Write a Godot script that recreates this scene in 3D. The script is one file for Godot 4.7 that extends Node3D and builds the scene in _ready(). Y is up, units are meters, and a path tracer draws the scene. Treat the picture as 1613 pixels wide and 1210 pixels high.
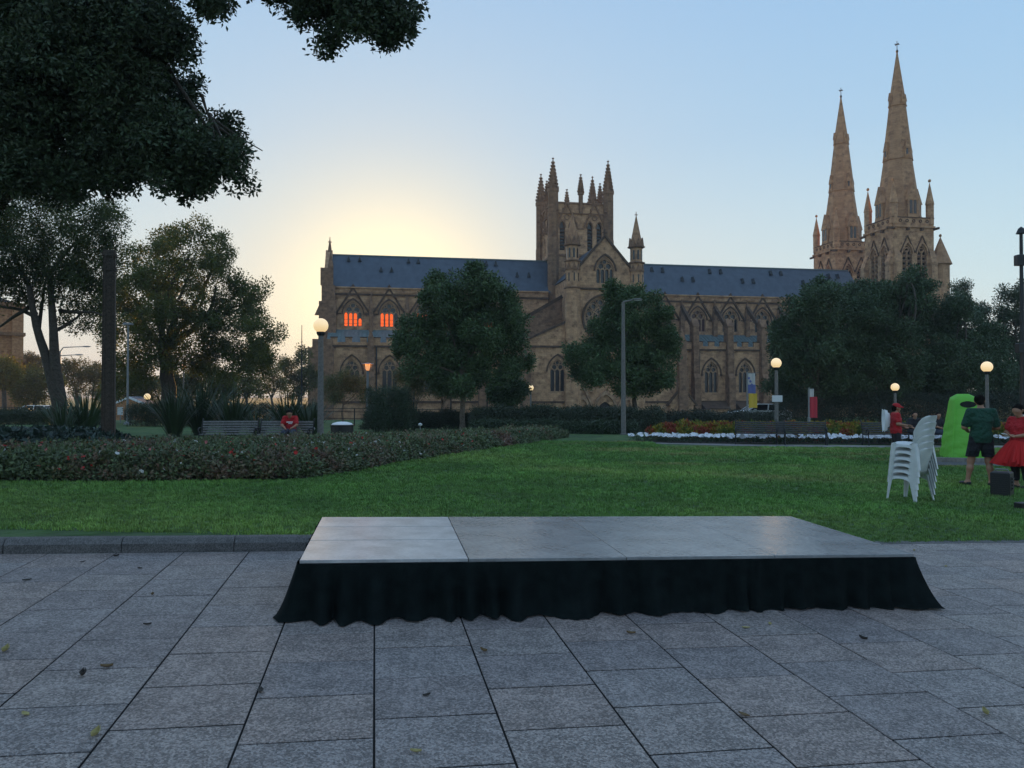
extends Node3D
# A park at dawn: a low stage on granite paving, a lawn with beds and trees, a sandstone cathedral against the sun.

const F := 1212.0            # focal length of the lens in pixels of the 1613 x 1210 photograph
const EYE := 1.55
const SLOPE := -0.024        # the park falls gently to the right
const TURN := 10.1           # degrees the paving is turned from the camera axis
const EDGE := 7.70           # where the paving ends, along the paving axis
var pitch := atan(18.0 / 1212.0)
var rng := RandomNumberGenerator.new()
var noise := FastNoiseLite.new()
var M := {}
var names := {}
var lamp_mat: StandardMaterial3D

# ---------------------------------------------------------------- mesh builder
class MB:
	var v := PackedVector3Array()
	var n := PackedVector3Array()
	var c := PackedColorArray()
	var col := Color.WHITE
	var xf := Transform3D()
	func tri(a: Vector3, b: Vector3, d: Vector3) -> void:
		a = xf * a
		b = xf * b
		d = xf * d
		var q := (d - a).cross(b - a)
		if q.length_squared() < 1e-16:
			return
		q = q.normalized()
		v.append(a)
		v.append(b)
		v.append(d)
		for i in 3:
			n.append(q)
			c.append(col)
	func quad(a: Vector3, b: Vector3, d: Vector3, e: Vector3) -> void:
		tri(a, b, d)
		tri(a, d, e)
	func trin(a: Vector3, b: Vector3, d: Vector3, na: Vector3, nb: Vector3, nd: Vector3) -> void:
		var q := (d - a).cross(b - a)
		if q.dot(na + nb + nd) < 0.0:
			var t := b
			b = d
			d = t
			t = nb
			nb = nd
			nd = t
		v.append(xf * a)
		v.append(xf * b)
		v.append(xf * d)
		n.append(xf.basis * na)
		n.append(xf.basis * nb)
		n.append(xf.basis * nd)
		for i in 3:
			c.append(col)
	func quadn(p: Array, m: Array) -> void:
		trin(p[0], p[1], p[2], m[0], m[1], m[2])
		trin(p[0], p[2], p[3], m[0], m[2], m[3])
	func hexa(p: Array) -> void:   # eight corners: bottom 0-3, top 4-7
		quad(p[0], p[1], p[2], p[3])
		quad(p[7], p[6], p[5], p[4])
		for i in 4:
			var j := (i + 1) % 4
			quad(p[i], p[i + 4], p[j + 4], p[j])
	func box(ctr: Vector3, size: Vector3, b := Basis()) -> void:
		var h := size * 0.5
		var p := []
		for y in [-1.0, 1.0]:
			for s in [[-1.0, -1.0], [1.0, -1.0], [1.0, 1.0], [-1.0, 1.0]]:
				p.append(ctr + b * Vector3(s[0] * h.x, y * h.y, s[1] * h.z))
		hexa(p)
	func span(lo: Vector3, hi: Vector3) -> void:
		box((lo + hi) * 0.5, hi - lo)
	func taper(lo: Vector3, s0: Vector2, hi: Vector3, s1: Vector2) -> void:   # a bar from lo to hi with two end sections
		var p := []
		for e in [[lo, s0], [hi, s1]]:
			for s in [[-0.5, -0.5], [0.5, -0.5], [0.5, 0.5], [-0.5, 0.5]]:
				p.append(e[0] + Vector3(s[0] * e[1].x, 0, s[1] * e[1].y))
		hexa(p)
	func bar(a: Vector3, b: Vector3, w: float, h: float, up := Vector3.UP) -> void:
		var d := (b - a).normalized()
		var s := d.cross(up).normalized()
		if s.length() < 0.5:
			s = Vector3.RIGHT
		var u := s.cross(d)
		box((a + b) * 0.5, Vector3(w, h, (b - a).length()), Basis(s, u, -d))
	func chamfer(ctr: Vector3, size: Vector3, ch: float) -> void:   # a slab with chamfered top edge
		var h := size * 0.5
		var rows := []
		for r in [[-h.y, 0.0], [h.y - ch, 0.0], [h.y, ch]]:
			var row := []
			for s in [[-1.0, -1.0], [1.0, -1.0], [1.0, 1.0], [-1.0, 1.0]]:
				row.append(ctr + Vector3(s[0] * (h.x - r[1]), r[0], s[1] * (h.z - r[1])))
			rows.append(row)
		for k in 2:
			for i in 4:
				var j := (i + 1) % 4
				quad(rows[k][i], rows[k + 1][i], rows[k + 1][j], rows[k][j])
		quad(rows[2][3], rows[2][2], rows[2][1], rows[2][0])
	func poly(p: PackedVector2Array, z: float) -> void:
		var t := Geometry2D.triangulate_polygon(p)
		for i in range(0, t.size(), 3):
			tri(Vector3(p[t[i]].x, p[t[i]].y, z), Vector3(p[t[i + 1]].x, p[t[i + 1]].y, z), Vector3(p[t[i + 2]].x, p[t[i + 2]].y, z))
	func prism(p: PackedVector2Array, z0: float, z1: float) -> void:
		poly(p, z0)
		poly(p, z1)
		for i in p.size():
			var a := p[i]
			var b := p[(i + 1) % p.size()]
			quad(Vector3(a.x, a.y, z0), Vector3(a.x, a.y, z1), Vector3(b.x, b.y, z1), Vector3(b.x, b.y, z0))
	func lathe(at: Vector3, prof: Array, seg: int, smooth := true, turn := 0.0) -> void:   # prof of [radius, y]
		for k in prof.size() - 1:
			var r0: float = prof[k][0]
			var y0: float = prof[k][1]
			var r1: float = prof[k + 1][0]
			var y1: float = prof[k + 1][1]
			var sl := Vector2(y1 - y0, r0 - r1).normalized()
			for i in seg:
				var a := turn + TAU * i / seg
				var b := turn + TAU * (i + 1) / seg
				var da := Vector3(cos(a), 0, sin(a))
				var db := Vector3(cos(b), 0, sin(b))
				var p := [at + da * r0 + Vector3.UP * y0, at + da * r1 + Vector3.UP * y1, at + db * r1 + Vector3.UP * y1, at + db * r0 + Vector3.UP * y0]
				if smooth:
					var na := (da * sl.x + Vector3.UP * sl.y).normalized()
					var nb := (db * sl.x + Vector3.UP * sl.y).normalized()
					quadn(p, [na, na, nb, nb])
				else:
					quad(p[0], p[1], p[2], p[3])
	func ball(at: Vector3, r: Vector3, seg := 16, rings := 10) -> void:
		for k in rings:
			var t0 := PI * k / rings
			var t1 := PI * (k + 1) / rings
			for i in seg:
				var a := TAU * i / seg
				var b := TAU * (i + 1) / seg
				var q := []
				var m := []
				for e in [[t0, a], [t1, a], [t1, b], [t0, b]]:
					var d := Vector3(sin(e[0]) * cos(e[1]), cos(e[0]), sin(e[0]) * sin(e[1]))
					q.append(at + d * r)
					m.append((d / r).normalized())
				quadn(q, m)
	func tube(pts: Array, rad: Array, seg := 8) -> void:
		var ref := Vector3.RIGHT
		var rings := []
		for i in pts.size():
			var d: Vector3 = (pts[min(i + 1, pts.size() - 1)] - pts[max(i - 1, 0)]).normalized()
			var s := (ref - d * ref.dot(d))
			if s.length() < 0.05:
				s = Vector3.BACK - d * d.z
			s = s.normalized()
			ref = s
			var u := d.cross(s)
			var ring := []
			for k in seg:
				var a := TAU * k / seg
				var o := s * cos(a) + u * sin(a)
				ring.append([pts[i] + o * rad[i], o])
			rings.append(ring)
		for i in pts.size() - 1:
			for k in seg:
				var j := (k + 1) % seg
				var a = rings[i][k]
				var b = rings[i + 1][k]
				var d2 = rings[i + 1][j]
				var e = rings[i][j]
				quadn([a[0], b[0], d2[0], e[0]], [a[1], b[1], d2[1], e[1]])
		for e in [0, pts.size() - 1]:
			for k in range(1, seg - 1):
				tri(rings[e][0][0], rings[e][k][0], rings[e][k + 1][0])
	func mesh() -> ArrayMesh:
		var a := []
		a.resize(Mesh.ARRAY_MAX)
		a[Mesh.ARRAY_VERTEX] = v
		a[Mesh.ARRAY_NORMAL] = n
		a[Mesh.ARRAY_COLOR] = c
		var m := ArrayMesh.new()
		m.add_surface_from_arrays(Mesh.PRIMITIVE_TRIANGLES, a)
		return m

# ---------------------------------------------------------------- scene helpers
func numbered(called: String) -> String:
	var k: int = names.get(called, 0)
	names[called] = k + 1
	return called if k == 0 else "%s_%03d" % [called, k]

func tag(o: Node, label: String, category := "", group := "", kind := "") -> Node:
	if label != "":
		o.set_meta("label", label)
	if category != "":
		o.set_meta("category", category)
	if group != "":
		o.set_meta("group", group)
	if kind != "":
		o.set_meta("kind", kind)
	return o

func thing(called: String, label: String, category: String, where := Vector3.ZERO, yaw := 0.0, group := "") -> Node3D:
	var o := Node3D.new()
	o.name = numbered(called)
	add_child(o)
	o.position = where
	o.rotation_degrees.y = yaw
	tag(o, label, category, group)
	return o

func part(called: String, mb, mat: Material, parent: Node) -> MeshInstance3D:
	var o := MeshInstance3D.new()
	o.name = numbered(called) if parent == self else called
	o.mesh = mb.mesh() if mb is MB else mb
	o.material_override = mat
	parent.add_child(o, true)
	if called in ["moulding", "glazing_bar", "string_course"]:
		o.set_meta("kind", "stuff")
	return o

func setting(called: String, mb: MB, mat: Material) -> MeshInstance3D:
	var o := part(called, mb, mat, self)
	o.set_meta("kind", "structure")
	return o

func copy_of(o: Node3D, label: String, where: Vector3, yaw: float) -> Node3D:
	var r: Node3D = o.duplicate()
	var kind_name := String(o.name)
	if kind_name.length() > 4 and kind_name.right(3).is_valid_int():
		kind_name = kind_name.left(-4)
	r.name = numbered(kind_name)
	add_child(r)
	r.position = where
	r.rotation_degrees.y = yaw
	if label != "":
		r.set_meta("label", label)
	return r

func at(px: float, py: float, d: float) -> Vector3:
	var x := (px - 806.5) / F
	var y := -(py - 605.0) / F
	var r := Vector3(x, y * cos(pitch) + sin(pitch), -(cos(pitch) - y * sin(pitch)))
	return Vector3(0, EYE, 0) + r * (d / -r.z)

func paved(x: float, z: float) -> Vector2:   # world to paving axes: across, away
	var a := deg_to_rad(TURN)
	return Vector2(x * cos(a) - z * sin(a), -x * sin(a) - z * cos(a))

func unpaved(p: Vector2) -> Vector2:         # paving axes to world x, z
	var a := deg_to_rad(TURN)
	return Vector2(p.x * cos(a) - p.y * sin(a), -(p.x * sin(a) + p.y * cos(a)))

func gy(x: float, z: float) -> float:
	var d := -z
	var y := SLOPE * 24.0 * tanh(x / 24.0)
	var p := paved(x, z)
	var raise := 0.115 * (1.0 - smoothstep(0.2, 3.4, p.x)) * (1.0 - smoothstep(8.0, 13.0, p.y))
	y = y * (1.0 - 0.75 * smoothstep(12.0, 26.0, d)) - 0.30 * smoothstep(10.0, 32.0, d)
	y += raise + 0.012 * noise.get_noise_2d(x * 14.0, z * 14.0) * smoothstep(8.2, 11.0, p.y)
	return lerpf(y, -2.5, smoothstep(45.0, 125.0, d))

func on(px: float, d: float) -> Vector3:
	var x := (px - 806.5) / F * d
	return Vector3(x, gy(x, -d), -d)

# ---------------------------------------------------------------- materials
func std(c: Color, rough := 0.8, metal := 0.0) -> StandardMaterial3D:   # c is a linear base colour
	var m := StandardMaterial3D.new()
	m.albedo_color = c.linear_to_srgb()
	m.roughness = rough
	m.metallic = metal
	return m

func noise_image(size: int, freq: float, seed_: int, oct := 4, kind := FastNoiseLite.TYPE_SIMPLEX_SMOOTH) -> Image:
	var f := FastNoiseLite.new()
	f.seed = seed_
	f.frequency = freq
	f.noise_type = kind
	f.fractal_octaves = oct
	if kind == FastNoiseLite.TYPE_CELLULAR:
		f.cellular_return_type = FastNoiseLite.RETURN_CELL_VALUE
	var im := f.get_seamless_image(size, size)
	im.convert(Image.FORMAT_L8)
	return im

func ramp_tex(layers: Array, stops: Array, size: int) -> ImageTexture:   # layers of [image, weight], stops of [t, linear Color]
	var im := Image.create(size, size, true, Image.FORMAT_RGB8)
	var g := Gradient.new()
	g.offsets = PackedFloat32Array()
	g.colors = PackedColorArray()
	for s in stops:
		g.add_point(s[0], s[1])
	var lut := PackedColorArray()
	for i in 256:
		lut.append(g.sample(i / 255.0).linear_to_srgb())
	var data := []
	for l in layers:
		data.append(l[0].get_data())
	var out := PackedByteArray()
	out.resize(size * size * 3)
	for i in size * size:
		var t := 0.0
		for k in layers.size():
			t += data[k][i] * layers[k][1]
		var q: Color = lut[clampi(int(t), 0, 255)]
		out[i * 3] = q.r8
		out[i * 3 + 1] = q.g8
		out[i * 3 + 2] = q.b8
	im = Image.create_from_data(size, size, false, Image.FORMAT_RGB8, out)
	im.generate_mipmaps()
	return ImageTexture.create_from_image(im)

func normal_tex(im: Image, strength: float) -> ImageTexture:
	var b: Image = im.duplicate()
	b.convert(Image.FORMAT_RGBA8)
	b.bump_map_to_normal_map(strength)
	b.generate_mipmaps()
	return ImageTexture.create_from_image(b)

func triplanar(m: StandardMaterial3D, metres: float, world := true) -> StandardMaterial3D:
	m.uv1_triplanar = true
	m.uv1_world_triplanar = world
	m.uv1_scale = Vector3.ONE / metres
	return m

func textured(t: Texture2D, metres: float, rough: float, tint := Color.WHITE, nrm: Texture2D = null, depth := 1.0, world := true) -> StandardMaterial3D:
	var m := std(tint, rough)
	m.albedo_texture = t
	if nrm:
		m.normal_enabled = true
		m.normal_texture = nrm
		m.normal_scale = depth
	return triplanar(m, metres, world)

func leaf_mat(translucent: Color, rough := 0.55) -> StandardMaterial3D:
	var m := StandardMaterial3D.new()
	m.vertex_color_use_as_albedo = true
	m.roughness = rough
	m.cull_mode = BaseMaterial3D.CULL_DISABLED
	m.backlight_enabled = true
	m.backlight = translucent.linear_to_srgb()
	return m

func build_materials() -> void:
	# flamed granite: pale and dark crystals of about a centimetre, with a fine relief
	var g1 := noise_image(1024, 0.10, 3, 1, FastNoiseLite.TYPE_CELLULAR)
	var g2 := noise_image(1024, 0.09, 5, 3)
	var g3 := noise_image(1024, 0.004, 8, 3)
	var gt := ramp_tex([[g1, 0.44], [g2, 0.38], [g3, 0.18]], [[0.28, Color(.125, .124, .126)], [0.42, Color(.20, .20, .202)], [0.56, Color(.29, .289, .29)], [0.74, Color(.44, .436, .433)]], 1024)
	var gn := normal_tex(noise_image(1024, 0.085, 11, 3), 14.0)
	M.granite = []
	for t in [Color(1, 1, 1), Color(.86, .86, .89), Color(1.02, .97, .95), Color(.93, .95, .98)]:
		M.granite.append(textured(gt, 1.15, 0.5, t * Color(1.22, 1.02, .95), gn, 1.0))
	M.kerb = textured(gt, 0.9, 0.7, Color(.46, .43, .42), gn, 0.8)
	M.joint = std(Color(.022, .021, .021), 1.0)
	M.joint.metallic_specular = 0.1
	# earth and turf under the blades
	var t1 := noise_image(512, 0.02, 21, 5)
	var t2 := noise_image(512, 0.006, 22, 3)
	var turf := ramp_tex([[t1, 0.5], [t2, 0.5]], [[0.2, Color(.030, .06, .016)], [0.5, Color(.05, .11, .025)], [0.72, Color(.085, .13, .036)], [0.9, Color(.11, .10, .05)]], 512)
	M.turf = textured(turf, 7.0, 0.95, Color.WHITE, normal_tex(t1, 6.0), 1.0)
	M.soil = textured(ramp_tex([[t1, 0.7], [t2, 0.3]], [[0.2, Color(.018, .013, .01)], [0.8, Color(.06, .042, .03)]], 512), 1.5, 0.95)
	M.asphalt = textured(ramp_tex([[t1, 0.6], [t2, 0.4]], [[0.2, Color(.04, .04, .043)], [0.8, Color(.085, .082, .085)]], 512), 1.2, 0.8)
	M.path = textured(ramp_tex([[t1, 0.6], [t2, 0.4]], [[0.2, Color(.13, .12, .115)], [0.8, Color(.25, .23, .215)]], 512), 1.6, 0.85)
	# coursed sandstone: rows of blocks in slightly different tones
	var bs := 512
	var rows := 24
	var blk := Image.create(bs, bs, false, Image.FORMAT_L8)
	rng.seed = 77
	for r in rows:
		var y0 := int(r * bs / float(rows))
		var y1 := int((r + 1) * bs / float(rows))
		var x := 0
		while x < bs:
			var w := rng.randi_range(24, 58)
			blk.fill_rect(Rect2i(x, y0, w, y1 - y0), Color.from_hsv(0, 0, rng.randf_range(0.25, 0.8)))
			blk.fill_rect(Rect2i(x, y0, 1, y1 - y0), Color(.12, .12, .12))
			x += w
		blk.fill_rect(Rect2i(0, y0, bs, 1), Color(.1, .1, .1))
	var s1 := noise_image(512, 0.012, 31, 5)
	var s2 := noise_image(512, 0.05, 32, 3)
	var st := ramp_tex([[blk, 0.38], [s1, 0.42], [s2, 0.2]], [[0.2, Color(.13, .070, .041)], [0.42, Color(.36, .196, .105)], [0.6, Color(.49, .278, .150)], [0.82, Color(.61, .375, .21)]], 512)
	M.stone = textured(st, 9.0, 0.9, Color.WHITE, null, 1.0, false)
	M.spire_stone = textured(st, 9.0, 0.9, Color(.88, .85, .83), null, 1.0, false)
	M.pinnacle = textured(st, 9.0, 0.9, Color(.50, .49, .50), null, 1.0, false)  # stone darkened so the crossing pinnacles carry a painted backlit shade
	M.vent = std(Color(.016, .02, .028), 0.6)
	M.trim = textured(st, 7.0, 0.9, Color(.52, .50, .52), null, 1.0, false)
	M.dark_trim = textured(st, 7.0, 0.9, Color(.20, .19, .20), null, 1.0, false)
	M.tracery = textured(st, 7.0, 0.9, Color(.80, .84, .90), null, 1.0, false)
	var sl := ramp_tex([[s1, 0.6], [blk, 0.4]], [[0.2, Color(.030, .042, .066)], [0.8, Color(.062, .082, .118)]], 512)
	M.slate = textured(sl, 9.0, 0.55, Color.WHITE, null, 1.0, false)
	M.lead = textured(ramp_tex([[s1, 0.7], [s2, 0.3]], [[0.2, Color(.075, .11, .12)], [0.8, Color(.17, .22, .22)]], 512), 4.0, 0.6, Color.WHITE, null, 1.0, false)
	M.glass = std(Color(.012, .013, .018), 0.15)
	M.window_red = std(Color(.06, .012, .014), 0.2)
	M.painted_glow = std(Color(.2, .03, .004), 0.3)  # emission painted in for low sun shining through the nave
	M.painted_glow.emission_enabled = true
	M.painted_glow.emission = Color(1.0, .115, .004).linear_to_srgb()
	M.painted_glow.emission_energy_multiplier = 0.8
	M.oak = std(Color(.028, .018, .012), 0.7)
	M.iron = std(Color(.014, .015, .017), 0.5, 0.2)
	M.steel = std(Color(.20, .21, .22), 0.5, 0.2)
	M.post = textured(ramp_tex([[s1, 0.6], [s2, 0.4]], [[0.2, Color(.10, .095, .09)], [0.8, Color(.2, .19, .18)]], 512), 0.8, 0.75)
	M.globe = std(Color(.8, .7, .5), 0.4)
	M.globe.emission_enabled = true
	M.globe.emission = Color(1.0, .68, .32).linear_to_srgb()
	M.globe.emission_energy_multiplier = 0.52
	M.globe_orange = M.globe.duplicate()
	M.globe_orange.emission = Color(1.0, .36, .10).linear_to_srgb()
	# bark and timber
	var bt := ramp_tex([[noise_image(512, 0.03, 41, 5), 0.6], [s1, 0.4]], [[0.2, Color(.035, .027, .02)], [0.8, Color(.13, .105, .085)]], 512)
	M.bark = textured(bt, 1.2, 0.9, Color(.8, .8, .8), normal_tex(noise_image(512, 0.04, 42, 4), 10.0), 1.0)
	M.pale_bark = textured(bt, 1.2, 0.85, Color(1.9, 1.85, 1.75), normal_tex(noise_image(512, 0.04, 42, 4), 10.0), 1.0)
	M.timber = textured(bt, 0.7, 0.85, Color(.78, .73, .69), normal_tex(noise_image(512, 0.04, 43, 4), 8.0), 1.0)
	# stage
	var d1 := noise_image(512, 0.008, 51, 5)
	var d2 := noise_image(512, 0.06, 52, 3)
	var deck := ramp_tex([[d1, 0.65], [d2, 0.35]], [[0.2, Color(.15, .152, .158)], [0.5, Color(.21, .213, .22)], [0.8, Color(.27, .27, .275)]], 512)
	M.deck = textured(deck, 1.6, 0.24, Color.WHITE, normal_tex(d2, 1.2), 0.5)
	M.deck_pale_glow = textured(deck, 1.3, 0.30, Color(1.95, 1.86, 1.82), normal_tex(d2, 1.2), 0.5)  # paler boards; the tint also paints in the reflected sun glow
	M.deck.metallic_specular = 0.8
	M.deck_pale_glow.metallic_specular = 0.8
	M.skirt = textured(ramp_tex([[d1, 0.6], [d2, 0.4]], [[0.2, Color(.0025, .004, .0045)], [0.85, Color(.009, .0145, .0145)]], 512), 0.5, 0.85)
	M.skirt.metallic_specular = 0.2
	M.skirt.cull_mode = BaseMaterial3D.CULL_DISABLED
	M.edge_trim = std(Color(.03, .03, .032), 0.4, 0.3)
	# furniture, people
	M.plastic = textured(ramp_tex([[d1, 0.7], [d2, 0.3]], [[0.2, Color(.52, .54, .54)], [0.8, Color(.66, .67, .67)]], 512), 0.8, 0.42)
	M.slat_grey = textured(bt, 0.6, 0.5, Color(1.7, 2.1, 2.6))  # light blue in the tint stands in for sky reflected on the slats
	M.slat_dark = textured(bt, 0.6, 0.5, Color(.42, .46, .6))
	M.tent = std(Color(.20, .58, .07), 0.55)
	M.tent.backlight_enabled = true
	M.tent.backlight = Color(.25, .6, .05).linear_to_srgb()
	M.tent_dark = std(Color(.006, .008, .006), 0.9)
	M.skin = std(Color(.34, .17, .105), 0.55)
	M.skin.subsurf_scatter_enabled = true
	M.skin.subsurf_scatter_strength = 0.15
	M.hair = std(Color(.009, .007, .006), 0.85)
	M.hair.metallic_specular = 0.15
	M.shirt_green = std(Color(.010, .055, .035), 0.9)
	M.shorts = std(Color(.008, .009, .014), 0.9)
	M.shoe = std(Color(.01, .01, .01), 0.6)
	M.red = std(Color(.42, .012, .018), 0.85)
	M.tulle = std(Color(.62, .02, .02), 0.85)
	M.tulle.cull_mode = BaseMaterial3D.CULL_DISABLED
	M.tulle.backlight_enabled = true
	M.tulle.backlight = Color(.3, .01, .01).linear_to_srgb()
	var wr := normal_tex(noise_image(512, 0.012, 61, 4), 26.0)
	for k in ["shirt_green", "shorts", "red", "tent"]:
		M[k].normal_enabled = true
		M[k].normal_texture = wr
		M[k].normal_scale = 1.0 if k != "tent" else .3
		triplanar(M[k], .9 if k != "tent" else 1.6, false)
	M.white = std(Color(.75, .76, .78), 0.7)
	M.jeans = std(Color(.05, .06, .09), 0.9)
	M.dark_cloth = std(Color(.014, .013, .018), 0.9)
	M.black = std(Color(.011, .011, .012), 0.45)
	M.grille = std(Color(.03, .03, .032), 0.6, 0.4)
	M.sign = std(Color(.62, .64, .66), 0.5)
	M.banner_yellow = std(Color(.60, .42, .05), 0.8)
	M.banner_blue = std(Color(.12, .15, .36), 0.8)
	M.banner_red = std(Color(.42, .03, .05), 0.8)
	M.banner_white = std(Color(.5, .5, .5), 0.8)
	M.car_paint = std(Color(.62, .64, .66), 0.25)
	M.car_paint.clearcoat_enabled = true
	M.car_paint.clearcoat = 0.8
	M.tyre = std(Color(.012, .012, .012), 0.9)
	M.brick = textured(st, 2.6, 0.9, Color(.85, .74, .66))
	M.dry_leaf = std(Color(.16, .10, .045), 0.8)
	M.dark_leaf = std(Color(.035, .027, .022), 0.8)
	M.pale_leaf = std(Color(.36, .30, .12), 0.8)
	# foliage: the colour comes from the leaves themselves, one tone per leaf clump
	M.leaf = leaf_mat(Color(.045, .085, .012))
	M.leaf_gold = leaf_mat(Color(1.0, .86, .2))
	M.leaf_sun = leaf_mat(Color(.8, .76, .16))
	M.grass = leaf_mat(Color(.03, .07, .01), 0.7)
	M.petal = leaf_mat(Color(.05, .03, .03), 0.8)
	lamp_mat = M.globe

# ---------------------------------------------------------------- sky
func sky_colour(dir: Vector3, sun: Vector3) -> Color:
	var e := rad_to_deg(asin(clampf(dir.y, -1, 1)))
	var stops := [[0.0, Vector3(.47, .57, .57)], [7.0, Vector3(.385, .555, .62)], [18.0, Vector3(.265, .43, .59)], [30.0, Vector3(.205, .365, .57)], [90.0, Vector3(.24, .355, .50)]]
	var b := Vector3.ZERO
	var ee := maxf(e, 0.0)
	for i in stops.size() - 1:
		if ee >= stops[i][0]:
			var t: float = clampf((ee - stops[i][0]) / (stops[i + 1][0] - stops[i][0]), 0, 1)
			b = stops[i][1].lerp(stops[i + 1][1], t)
	var a := rad_to_deg(acos(clampf(dir.dot(sun), -1, 1)))
	var az := rad_to_deg(acos(clampf(Vector2(dir.x, dir.z).normalized().dot(Vector2(sun.x, sun.z).normalized()), -1, 1)))
	var warm := exp(-pow(ee / 10.0, 1.4)) * exp(-pow(az / 36.0, 2.0))
	b = b.lerp(Vector3(.84, .68, .44), clampf(0.9 * warm, 0, 1))
	b = b.lerp(Vector3(.48, .515, .54), 0.5 * exp(-pow(a / 24.0, 2.0)))
	b = b.lerp(Vector3(.92, .71, .40), 0.97 * exp(-pow(a / 8.6, 1.7)))
	b += Vector3(.40, .34, .17) * exp(-pow(a / 6.0, 2.0)) + Vector3(5.0, 3.4, 1.5) * exp(-pow(a / 2.0, 2.0))
	if e < 0.0:
		b = b.lerp(Vector3(.12, .12, .12), clampf(-e / 6.0, 0, 1))
	return Color(b.x, b.y, b.z)

func build_sky(sun: Vector3) -> Sky:
	var w := 1024
	var h := 512
	var im := Image.create(w, h, false, Image.FORMAT_RGBF)
	for y in h:
		var lat := PI * (0.5 - (y + 0.5) / h)
		for x in w:
			var lon := TAU * ((x + 0.5) / w)
			# a panorama's first column looks along -z
			var dir := Vector3(sin(lon) * cos(lat), sin(lat), -cos(lon) * cos(lat))
			im.set_pixel(x, y, sky_colour(dir, sun))
	var pm := PanoramaSkyMaterial.new()
	pm.panorama = ImageTexture.create_from_image(im)
	var s := Sky.new()
	s.sky_material = pm
	return s

# ---------------------------------------------------------------- start
func _ready() -> void:
	rng.seed = 20240
	noise.seed = 9
	noise.frequency = 0.02
	var cam := Camera3D.new()
	cam.fov = 2.0 * rad_to_deg(atan(605.0 / F))
	cam.position = Vector3(0, EYE, 0)
	cam.rotation.x = pitch
	cam.near = 0.05
	cam.far = 3000.0
	add_child(cam)
	cam.current = true
	var sun_dir := Vector3((612.0 - 806.5) / F, (623.0 - 503.0) / F, -1.0).normalized()
	var env := Environment.new()
	env.background_mode = Environment.BG_SKY
	env.sky = build_sky(sun_dir)
	env.tonemap_mode = Environment.TONE_MAPPER_LINEAR
	env.tonemap_exposure = 1.48
	env.fog_enabled = true
	env.fog_density = 0.0004
	env.fog_light_color = Color(.86, .86, .88)
	env.sdfgi_enabled = true
	env.ssao_enabled = true
	env.ssil_enabled = true
	var we := WorldEnvironment.new()
	we.environment = env
	add_child(we)
	var sun := DirectionalLight3D.new()
	sun.light_energy = 1.6
	sun.light_color = Color(1.0, .74, .42)
	sun.light_angular_distance = 0.5
	sun.shadow_enabled = true
	add_child(sun)
	sun.basis = Basis.looking_at(-sun_dir)
	build_materials()
	print("materials ", Time.get_ticks_msec())
	build_ground()
	build_paving()
	build_cathedral()
	print("cathedral ", Time.get_ticks_msec())
	build_stage()
	build_beds()
	build_trees()
	print("trees ", Time.get_ticks_msec())
	build_lamps()
	build_furniture()
	build_left_side()
	build_people()
	print("people ", Time.get_ticks_msec())
	build_grass()
	build_litter()
	print("done ", Time.get_ticks_msec())

# ---------------------------------------------------------------- ground and paving
func lines(spec: Array) -> PackedFloat32Array:   # spec of [from, to, step]
	var r := PackedFloat32Array()
	for s in spec:
		var q: float = s[0]
		while q < s[1] - 1e-4:
			r.append(q)
			q += s[2]
	r.append(spec[-1][1])
	return r

func build_ground() -> void:
	var xs := lines([[-900, -120, 130], [-120, -40, 10], [-40, 40, 1.0], [40, 140, 10], [140, 900, 126.6]])
	var ys := lines([[-120, 0, 30], [0, EDGE, 3.85], [EDGE + 0.1, EDGE + 0.14, 0.04], [EDGE + 0.16, 40, 0.8], [40, 140, 5], [140, 1400, 140]])
	var mb := MB.new()
	var grid := []
	for y in ys:
		var row := []
		for x in xs:
			var w := unpaved(Vector2(x, y))
			var h := gy(w.x, w.y) if y > EDGE + 0.12 else SLOPE * 24.0 * tanh(w.x / 24.0) - 0.055
			row.append(Vector3(w.x, h, w.y))
		grid.append(row)
	for j in ys.size() - 1:
		for i in xs.size() - 1:
			mb.quad(grid[j][i], grid[j + 1][i], grid[j + 1][i + 1], grid[j][i + 1])
	setting("ground", mb, M.turf)
	# a gravelled strip in front of the benches, a path at the right, a path by the ground cover
	strip("bench_path", [on(1020, 30.6), on(1160, 29.2), on(1300, 28.6), on(1420, 28.6), on(1620, 28.8), on(1800, 29.0)], 1.5, 0.012, M.path)
	strip("garden_path", [on(1448, 20.6), on(1530, 20.4), on(1640, 20.3), on(1900, 20.4)], 1.05, 0.012, M.asphalt)
	strip("bed_path", [on(-260, 19.0), on(0, 19.6), on(150, 20.2), on(210, 22.0), on(330, 27.0), on(480, 27.6), on(640, 31.5)], 1.1, 0.012, M.path)
	strip("road", [Vector3(-160, 0, -78), Vector3(-60, 0, -84), Vector3(0, 0, -92), Vector3(60, 0, -98), Vector3(140, 0, -112)], 11.0, 0.03, M.asphalt)
	# the light stone edging along the garden path
	var e := MB.new()
	var pts := [on(1446, 21.25), on(1530, 21.05), on(1640, 20.95), on(1900, 21.0)]
	for i in pts.size() - 1:
		e.bar(pts[i] + Vector3(0, .05, 0), pts[i + 1] + Vector3(0, .05, 0), 0.12, 0.14)
	tag(part("path_edging", e, M.path, self), "pale stone edging along the path behind the man in green", "edging")

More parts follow.
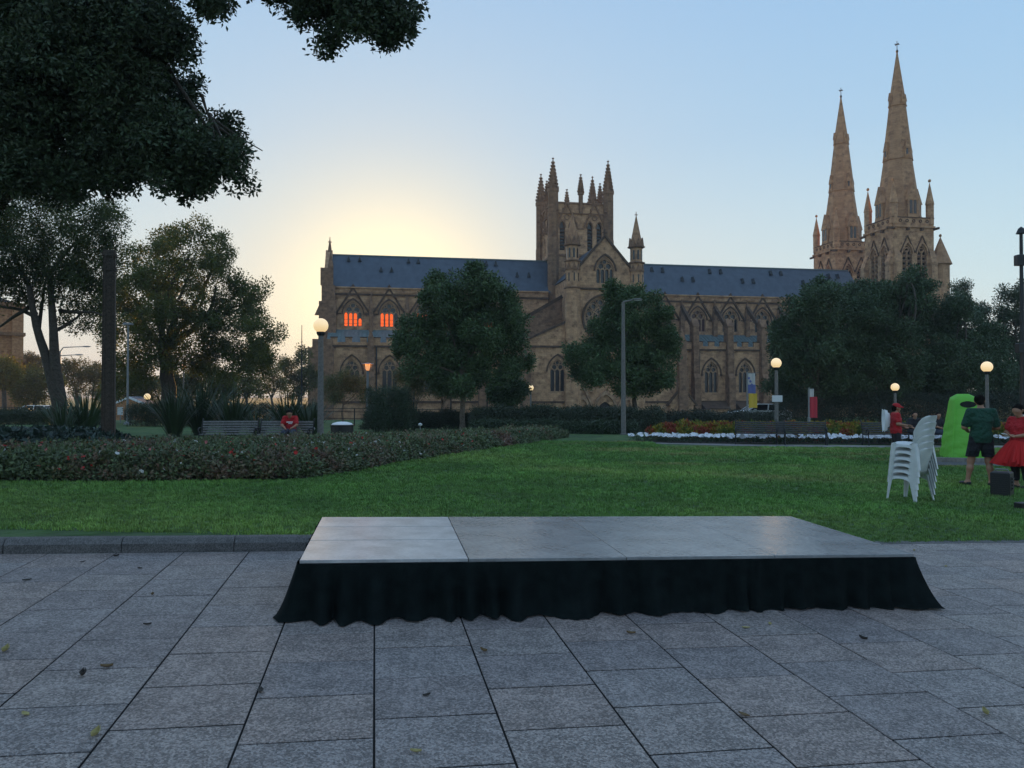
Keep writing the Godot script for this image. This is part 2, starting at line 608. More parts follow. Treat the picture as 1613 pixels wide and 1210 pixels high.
func strip(called: String, pts: Array, width: float, up: float, mat: Material) -> void:
	var mb := MB.new()
	var cv := Curve3D.new()
	for p in pts:
		cv.add_point(p)
	var len_ := cv.get_baked_length()
	var nseg := int(len_ / 1.2) + 2
	var prev := []
	for i in nseg + 1:
		var a: Vector3 = cv.sample_baked(len_ * i / nseg)
		var b: Vector3 = cv.sample_baked(minf(len_ * i / nseg + 0.3, len_))
		var c: Vector3 = cv.sample_baked(maxf(len_ * i / nseg - 0.3, 0))
		var d := (b - c)
		d.y = 0
		d = d.normalized()
		var s := Vector3(-d.z, 0, d.x)
		var row := []
		for k in 5:
			var q := a + s * width * (k / 4.0 - 0.5)
			row.append(Vector3(q.x, gy(q.x, q.z) + up, q.z))
		if i > 0:
			for k in 4:
				mb.quad(prev[k], row[k], row[k + 1], prev[k + 1])
		prev = row
	setting(called, mb, mat)

func pave_frame() -> Transform3D:
	var x := Vector3(1, SLOPE, 0).normalized()
	var up := Vector3(0, 0, 1).cross(x).normalized()
	return Transform3D(Basis(x, up, Vector3(0, 0, 1)) * Basis(Vector3.UP, deg_to_rad(TURN)), Vector3.ZERO)

func to_px(p: Vector3) -> Vector2:
	var q := Basis(Vector3.RIGHT, pitch).inverse() * (p - Vector3(0, EYE, 0))
	if q.z > -0.2:
		return Vector2(-9999, 9999)
	return Vector2(806.5 + F * q.x / -q.z, 605.0 - F * q.y / -q.z)

func build_paving() -> void:
	var root := Node3D.new()
	root.name = "paving"
	add_child(root)
	root.transform = pave_frame()
	root.set_meta("kind", "structure")
	var bed := MB.new()
	bed.span(Vector3(-16, -0.05, -EDGE), Vector3(16, -0.005, 6))
	part("joint_bed", bed, M.joint, root)
	var w := 0.59
	var l := 0.512
	var rest := MB.new()
	var meshes := {}
	rng.seed = 5
	for i in range(-20, 22):
		var off := 4.757 + (0.0 if i % 2 == 0 else 0.31) + rng.randf_range(-0.02, 0.02)
		var j0 := int(ceil((-3.0 - off) / l))
		for j in range(j0, 20):
			var a := off + j * l
			var b := minf(a + l, EDGE)
			if a > EDGE - 0.06:
				break
			var ctr := Vector3((i + 0.5) * w, -0.025, -(a + b) * 0.5)
			var size := Vector3(w - 0.0105, 0.05, b - a - 0.0145)
			var seen := false
			for sx in [-1, 1]:
				for sz in [-1, 1]:
					var p := to_px(root.transform * (ctr + Vector3(sx * w * .5, 0, sz * l * .5)))
					if p.x > -8 and p.x < 1621 and p.y < 1218:
						seen = true
			if seen:
				var key := "%.3f" % size.z
				if not meshes.has(key):
					var m := MB.new()
					m.chamfer(Vector3.ZERO, size, 0.0025)
					meshes[key] = m.mesh()
				var o := part("slab", meshes[key], M.granite[rng.randi() % 4], root)
				o.position = ctr + Vector3(0, rng.randf_range(-0.0015, 0.0008), 0)
				o.rotation.x = rng.randf_range(-0.002, 0.002)
				o.rotation.z = rng.randf_range(-0.002, 0.002)
			elif ctr.x > -12 and ctr.x < 13:
				rest.chamfer(ctr, size, 0.004)
	var o := part("slab_field", rest, M.granite[0], root)
	o.set_meta("kind", "stuff")
	# kerb: dressed stones a metre long with a battered front, sinking to paving level behind the stage
	var k := Node3D.new()
	k.name = "kerb"
	add_child(k)
	k.transform = root.transform
	k.set_meta("kind", "structure")
	for i in range(-11, 12):
		var x0 := i * 1.0 - 0.32
		var hh := 0.128 * (1.0 - smoothstep(0.2, 3.2, x0 + 0.5)) + 0.002
		var m := MB.new()
		m.xf = Transform3D(Basis(), Vector3(x0, 0, -EDGE))
		var prof := PackedVector2Array([Vector2(0.0, -0.06), Vector2(0.0, hh * 0.62), Vector2(-0.035, hh * 0.94), Vector2(-0.05, hh), Vector2(-0.15, hh), Vector2(-0.15, -0.06)])
		m.xf = m.xf * Transform3D(Basis(Vector3(0, 0, 1), Vector3(0, 1, 0), Vector3(1, 0, 0)), Vector3.ZERO)
		m.prism(prof, 0.003, 0.995)
		part("kerb_stone", m, M.kerb, k)

# ---------------------------------------------------------------- stage
func build_stage() -> void:
	var W := 4.62
	var DP := 1.85
	var H := 0.395
	var fl := Vector3(-1.455, 0, -5.24)
	var x := Vector3(1, SLOPE, 0).normalized()
	var up := Vector3(0, 0, 1).cross(x).normalized()
	var bs := Basis(x, up, Vector3(0, 0, 1)) * Basis(Vector3.UP, deg_to_rad(9.2))
	fl.y = SLOPE * fl.x
	var root := Node3D.new()
	root.name = numbered("stage_platform")
	add_child(root)
	root.transform = Transform3D(bs, fl)
	tag(root, "low portable stage with grey deck and black cloth skirt on the paving", "stage")
	# local: x along the front, -z away
	rng.seed = 31
	for i in 4:
		var x0 := W * i / 4.0
		var x1 := W * (i + 1) / 4.0
		if i == 0:
			for s in [[0.0, 0.72], [0.72, 1.32], [1.32, DP]]:
				var m := MB.new()
				m.chamfer(Vector3((x0 + x1) * 0.5, H - 0.011, -(s[0] + s[1]) * 0.5), Vector3(x1 - x0 - 0.005, 0.022, s[1] - s[0] - 0.016), 0.002)
				tag(part("deck_board", m, M.deck_pale_glow, root), "paler deck board at the left end, tint also raised for reflected glow")
		else:
			var m := MB.new()
			m.chamfer(Vector3((x0 + x1) * 0.5, H - 0.012 + 0.0008 * i, -DP * 0.5), Vector3(x1 - x0 - (0.007 if i == 1 else 0.004), 0.022, DP), 0.002)
			part("deck_panel", m, M.deck, root)
	var fr := MB.new()
	for s in [[Vector3(0, H - .06, 0), Vector3(W, H - .06, 0)], [Vector3(0, H - .06, -DP), Vector3(W, H - .06, -DP)], [Vector3(0, H - .06, 0), Vector3(0, H - .06, -DP)], [Vector3(W, H - .06, 0), Vector3(W, H - .06, -DP)]]:
		fr.bar(s[0] * Vector3(.99, 1, .98) + Vector3(.02, 0, -.015), s[1] * Vector3(.99, 1, .98) + Vector3(.02, 0, -.015), 0.03, 0.07)
	part("frame", fr, M.edge_trim, root)
	for i in 5:
		for z in [-0.12, -DP + 0.12]:
			var lg := MB.new()
			lg.span(Vector3(clampf(W * i / 4.0, .1, W - .1) - .025, 0.0, z - .025), Vector3(clampf(W * i / 4.0, .1, W - .1) + .025, H - .09, z + .025))
			part("leg", lg, M.edge_trim, root)
	# chips along the joint between the first two panels
	# skirt: one hanging cloth round the frame, gathered in folds, spreading on the paving
	var loop := []
	var step := 0.028
	var corners := [Vector2(0, -DP), Vector2(0, 0), Vector2(W, 0), Vector2(W, -DP), Vector2(0, -DP)]
	var outs := [Vector2(-1, 0), Vector2(0, 1), Vector2(1, 0), Vector2(0, -1)]
	var dist := 0.0
	for s in 4:
		var a: Vector2 = corners[s]
		var b: Vector2 = corners[s + 1]
		var nn := int((b - a).length() / step)
		for i in nn:
			var t := float(i) / nn
			var o: Vector2 = outs[s]
			var dl := t * (b - a).length()
			var dr := (1.0 - t) * (b - a).length()
			var R := 0.09
			if dl < R:
				o = outs[(s + 3) % 4].slerp(o, 0.5 + 0.5 * dl / R)
			elif dr < R:
				o = o.slerp(outs[(s + 1) % 4], 0.5 - 0.5 * dr / R)
			var corner := maxf(exp(-dl / 0.12), exp(-dr / 0.12))
			var p := a.lerp(b, t)
			var big := 1.0
			if s == 1:
				big = 0.55 + 0.75 * (1.0 - smoothstep(0.2, 0.95, t)) + 0.15 * sin(t * 23.0)
			var right := 0.85 if (p.x > W * 0.5) else 0.15
			loop.append([p, o, dist + dl, corner * right, big])
		dist += (b - a).length()
	var rowsn := 15
	var mb := MB.new()
	var pos := []
	for q in loop:
		var colm := []
		var d: float = q[2]
		var ph := d * 25.0 + 4.0 * sin(d * 2.3) + 2.0 * sin(d * 6.1)
		var big: float = q[4]
		var nz := noise.get_noise_2d(d * 60.0, 3.0)
		for r in rowsn + 1:
			var vv := float(r) / rowsn
			var fold := (0.5 + 0.5 * sin(ph + 0.9 * vv * nz)) * (0.014 + 0.10 * big * pow(vv, 1.1))
			var fold2 := 0.016 * vv * sin(d * 71.0 + 3.0 * nz)
			var lean := 0.006 + 0.008 * vv + 0.035 * big * pow(vv, 6.0) + 0.07 * nz * vv * vv
			var flare: float = q[3] * 0.15 * pow(vv, 1.25)
			var o: Vector2 = q[1]
			var p2: Vector2 = q[0] + o * (lean + fold + fold2 * 0.6 + flare)
			p2 += Vector2(-o.y, o.x) * 0.018 * vv * sin(ph * 0.5 + 1.0)
			var hem := 0.004 + 0.010 * (0.5 + 0.5 * sin(d * 13.0 + 4.0 * nz))
			var yy := lerpf(H - 0.022, hem, minf(vv * 1.03, 1.0))
			colm.append(Vector3(p2.x, yy, p2.y))
		pos.append(colm)
	var cnt := pos.size()
	var nrm := []
	for i in cnt:
		var colm := []
		for r in rowsn + 1:
			var e1: Vector3 = pos[(i + 1) % cnt][r] - pos[(i + cnt - 1) % cnt][r]
			var e2: Vector3 = pos[i][mini(r + 1, rowsn)] - pos[i][maxi(r - 1, 0)]
			colm.append(e2.cross(e1).normalized())
		nrm.append(colm)
	for i in cnt:
		var j := (i + 1) % cnt
		for r in rowsn:
			mb.quadn([pos[i][r], pos[i][r + 1], pos[j][r + 1], pos[j][r]], [nrm[i][r], nrm[i][r + 1], nrm[j][r + 1], nrm[j][r]])
	part("skirt", mb, M.skirt, root)

# ---------------------------------------------------------------- cathedral
func arch_side(a: float, sill: float, spring: float, rise: float, seg := 7) -> Array:
	var r := [Vector2(0, sill), Vector2(a, sill)]
	for i in seg + 1:
		var t := deg_to_rad(60.0 * i / seg)
		r.append(Vector2(-a + 2.0 * a * cos(t), spring + 2.0 * a * sin(t) * rise / (1.7320508 * a)))
	r[-1].x = 0.0
	return r

func round_side(rad: float, cy: float, seg := 12) -> Array:
	var r := []
	for i in seg + 1:
		var t := -PI / 2 + PI * i / seg
		r.append(Vector2(rad * cos(t), cy + rad * sin(t)))
	r[0].x = 0.0
	r[-1].x = 0.0
	return r

func wall_hole(mb: MB, cx: float, outer_r: Array, outer_l: Array, side: Array, z: float, depth: float) -> void:
	for s in [1.0, -1.0]:
		var p := PackedVector2Array()
		var outer: Array = outer_r if s > 0 else outer_l
		for q in outer:
			p.append(q)
		for i in range(side.size() - 1, -1, -1):
			p.append(Vector2(cx + s * side[i].x, side[i].y))
		mb.poly(p, z)
		for i in side.size() - 1:
			var a := Vector2(cx + s * side[i].x, side[i].y)
			var b := Vector2(cx + s * side[i + 1].x, side[i + 1].y)
			mb.quad(Vector3(a.x, a.y, z), Vector3(a.x, a.y, z - depth), Vector3(b.x, b.y, z - depth), Vector3(b.x, b.y, z))

func bay(mb: MB, x0: float, x1: float, y0: float, y1: float, cx: float, side: Array, z: float, depth: float) -> void:
	wall_hole(mb, cx, [Vector2(cx, y0), Vector2(x1, y0), Vector2(x1, y1), Vector2(cx, y1)], [Vector2(cx, y0), Vector2(x0, y0), Vector2(x0, y1), Vector2(cx, y1)], side, z, depth)

func full(side: Array, cx: float) -> PackedVector2Array:
	var p := PackedVector2Array()
	for q in side:
		p.append(Vector2(cx + q.x, q.y))
	for i in range(side.size() - 2, 0, -1):
		p.append(Vector2(cx - side[i].x, side[i].y))
	return p

func arch_ring(mb: MB, cx: float, a: float, spring: float, rise: float, thick: float, z0: float, z1: float) -> void:
	var inner := arch_side(a, 0, spring, rise, 9).slice(2)
	var outer := arch_side(a + thick, 0, spring, rise + thick * 1.5, 9).slice(2)
	for s in [1.0, -1.0]:
		for i in inner.size() - 1:
			var q := []
			for e in [inner[i], outer[i], outer[i + 1], inner[i + 1]]:
				q.append(Vector2(cx + s * e.x, e.y))
			var p8 := []
			for z in [z0, z1]:
				for e in q:
					p8.append(Vector3(e.x, e.y, z))
			mb.hexa(p8)

func ring(mb: MB, c: Vector2, r0: float, r1: float, z0: float, z1: float, seg := 14) -> void:
	for i in seg:
		var a := TAU * i / seg
		var b := TAU * (i + 1) / seg
		var p8 := []
		for z in [z0, z1]:
			for e in [[r0, a], [r1, a], [r1, b], [r0, b]]:
				p8.append(Vector3(c.x + e[0] * cos(e[1]), c.y + e[0] * sin(e[1]), z))
		mb.hexa(p8)

func gothic_window(parent: Node, cx: float, a: float, sill: float, spring: float, rise: float, z: float, lights: int, xf := Transform3D(), glass: Material = null, painted_glow := 0) -> void:
	var mb := MB.new()
	mb.xf = xf
	var lw := 2.0 * a / lights
	for i in range(1, lights):
		mb.span(Vector3(cx - a + i * lw - .09, sill, z - .12), Vector3(cx - a + i * lw + .09, spring + rise * 0.12, z + .12))
	for i in lights:
		arch_ring(mb, cx - a + (i + 0.5) * lw, lw * 0.5 - 0.07, spring - lw * 0.15, lw * 0.62, 0.13, z - .11, z + .11)
	if rise > 1.2:
		var r := a * 0.40
		for s in [-1.0, 1.0]:
			ring(mb, Vector2(cx + s * r * 1.02, spring + rise * 0.34), r * 0.72, r, z - .10, z + .10)
		ring(mb, Vector2(cx, spring + rise * 0.68), r * 0.55, r * 0.8, z - .10, z + .10)
	arch_ring(mb, cx, a - .16, spring, rise - .26, .17, z - .13, z + .13)
	mb.span(Vector3(cx - a, sill, z - .13), Vector3(cx - a + .14, spring + .02, z + .13))
	mb.span(Vector3(cx + a - .14, sill, z - .13), Vector3(cx + a, spring + .02, z + .13))
	mb.span(Vector3(cx - a, sill - .05, z - .14), Vector3(cx + a, sill + .16, z + .3))
	var w := part("window", mb, M.tracery, parent)
	var g := MB.new()
	g.xf = xf
	g.poly(full(arch_side(a, sill, spring, rise), cx), z - 0.2)
	part("window_glass", g, glass if glass else M.glass, w)
	if painted_glow > 0:
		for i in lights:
			if (painted_glow >> i) & 1:
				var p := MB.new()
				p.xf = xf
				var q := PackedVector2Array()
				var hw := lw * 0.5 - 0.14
				var top := spring - lw * 0.1 - (1.0 if (painted_glow > 16 and i == lights - 1) else 0.0)
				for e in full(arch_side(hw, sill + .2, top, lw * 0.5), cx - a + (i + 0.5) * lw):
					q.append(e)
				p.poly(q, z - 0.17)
				tag(part("glow_pane", p, M.painted_glow, w), "pane with an orange glow painted in for the sun behind it")
				var bars := MB.new()
				bars.xf = xf
				for yy in [0.3, 0.62]:
					bars.span(Vector3(cx - a + i * lw + .1, lerpf(sill, top, yy) - .03, z - .165), Vector3(cx - a + (i + 1) * lw - .1, lerpf(sill, top, yy) + .03, z - .12))
				part("glazing_bar", bars, M.iron, w)

func crocket_spire(mb: MB, p: Vector3, r: float, h: float, sides := 8, crockets := 6) -> void:
	mb.lathe(p, [[r, 0.0], [0.06, h * 0.94]], sides, false, PI / sides)
	for k in crockets:
		var t := (k + 0.5) / (crockets + 0.6)
		var rr := r * (1.0 - t) + 0.12
		var s := 0.26 + r * 0.30 * (1.0 - t)
		for i in 4:
			var a := TAU * i / 4.0 + PI / 4.0 + PI / sides
			mb.box(p + Vector3(cos(a) * rr, h * 0.94 * t, sin(a) * rr), Vector3(s, s * 0.8, s), Basis(Vector3.UP, a))
	mb.box(p + Vector3(0, h * 0.95, 0), Vector3(.42, .16, .16))
	mb.box(p + Vector3(0, h * 0.95, 0), Vector3(.16, .16, .42))
	mb.lathe(p, [[.1, h * .92], [.02, h]], 6, false)

func gable_prism(mb: MB, cx: float, half: float, y0: float, y1: float, z0: float, z1: float) -> void:
	mb.prism(PackedVector2Array([Vector2(cx - half, y0), Vector2(cx + half, y0), Vector2(cx, y1)]), z0, z1)

func raking(mb: MB, cx: float, half: float, y0: float, y1: float, z: float, w: float, proud: float) -> void:
	for s in [-1.0, 1.0]:
		mb.bar(Vector3(cx + s * half, y0, z), Vector3(cx + s * 0.02, y1, z), w, proud, Vector3(0, 0, 1))

func build_cathedral() -> void:
	var C := thing("cathedral", "sandstone gothic cathedral with twin spires, slate roof and pinnacled crossing tower", "cathedral", Vector3(-33.1, -2.5, -140.3), 10.0)
	var left := []
	for i in 5:
		left.append(4.15 + 6.29 * i)
	var right := []
	for i in 8:
		right.append(55.2 + 6.63 * i)
	# aisle and clerestory walls, bay by bay
	for grp in [[left, 0.0, 39.3, 6.29], [right, 52.4, 104.0, 6.63]]:
		var bays: Array = grp[0]
		for k in bays.size():
			var cx: float = bays[k]
			var h: float = grp[3] * 0.5
			var x0: float = cx - h if k > 0 else grp[1]
			var x1: float = cx + h if k < bays.size() - 1 else grp[2]
			var is_left: bool = grp[1] == 0.0
			var mb := MB.new()
			var asd := arch_side(1.32, 4.45, 7.95, 2.3)
			if not (is_left and k == 4):
				bay(mb, x0, x1, -1.0, 12.2, cx, asd, 12.0, 0.55)
			var csd := arch_side(1.62, 16.1, 18.35, 2.25)
			bay(mb, x0, x1, 15.0, 23.0, cx, csd, 6.0, 0.5)
			part("bay_wall", mb, M.stone, C)
			if not (is_left and k == 4):
				gothic_window(C, cx, 1.32, 4.45, 7.95, 2.3, 11.62, 3)
			var painted_glow := 0
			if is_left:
				painted_glow = [31, 23, 7, 0, 3][k]
			gothic_window(C, cx, 1.62, 16.1, 18.35, 2.25, 5.68, 4, Transform3D(), M.window_red if (not is_left) and k % 3 == 2 else null, painted_glow)
			# mouldings
			var t := MB.new()
			arch_ring(t, cx, 1.75, 7.95, 2.75, 0.2, 12.0, 12.2)
			for s in [-1.0, 1.0]:
				t.span(Vector3(cx + s * 1.85 - .2, 7.6, 12.0), Vector3(cx + s * 1.85 + .2, 7.98, 12.24))
			arch_ring(t, cx, 1.75, 18.35, 2.55, 0.2, 6.0, 6.22)
			raking(t, cx, 2.85, 18.5, 22.95, 6.12, 0.30, 0.34)
			t.box(Vector3(cx, 23.2, 6.15), Vector3(.22, .9, .22))
			t.box(Vector3(cx, 23.3, 6.15), Vector3(.6, .2, .2))
			for s in [-1.0, 1.0]:
				t.span(Vector3(cx + s * 2.85 - .25, 18.2, 6.0), Vector3(cx + s * 2.85 + .25, 18.6, 6.3))
				t.span(Vector3(cx + s * h * 0.8 - .5 if s > 0 else x0 + .5, 18.3, 6.0), Vector3(x1 - .5 if s > 0 else cx - h * .8 + .5, 18.52, 6.14))
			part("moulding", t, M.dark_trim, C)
			# eaves parapet with a row of little arches
			var pa := MB.new()
			pa.span(Vector3(x0, 22.9, 5.95), Vector3(x1, 23.12, 6.45))
			pa.span(Vector3(x0, 22.0, 5.98), Vector3(x1, 22.9, 6.18))
			var nb := 9
			for i in nb:
				var px := lerpf(x0, x1, (i + 0.5) / nb)
				if absf(px - cx) > 0.8:
					gable_prism(pa, px, 0.26, 22.2, 22.75, 6.18, 6.32)
			part("eaves_parapet", pa, M.stone, C)
			var ds := MB.new()
			ds.span(Vector3(x0, 21.72, 6.0), Vector3(x1, 22.0, 6.3))
			part("eaves_string", ds, M.dark_trim, C)
			if is_left and k == 4:
				continue
			# aisle roof, battlements, strings
			var rf := MB.new()
			rf.quad(Vector3(x0, 15.6, 6.0), Vector3(x1, 15.6, 6.0), Vector3(x1, 12.7, 11.8), Vector3(x0, 12.7, 11.8))
			var nr := 10
			for i in nr + 1:
				var rx := lerpf(x0, x1, i / float(nr))
				rf.bar(Vector3(rx, 15.63, 6.0), Vector3(rx, 12.75, 11.8), 0.08, 0.12)
			part("aisle_roof", rf, M.lead, C)
			var bt := MB.new()
			bt.span(Vector3(x0, 12.5, 11.75), Vector3(x1, 13.0, 12.12))
			for i in 3:
				var bx := lerpf(x0, x1, (i + 0.5) / 3.0)
				bt.span(Vector3(bx - .55, 13.0, 11.75), Vector3(bx + .55, 13.75, 12.12))
			part("battlement", bt, M.stone, C)
			var cs := MB.new()
			cs.span(Vector3(x0, 12.2, 11.7), Vector3(x1, 12.5, 12.3))
			cs.span(Vector3(x0, 2.8, 12.0), Vector3(x1, 3.1, 12.3))
			for i in 3:
				var bx := lerpf(x0, x1, (i + 0.5) / 3.0)
				cs.span(Vector3(bx - .62, 13.75, 11.7), Vector3(bx + .62, 13.9, 12.2))
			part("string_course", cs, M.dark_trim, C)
		# buttresses between the bays
		for k in bays.size():
			var bx: float = bays[k] - grp[3] * 0.5
			if grp[1] == 0.0 and k == 0:
				continue
			var b := MB.new()
			b.span(Vector3(bx - .62, -1, 12.0), Vector3(bx + .62, 7.2, 13.7))
			b.taper(Vector3(bx, 7.2, 12.8), Vector2(1.24, 1.7), Vector3(bx, 8.0, 12.6), Vector2(1.1, 1.2))
			b.span(Vector3(bx - .55, 8.0, 12.0), Vector3(bx + .55, 12.6, 13.1))
			if grp[1] > 1.0:
				b.span(Vector3(bx - .55, 12.6, 11.2), Vector3(bx + .55, 16.6, 13.0))
				b.xf = Transform3D(Basis(Vector3(0, 0, 1), Vector3(0, 1, 0), Vector3(1, 0, 0)), Vector3(bx, 0, 12.1))
				gable_prism(b, 0.0, 0.98, 16.6, 18.0, -.6, .6)
				b.xf = Transform3D()
			else:
				b.span(Vector3(bx - .5, 12.6, 11.6), Vector3(bx + .5, 13.9, 12.9))
				b.lathe(Vector3(bx, 13.9, 12.2), [[.62, 0], [.02, 1.6]], 4, false, PI / 4)
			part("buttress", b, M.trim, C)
			var p := MB.new()
			p.span(Vector3(bx - .38, 15.0, 6.0), Vector3(bx + .38, 19.8, 6.75))
			p.lathe(Vector3(bx, 19.8, 6.35), [[.5, 0], [.03, 2.6]], 4, false, PI / 4)
			part("pinnacle_shaft", p, M.trim, C)
			if grp[1] > 1.0:
				var fb := MB.new()
				fb.bar(Vector3(bx, 20.9, 6.2), Vector3(bx, 16.4, 11.6), 0.5, 0.75)
				part("flying_buttress", fb, M.dark_trim, C)
			var dp := MB.new()
			dp.tube([Vector3(bx + .95, 12.3, 12.15), Vector3(bx + .95, 0, 12.15)], [.11, .11], 6)
			part("downpipe", dp, M.iron, C)
	# the far side and the inside core, so that nothing is see-through
	var core := MB.new()
	core.span(Vector3(0, -1, -12), Vector3(104, 12.4, 11.2))
	core.span(Vector3(0, 12, -6), Vector3(104, 22.9, 5.2))
	part("core_wall", core, M.stone, C)
	# roofs
	for r in [[0.3, 40.6], [51.0, 104.0]]:
		var m := MB.new()
		m.prism(PackedVector2Array([Vector2(-6.35, 23.0), Vector2(6.1, 23.0), Vector2(0, 29.75)]), -r[1], -r[0])
		var mi := part("nave_roof", m, M.slate, C)
		mi.rotation_degrees.y = -90
		var rd := MB.new()
		rd.bar(Vector3(r[0], 29.8, 0), Vector3(r[1], 29.8, 0), 0.3, 0.22)
		part("ridge_cap", rd, M.lead, C)
	for d in [[3.2, .8], [5.2, .8], [9.0, .5], [10.9, .5], [14.0, .8], [15.8, .8], [21.5, .5], [23.5, .5], [28.5, .8], [30.3, .8], [34.0, .45], [36.2, .45], [61.0, .75], [63.2, .75], [66.5, .45], [68.7, .45], [73.0, .75], [75.3, .75], [79.0, .45], [81.3, .45], [86.0, .75], [88.2, .75], [92.0, .45], [98.5, .7], [100.5, .7]]:
		var yy := lerpf(23.0, 29.75, d[1])
		var zz := lerpf(6.1, 0.0, d[1])
		var m := MB.new()
		gable_prism(m, d[0], 0.34, yy + .05, yy + 1.05, zz - 1.0, zz + .22)
		part("roof_vent", m, M.vent, C)
	# east end at the left: gable, stepped buttresses, finial
	var eg := MB.new()
	eg.xf = Transform3D(Basis(Vector3.UP, deg_to_rad(-90)), Vector3.ZERO)
	eg.prism(PackedVector2Array([Vector2(-6.3, -1), Vector2(6.3, -1), Vector2(6.3, 23.6), Vector2(0, 30.6), Vector2(-6.3, 23.6)]), -0.3, 0.9)
	part("end_gable", eg, M.stone, C)
	var eb := MB.new()
	for s in [-1.0, 1.0]:
		for q in [[6.3, 7.4], [12.0, 13.2]]:
			var top := 27.0 if q[0] < 7 else 13.2
			var z0: float = minf(s * q[0], s * q[1])
			var z1: float = maxf(s * q[0], s * q[1])
			if q[0] < 7:
				eb.span(Vector3(-1.6, 13.0, z0), Vector3(1.3, 20.4, z1))
				eb.span(Vector3(-1.15, 20.4, z0), Vector3(1.1, 23.2, z1))
				eb.span(Vector3(-1.35, 23.2, z0 + .1), Vector3(0.1, 26.2, z1 - .1))
				eb.lathe(Vector3(0.35, 23.2, (z0 + z1) * .5), [[.62, 0], [.62, 3.5], [.03, 6.0]], 4, false, PI / 4)
			else:
				eb.span(Vector3(-2.9, -1.0, z0), Vector3(1.2, 12.0, z1))
				eb.span(Vector3(-2.2, 12.0, z0), Vector3(1.0, 13.4, z1))
				eb.lathe(Vector3(-.6, 13.4, (z0 + z1) * .5), [[.85, 0], [.03, 2.6]], 4, false, PI / 4)
			if top > 20:
				eb.taper(Vector3(-1.2, 18.0, (z0 + z1) * .5), Vector2(2.2, 1.0), Vector3(-.9, 20.4, (z0 + z1) * .5), Vector2(.7, 1.0))
	eb.span(Vector3(-2.4, -1, -12), Vector3(0, 12.2, 12.05))
	part("end_buttress", eb, M.trim, C)
	var fin := MB.new()
	fin.lathe(Vector3(-.2, 29.6, 0), [[.55, 0], [.4, 1.4], [.06, 3.2]], 4, false, PI / 4)
	fin.box(Vector3(-.2, 32.2, 0), Vector3(.12, 1.6, .12))
	fin.box(Vector3(-.2, 32.1, 0), Vector3(.7, .14, .14))
	part("finial", fin, M.trim, C)
	build_transept(C)
	build_crossing(C)
	for s in [1.0, -1.0]:
		build_spire_tower(C, s)

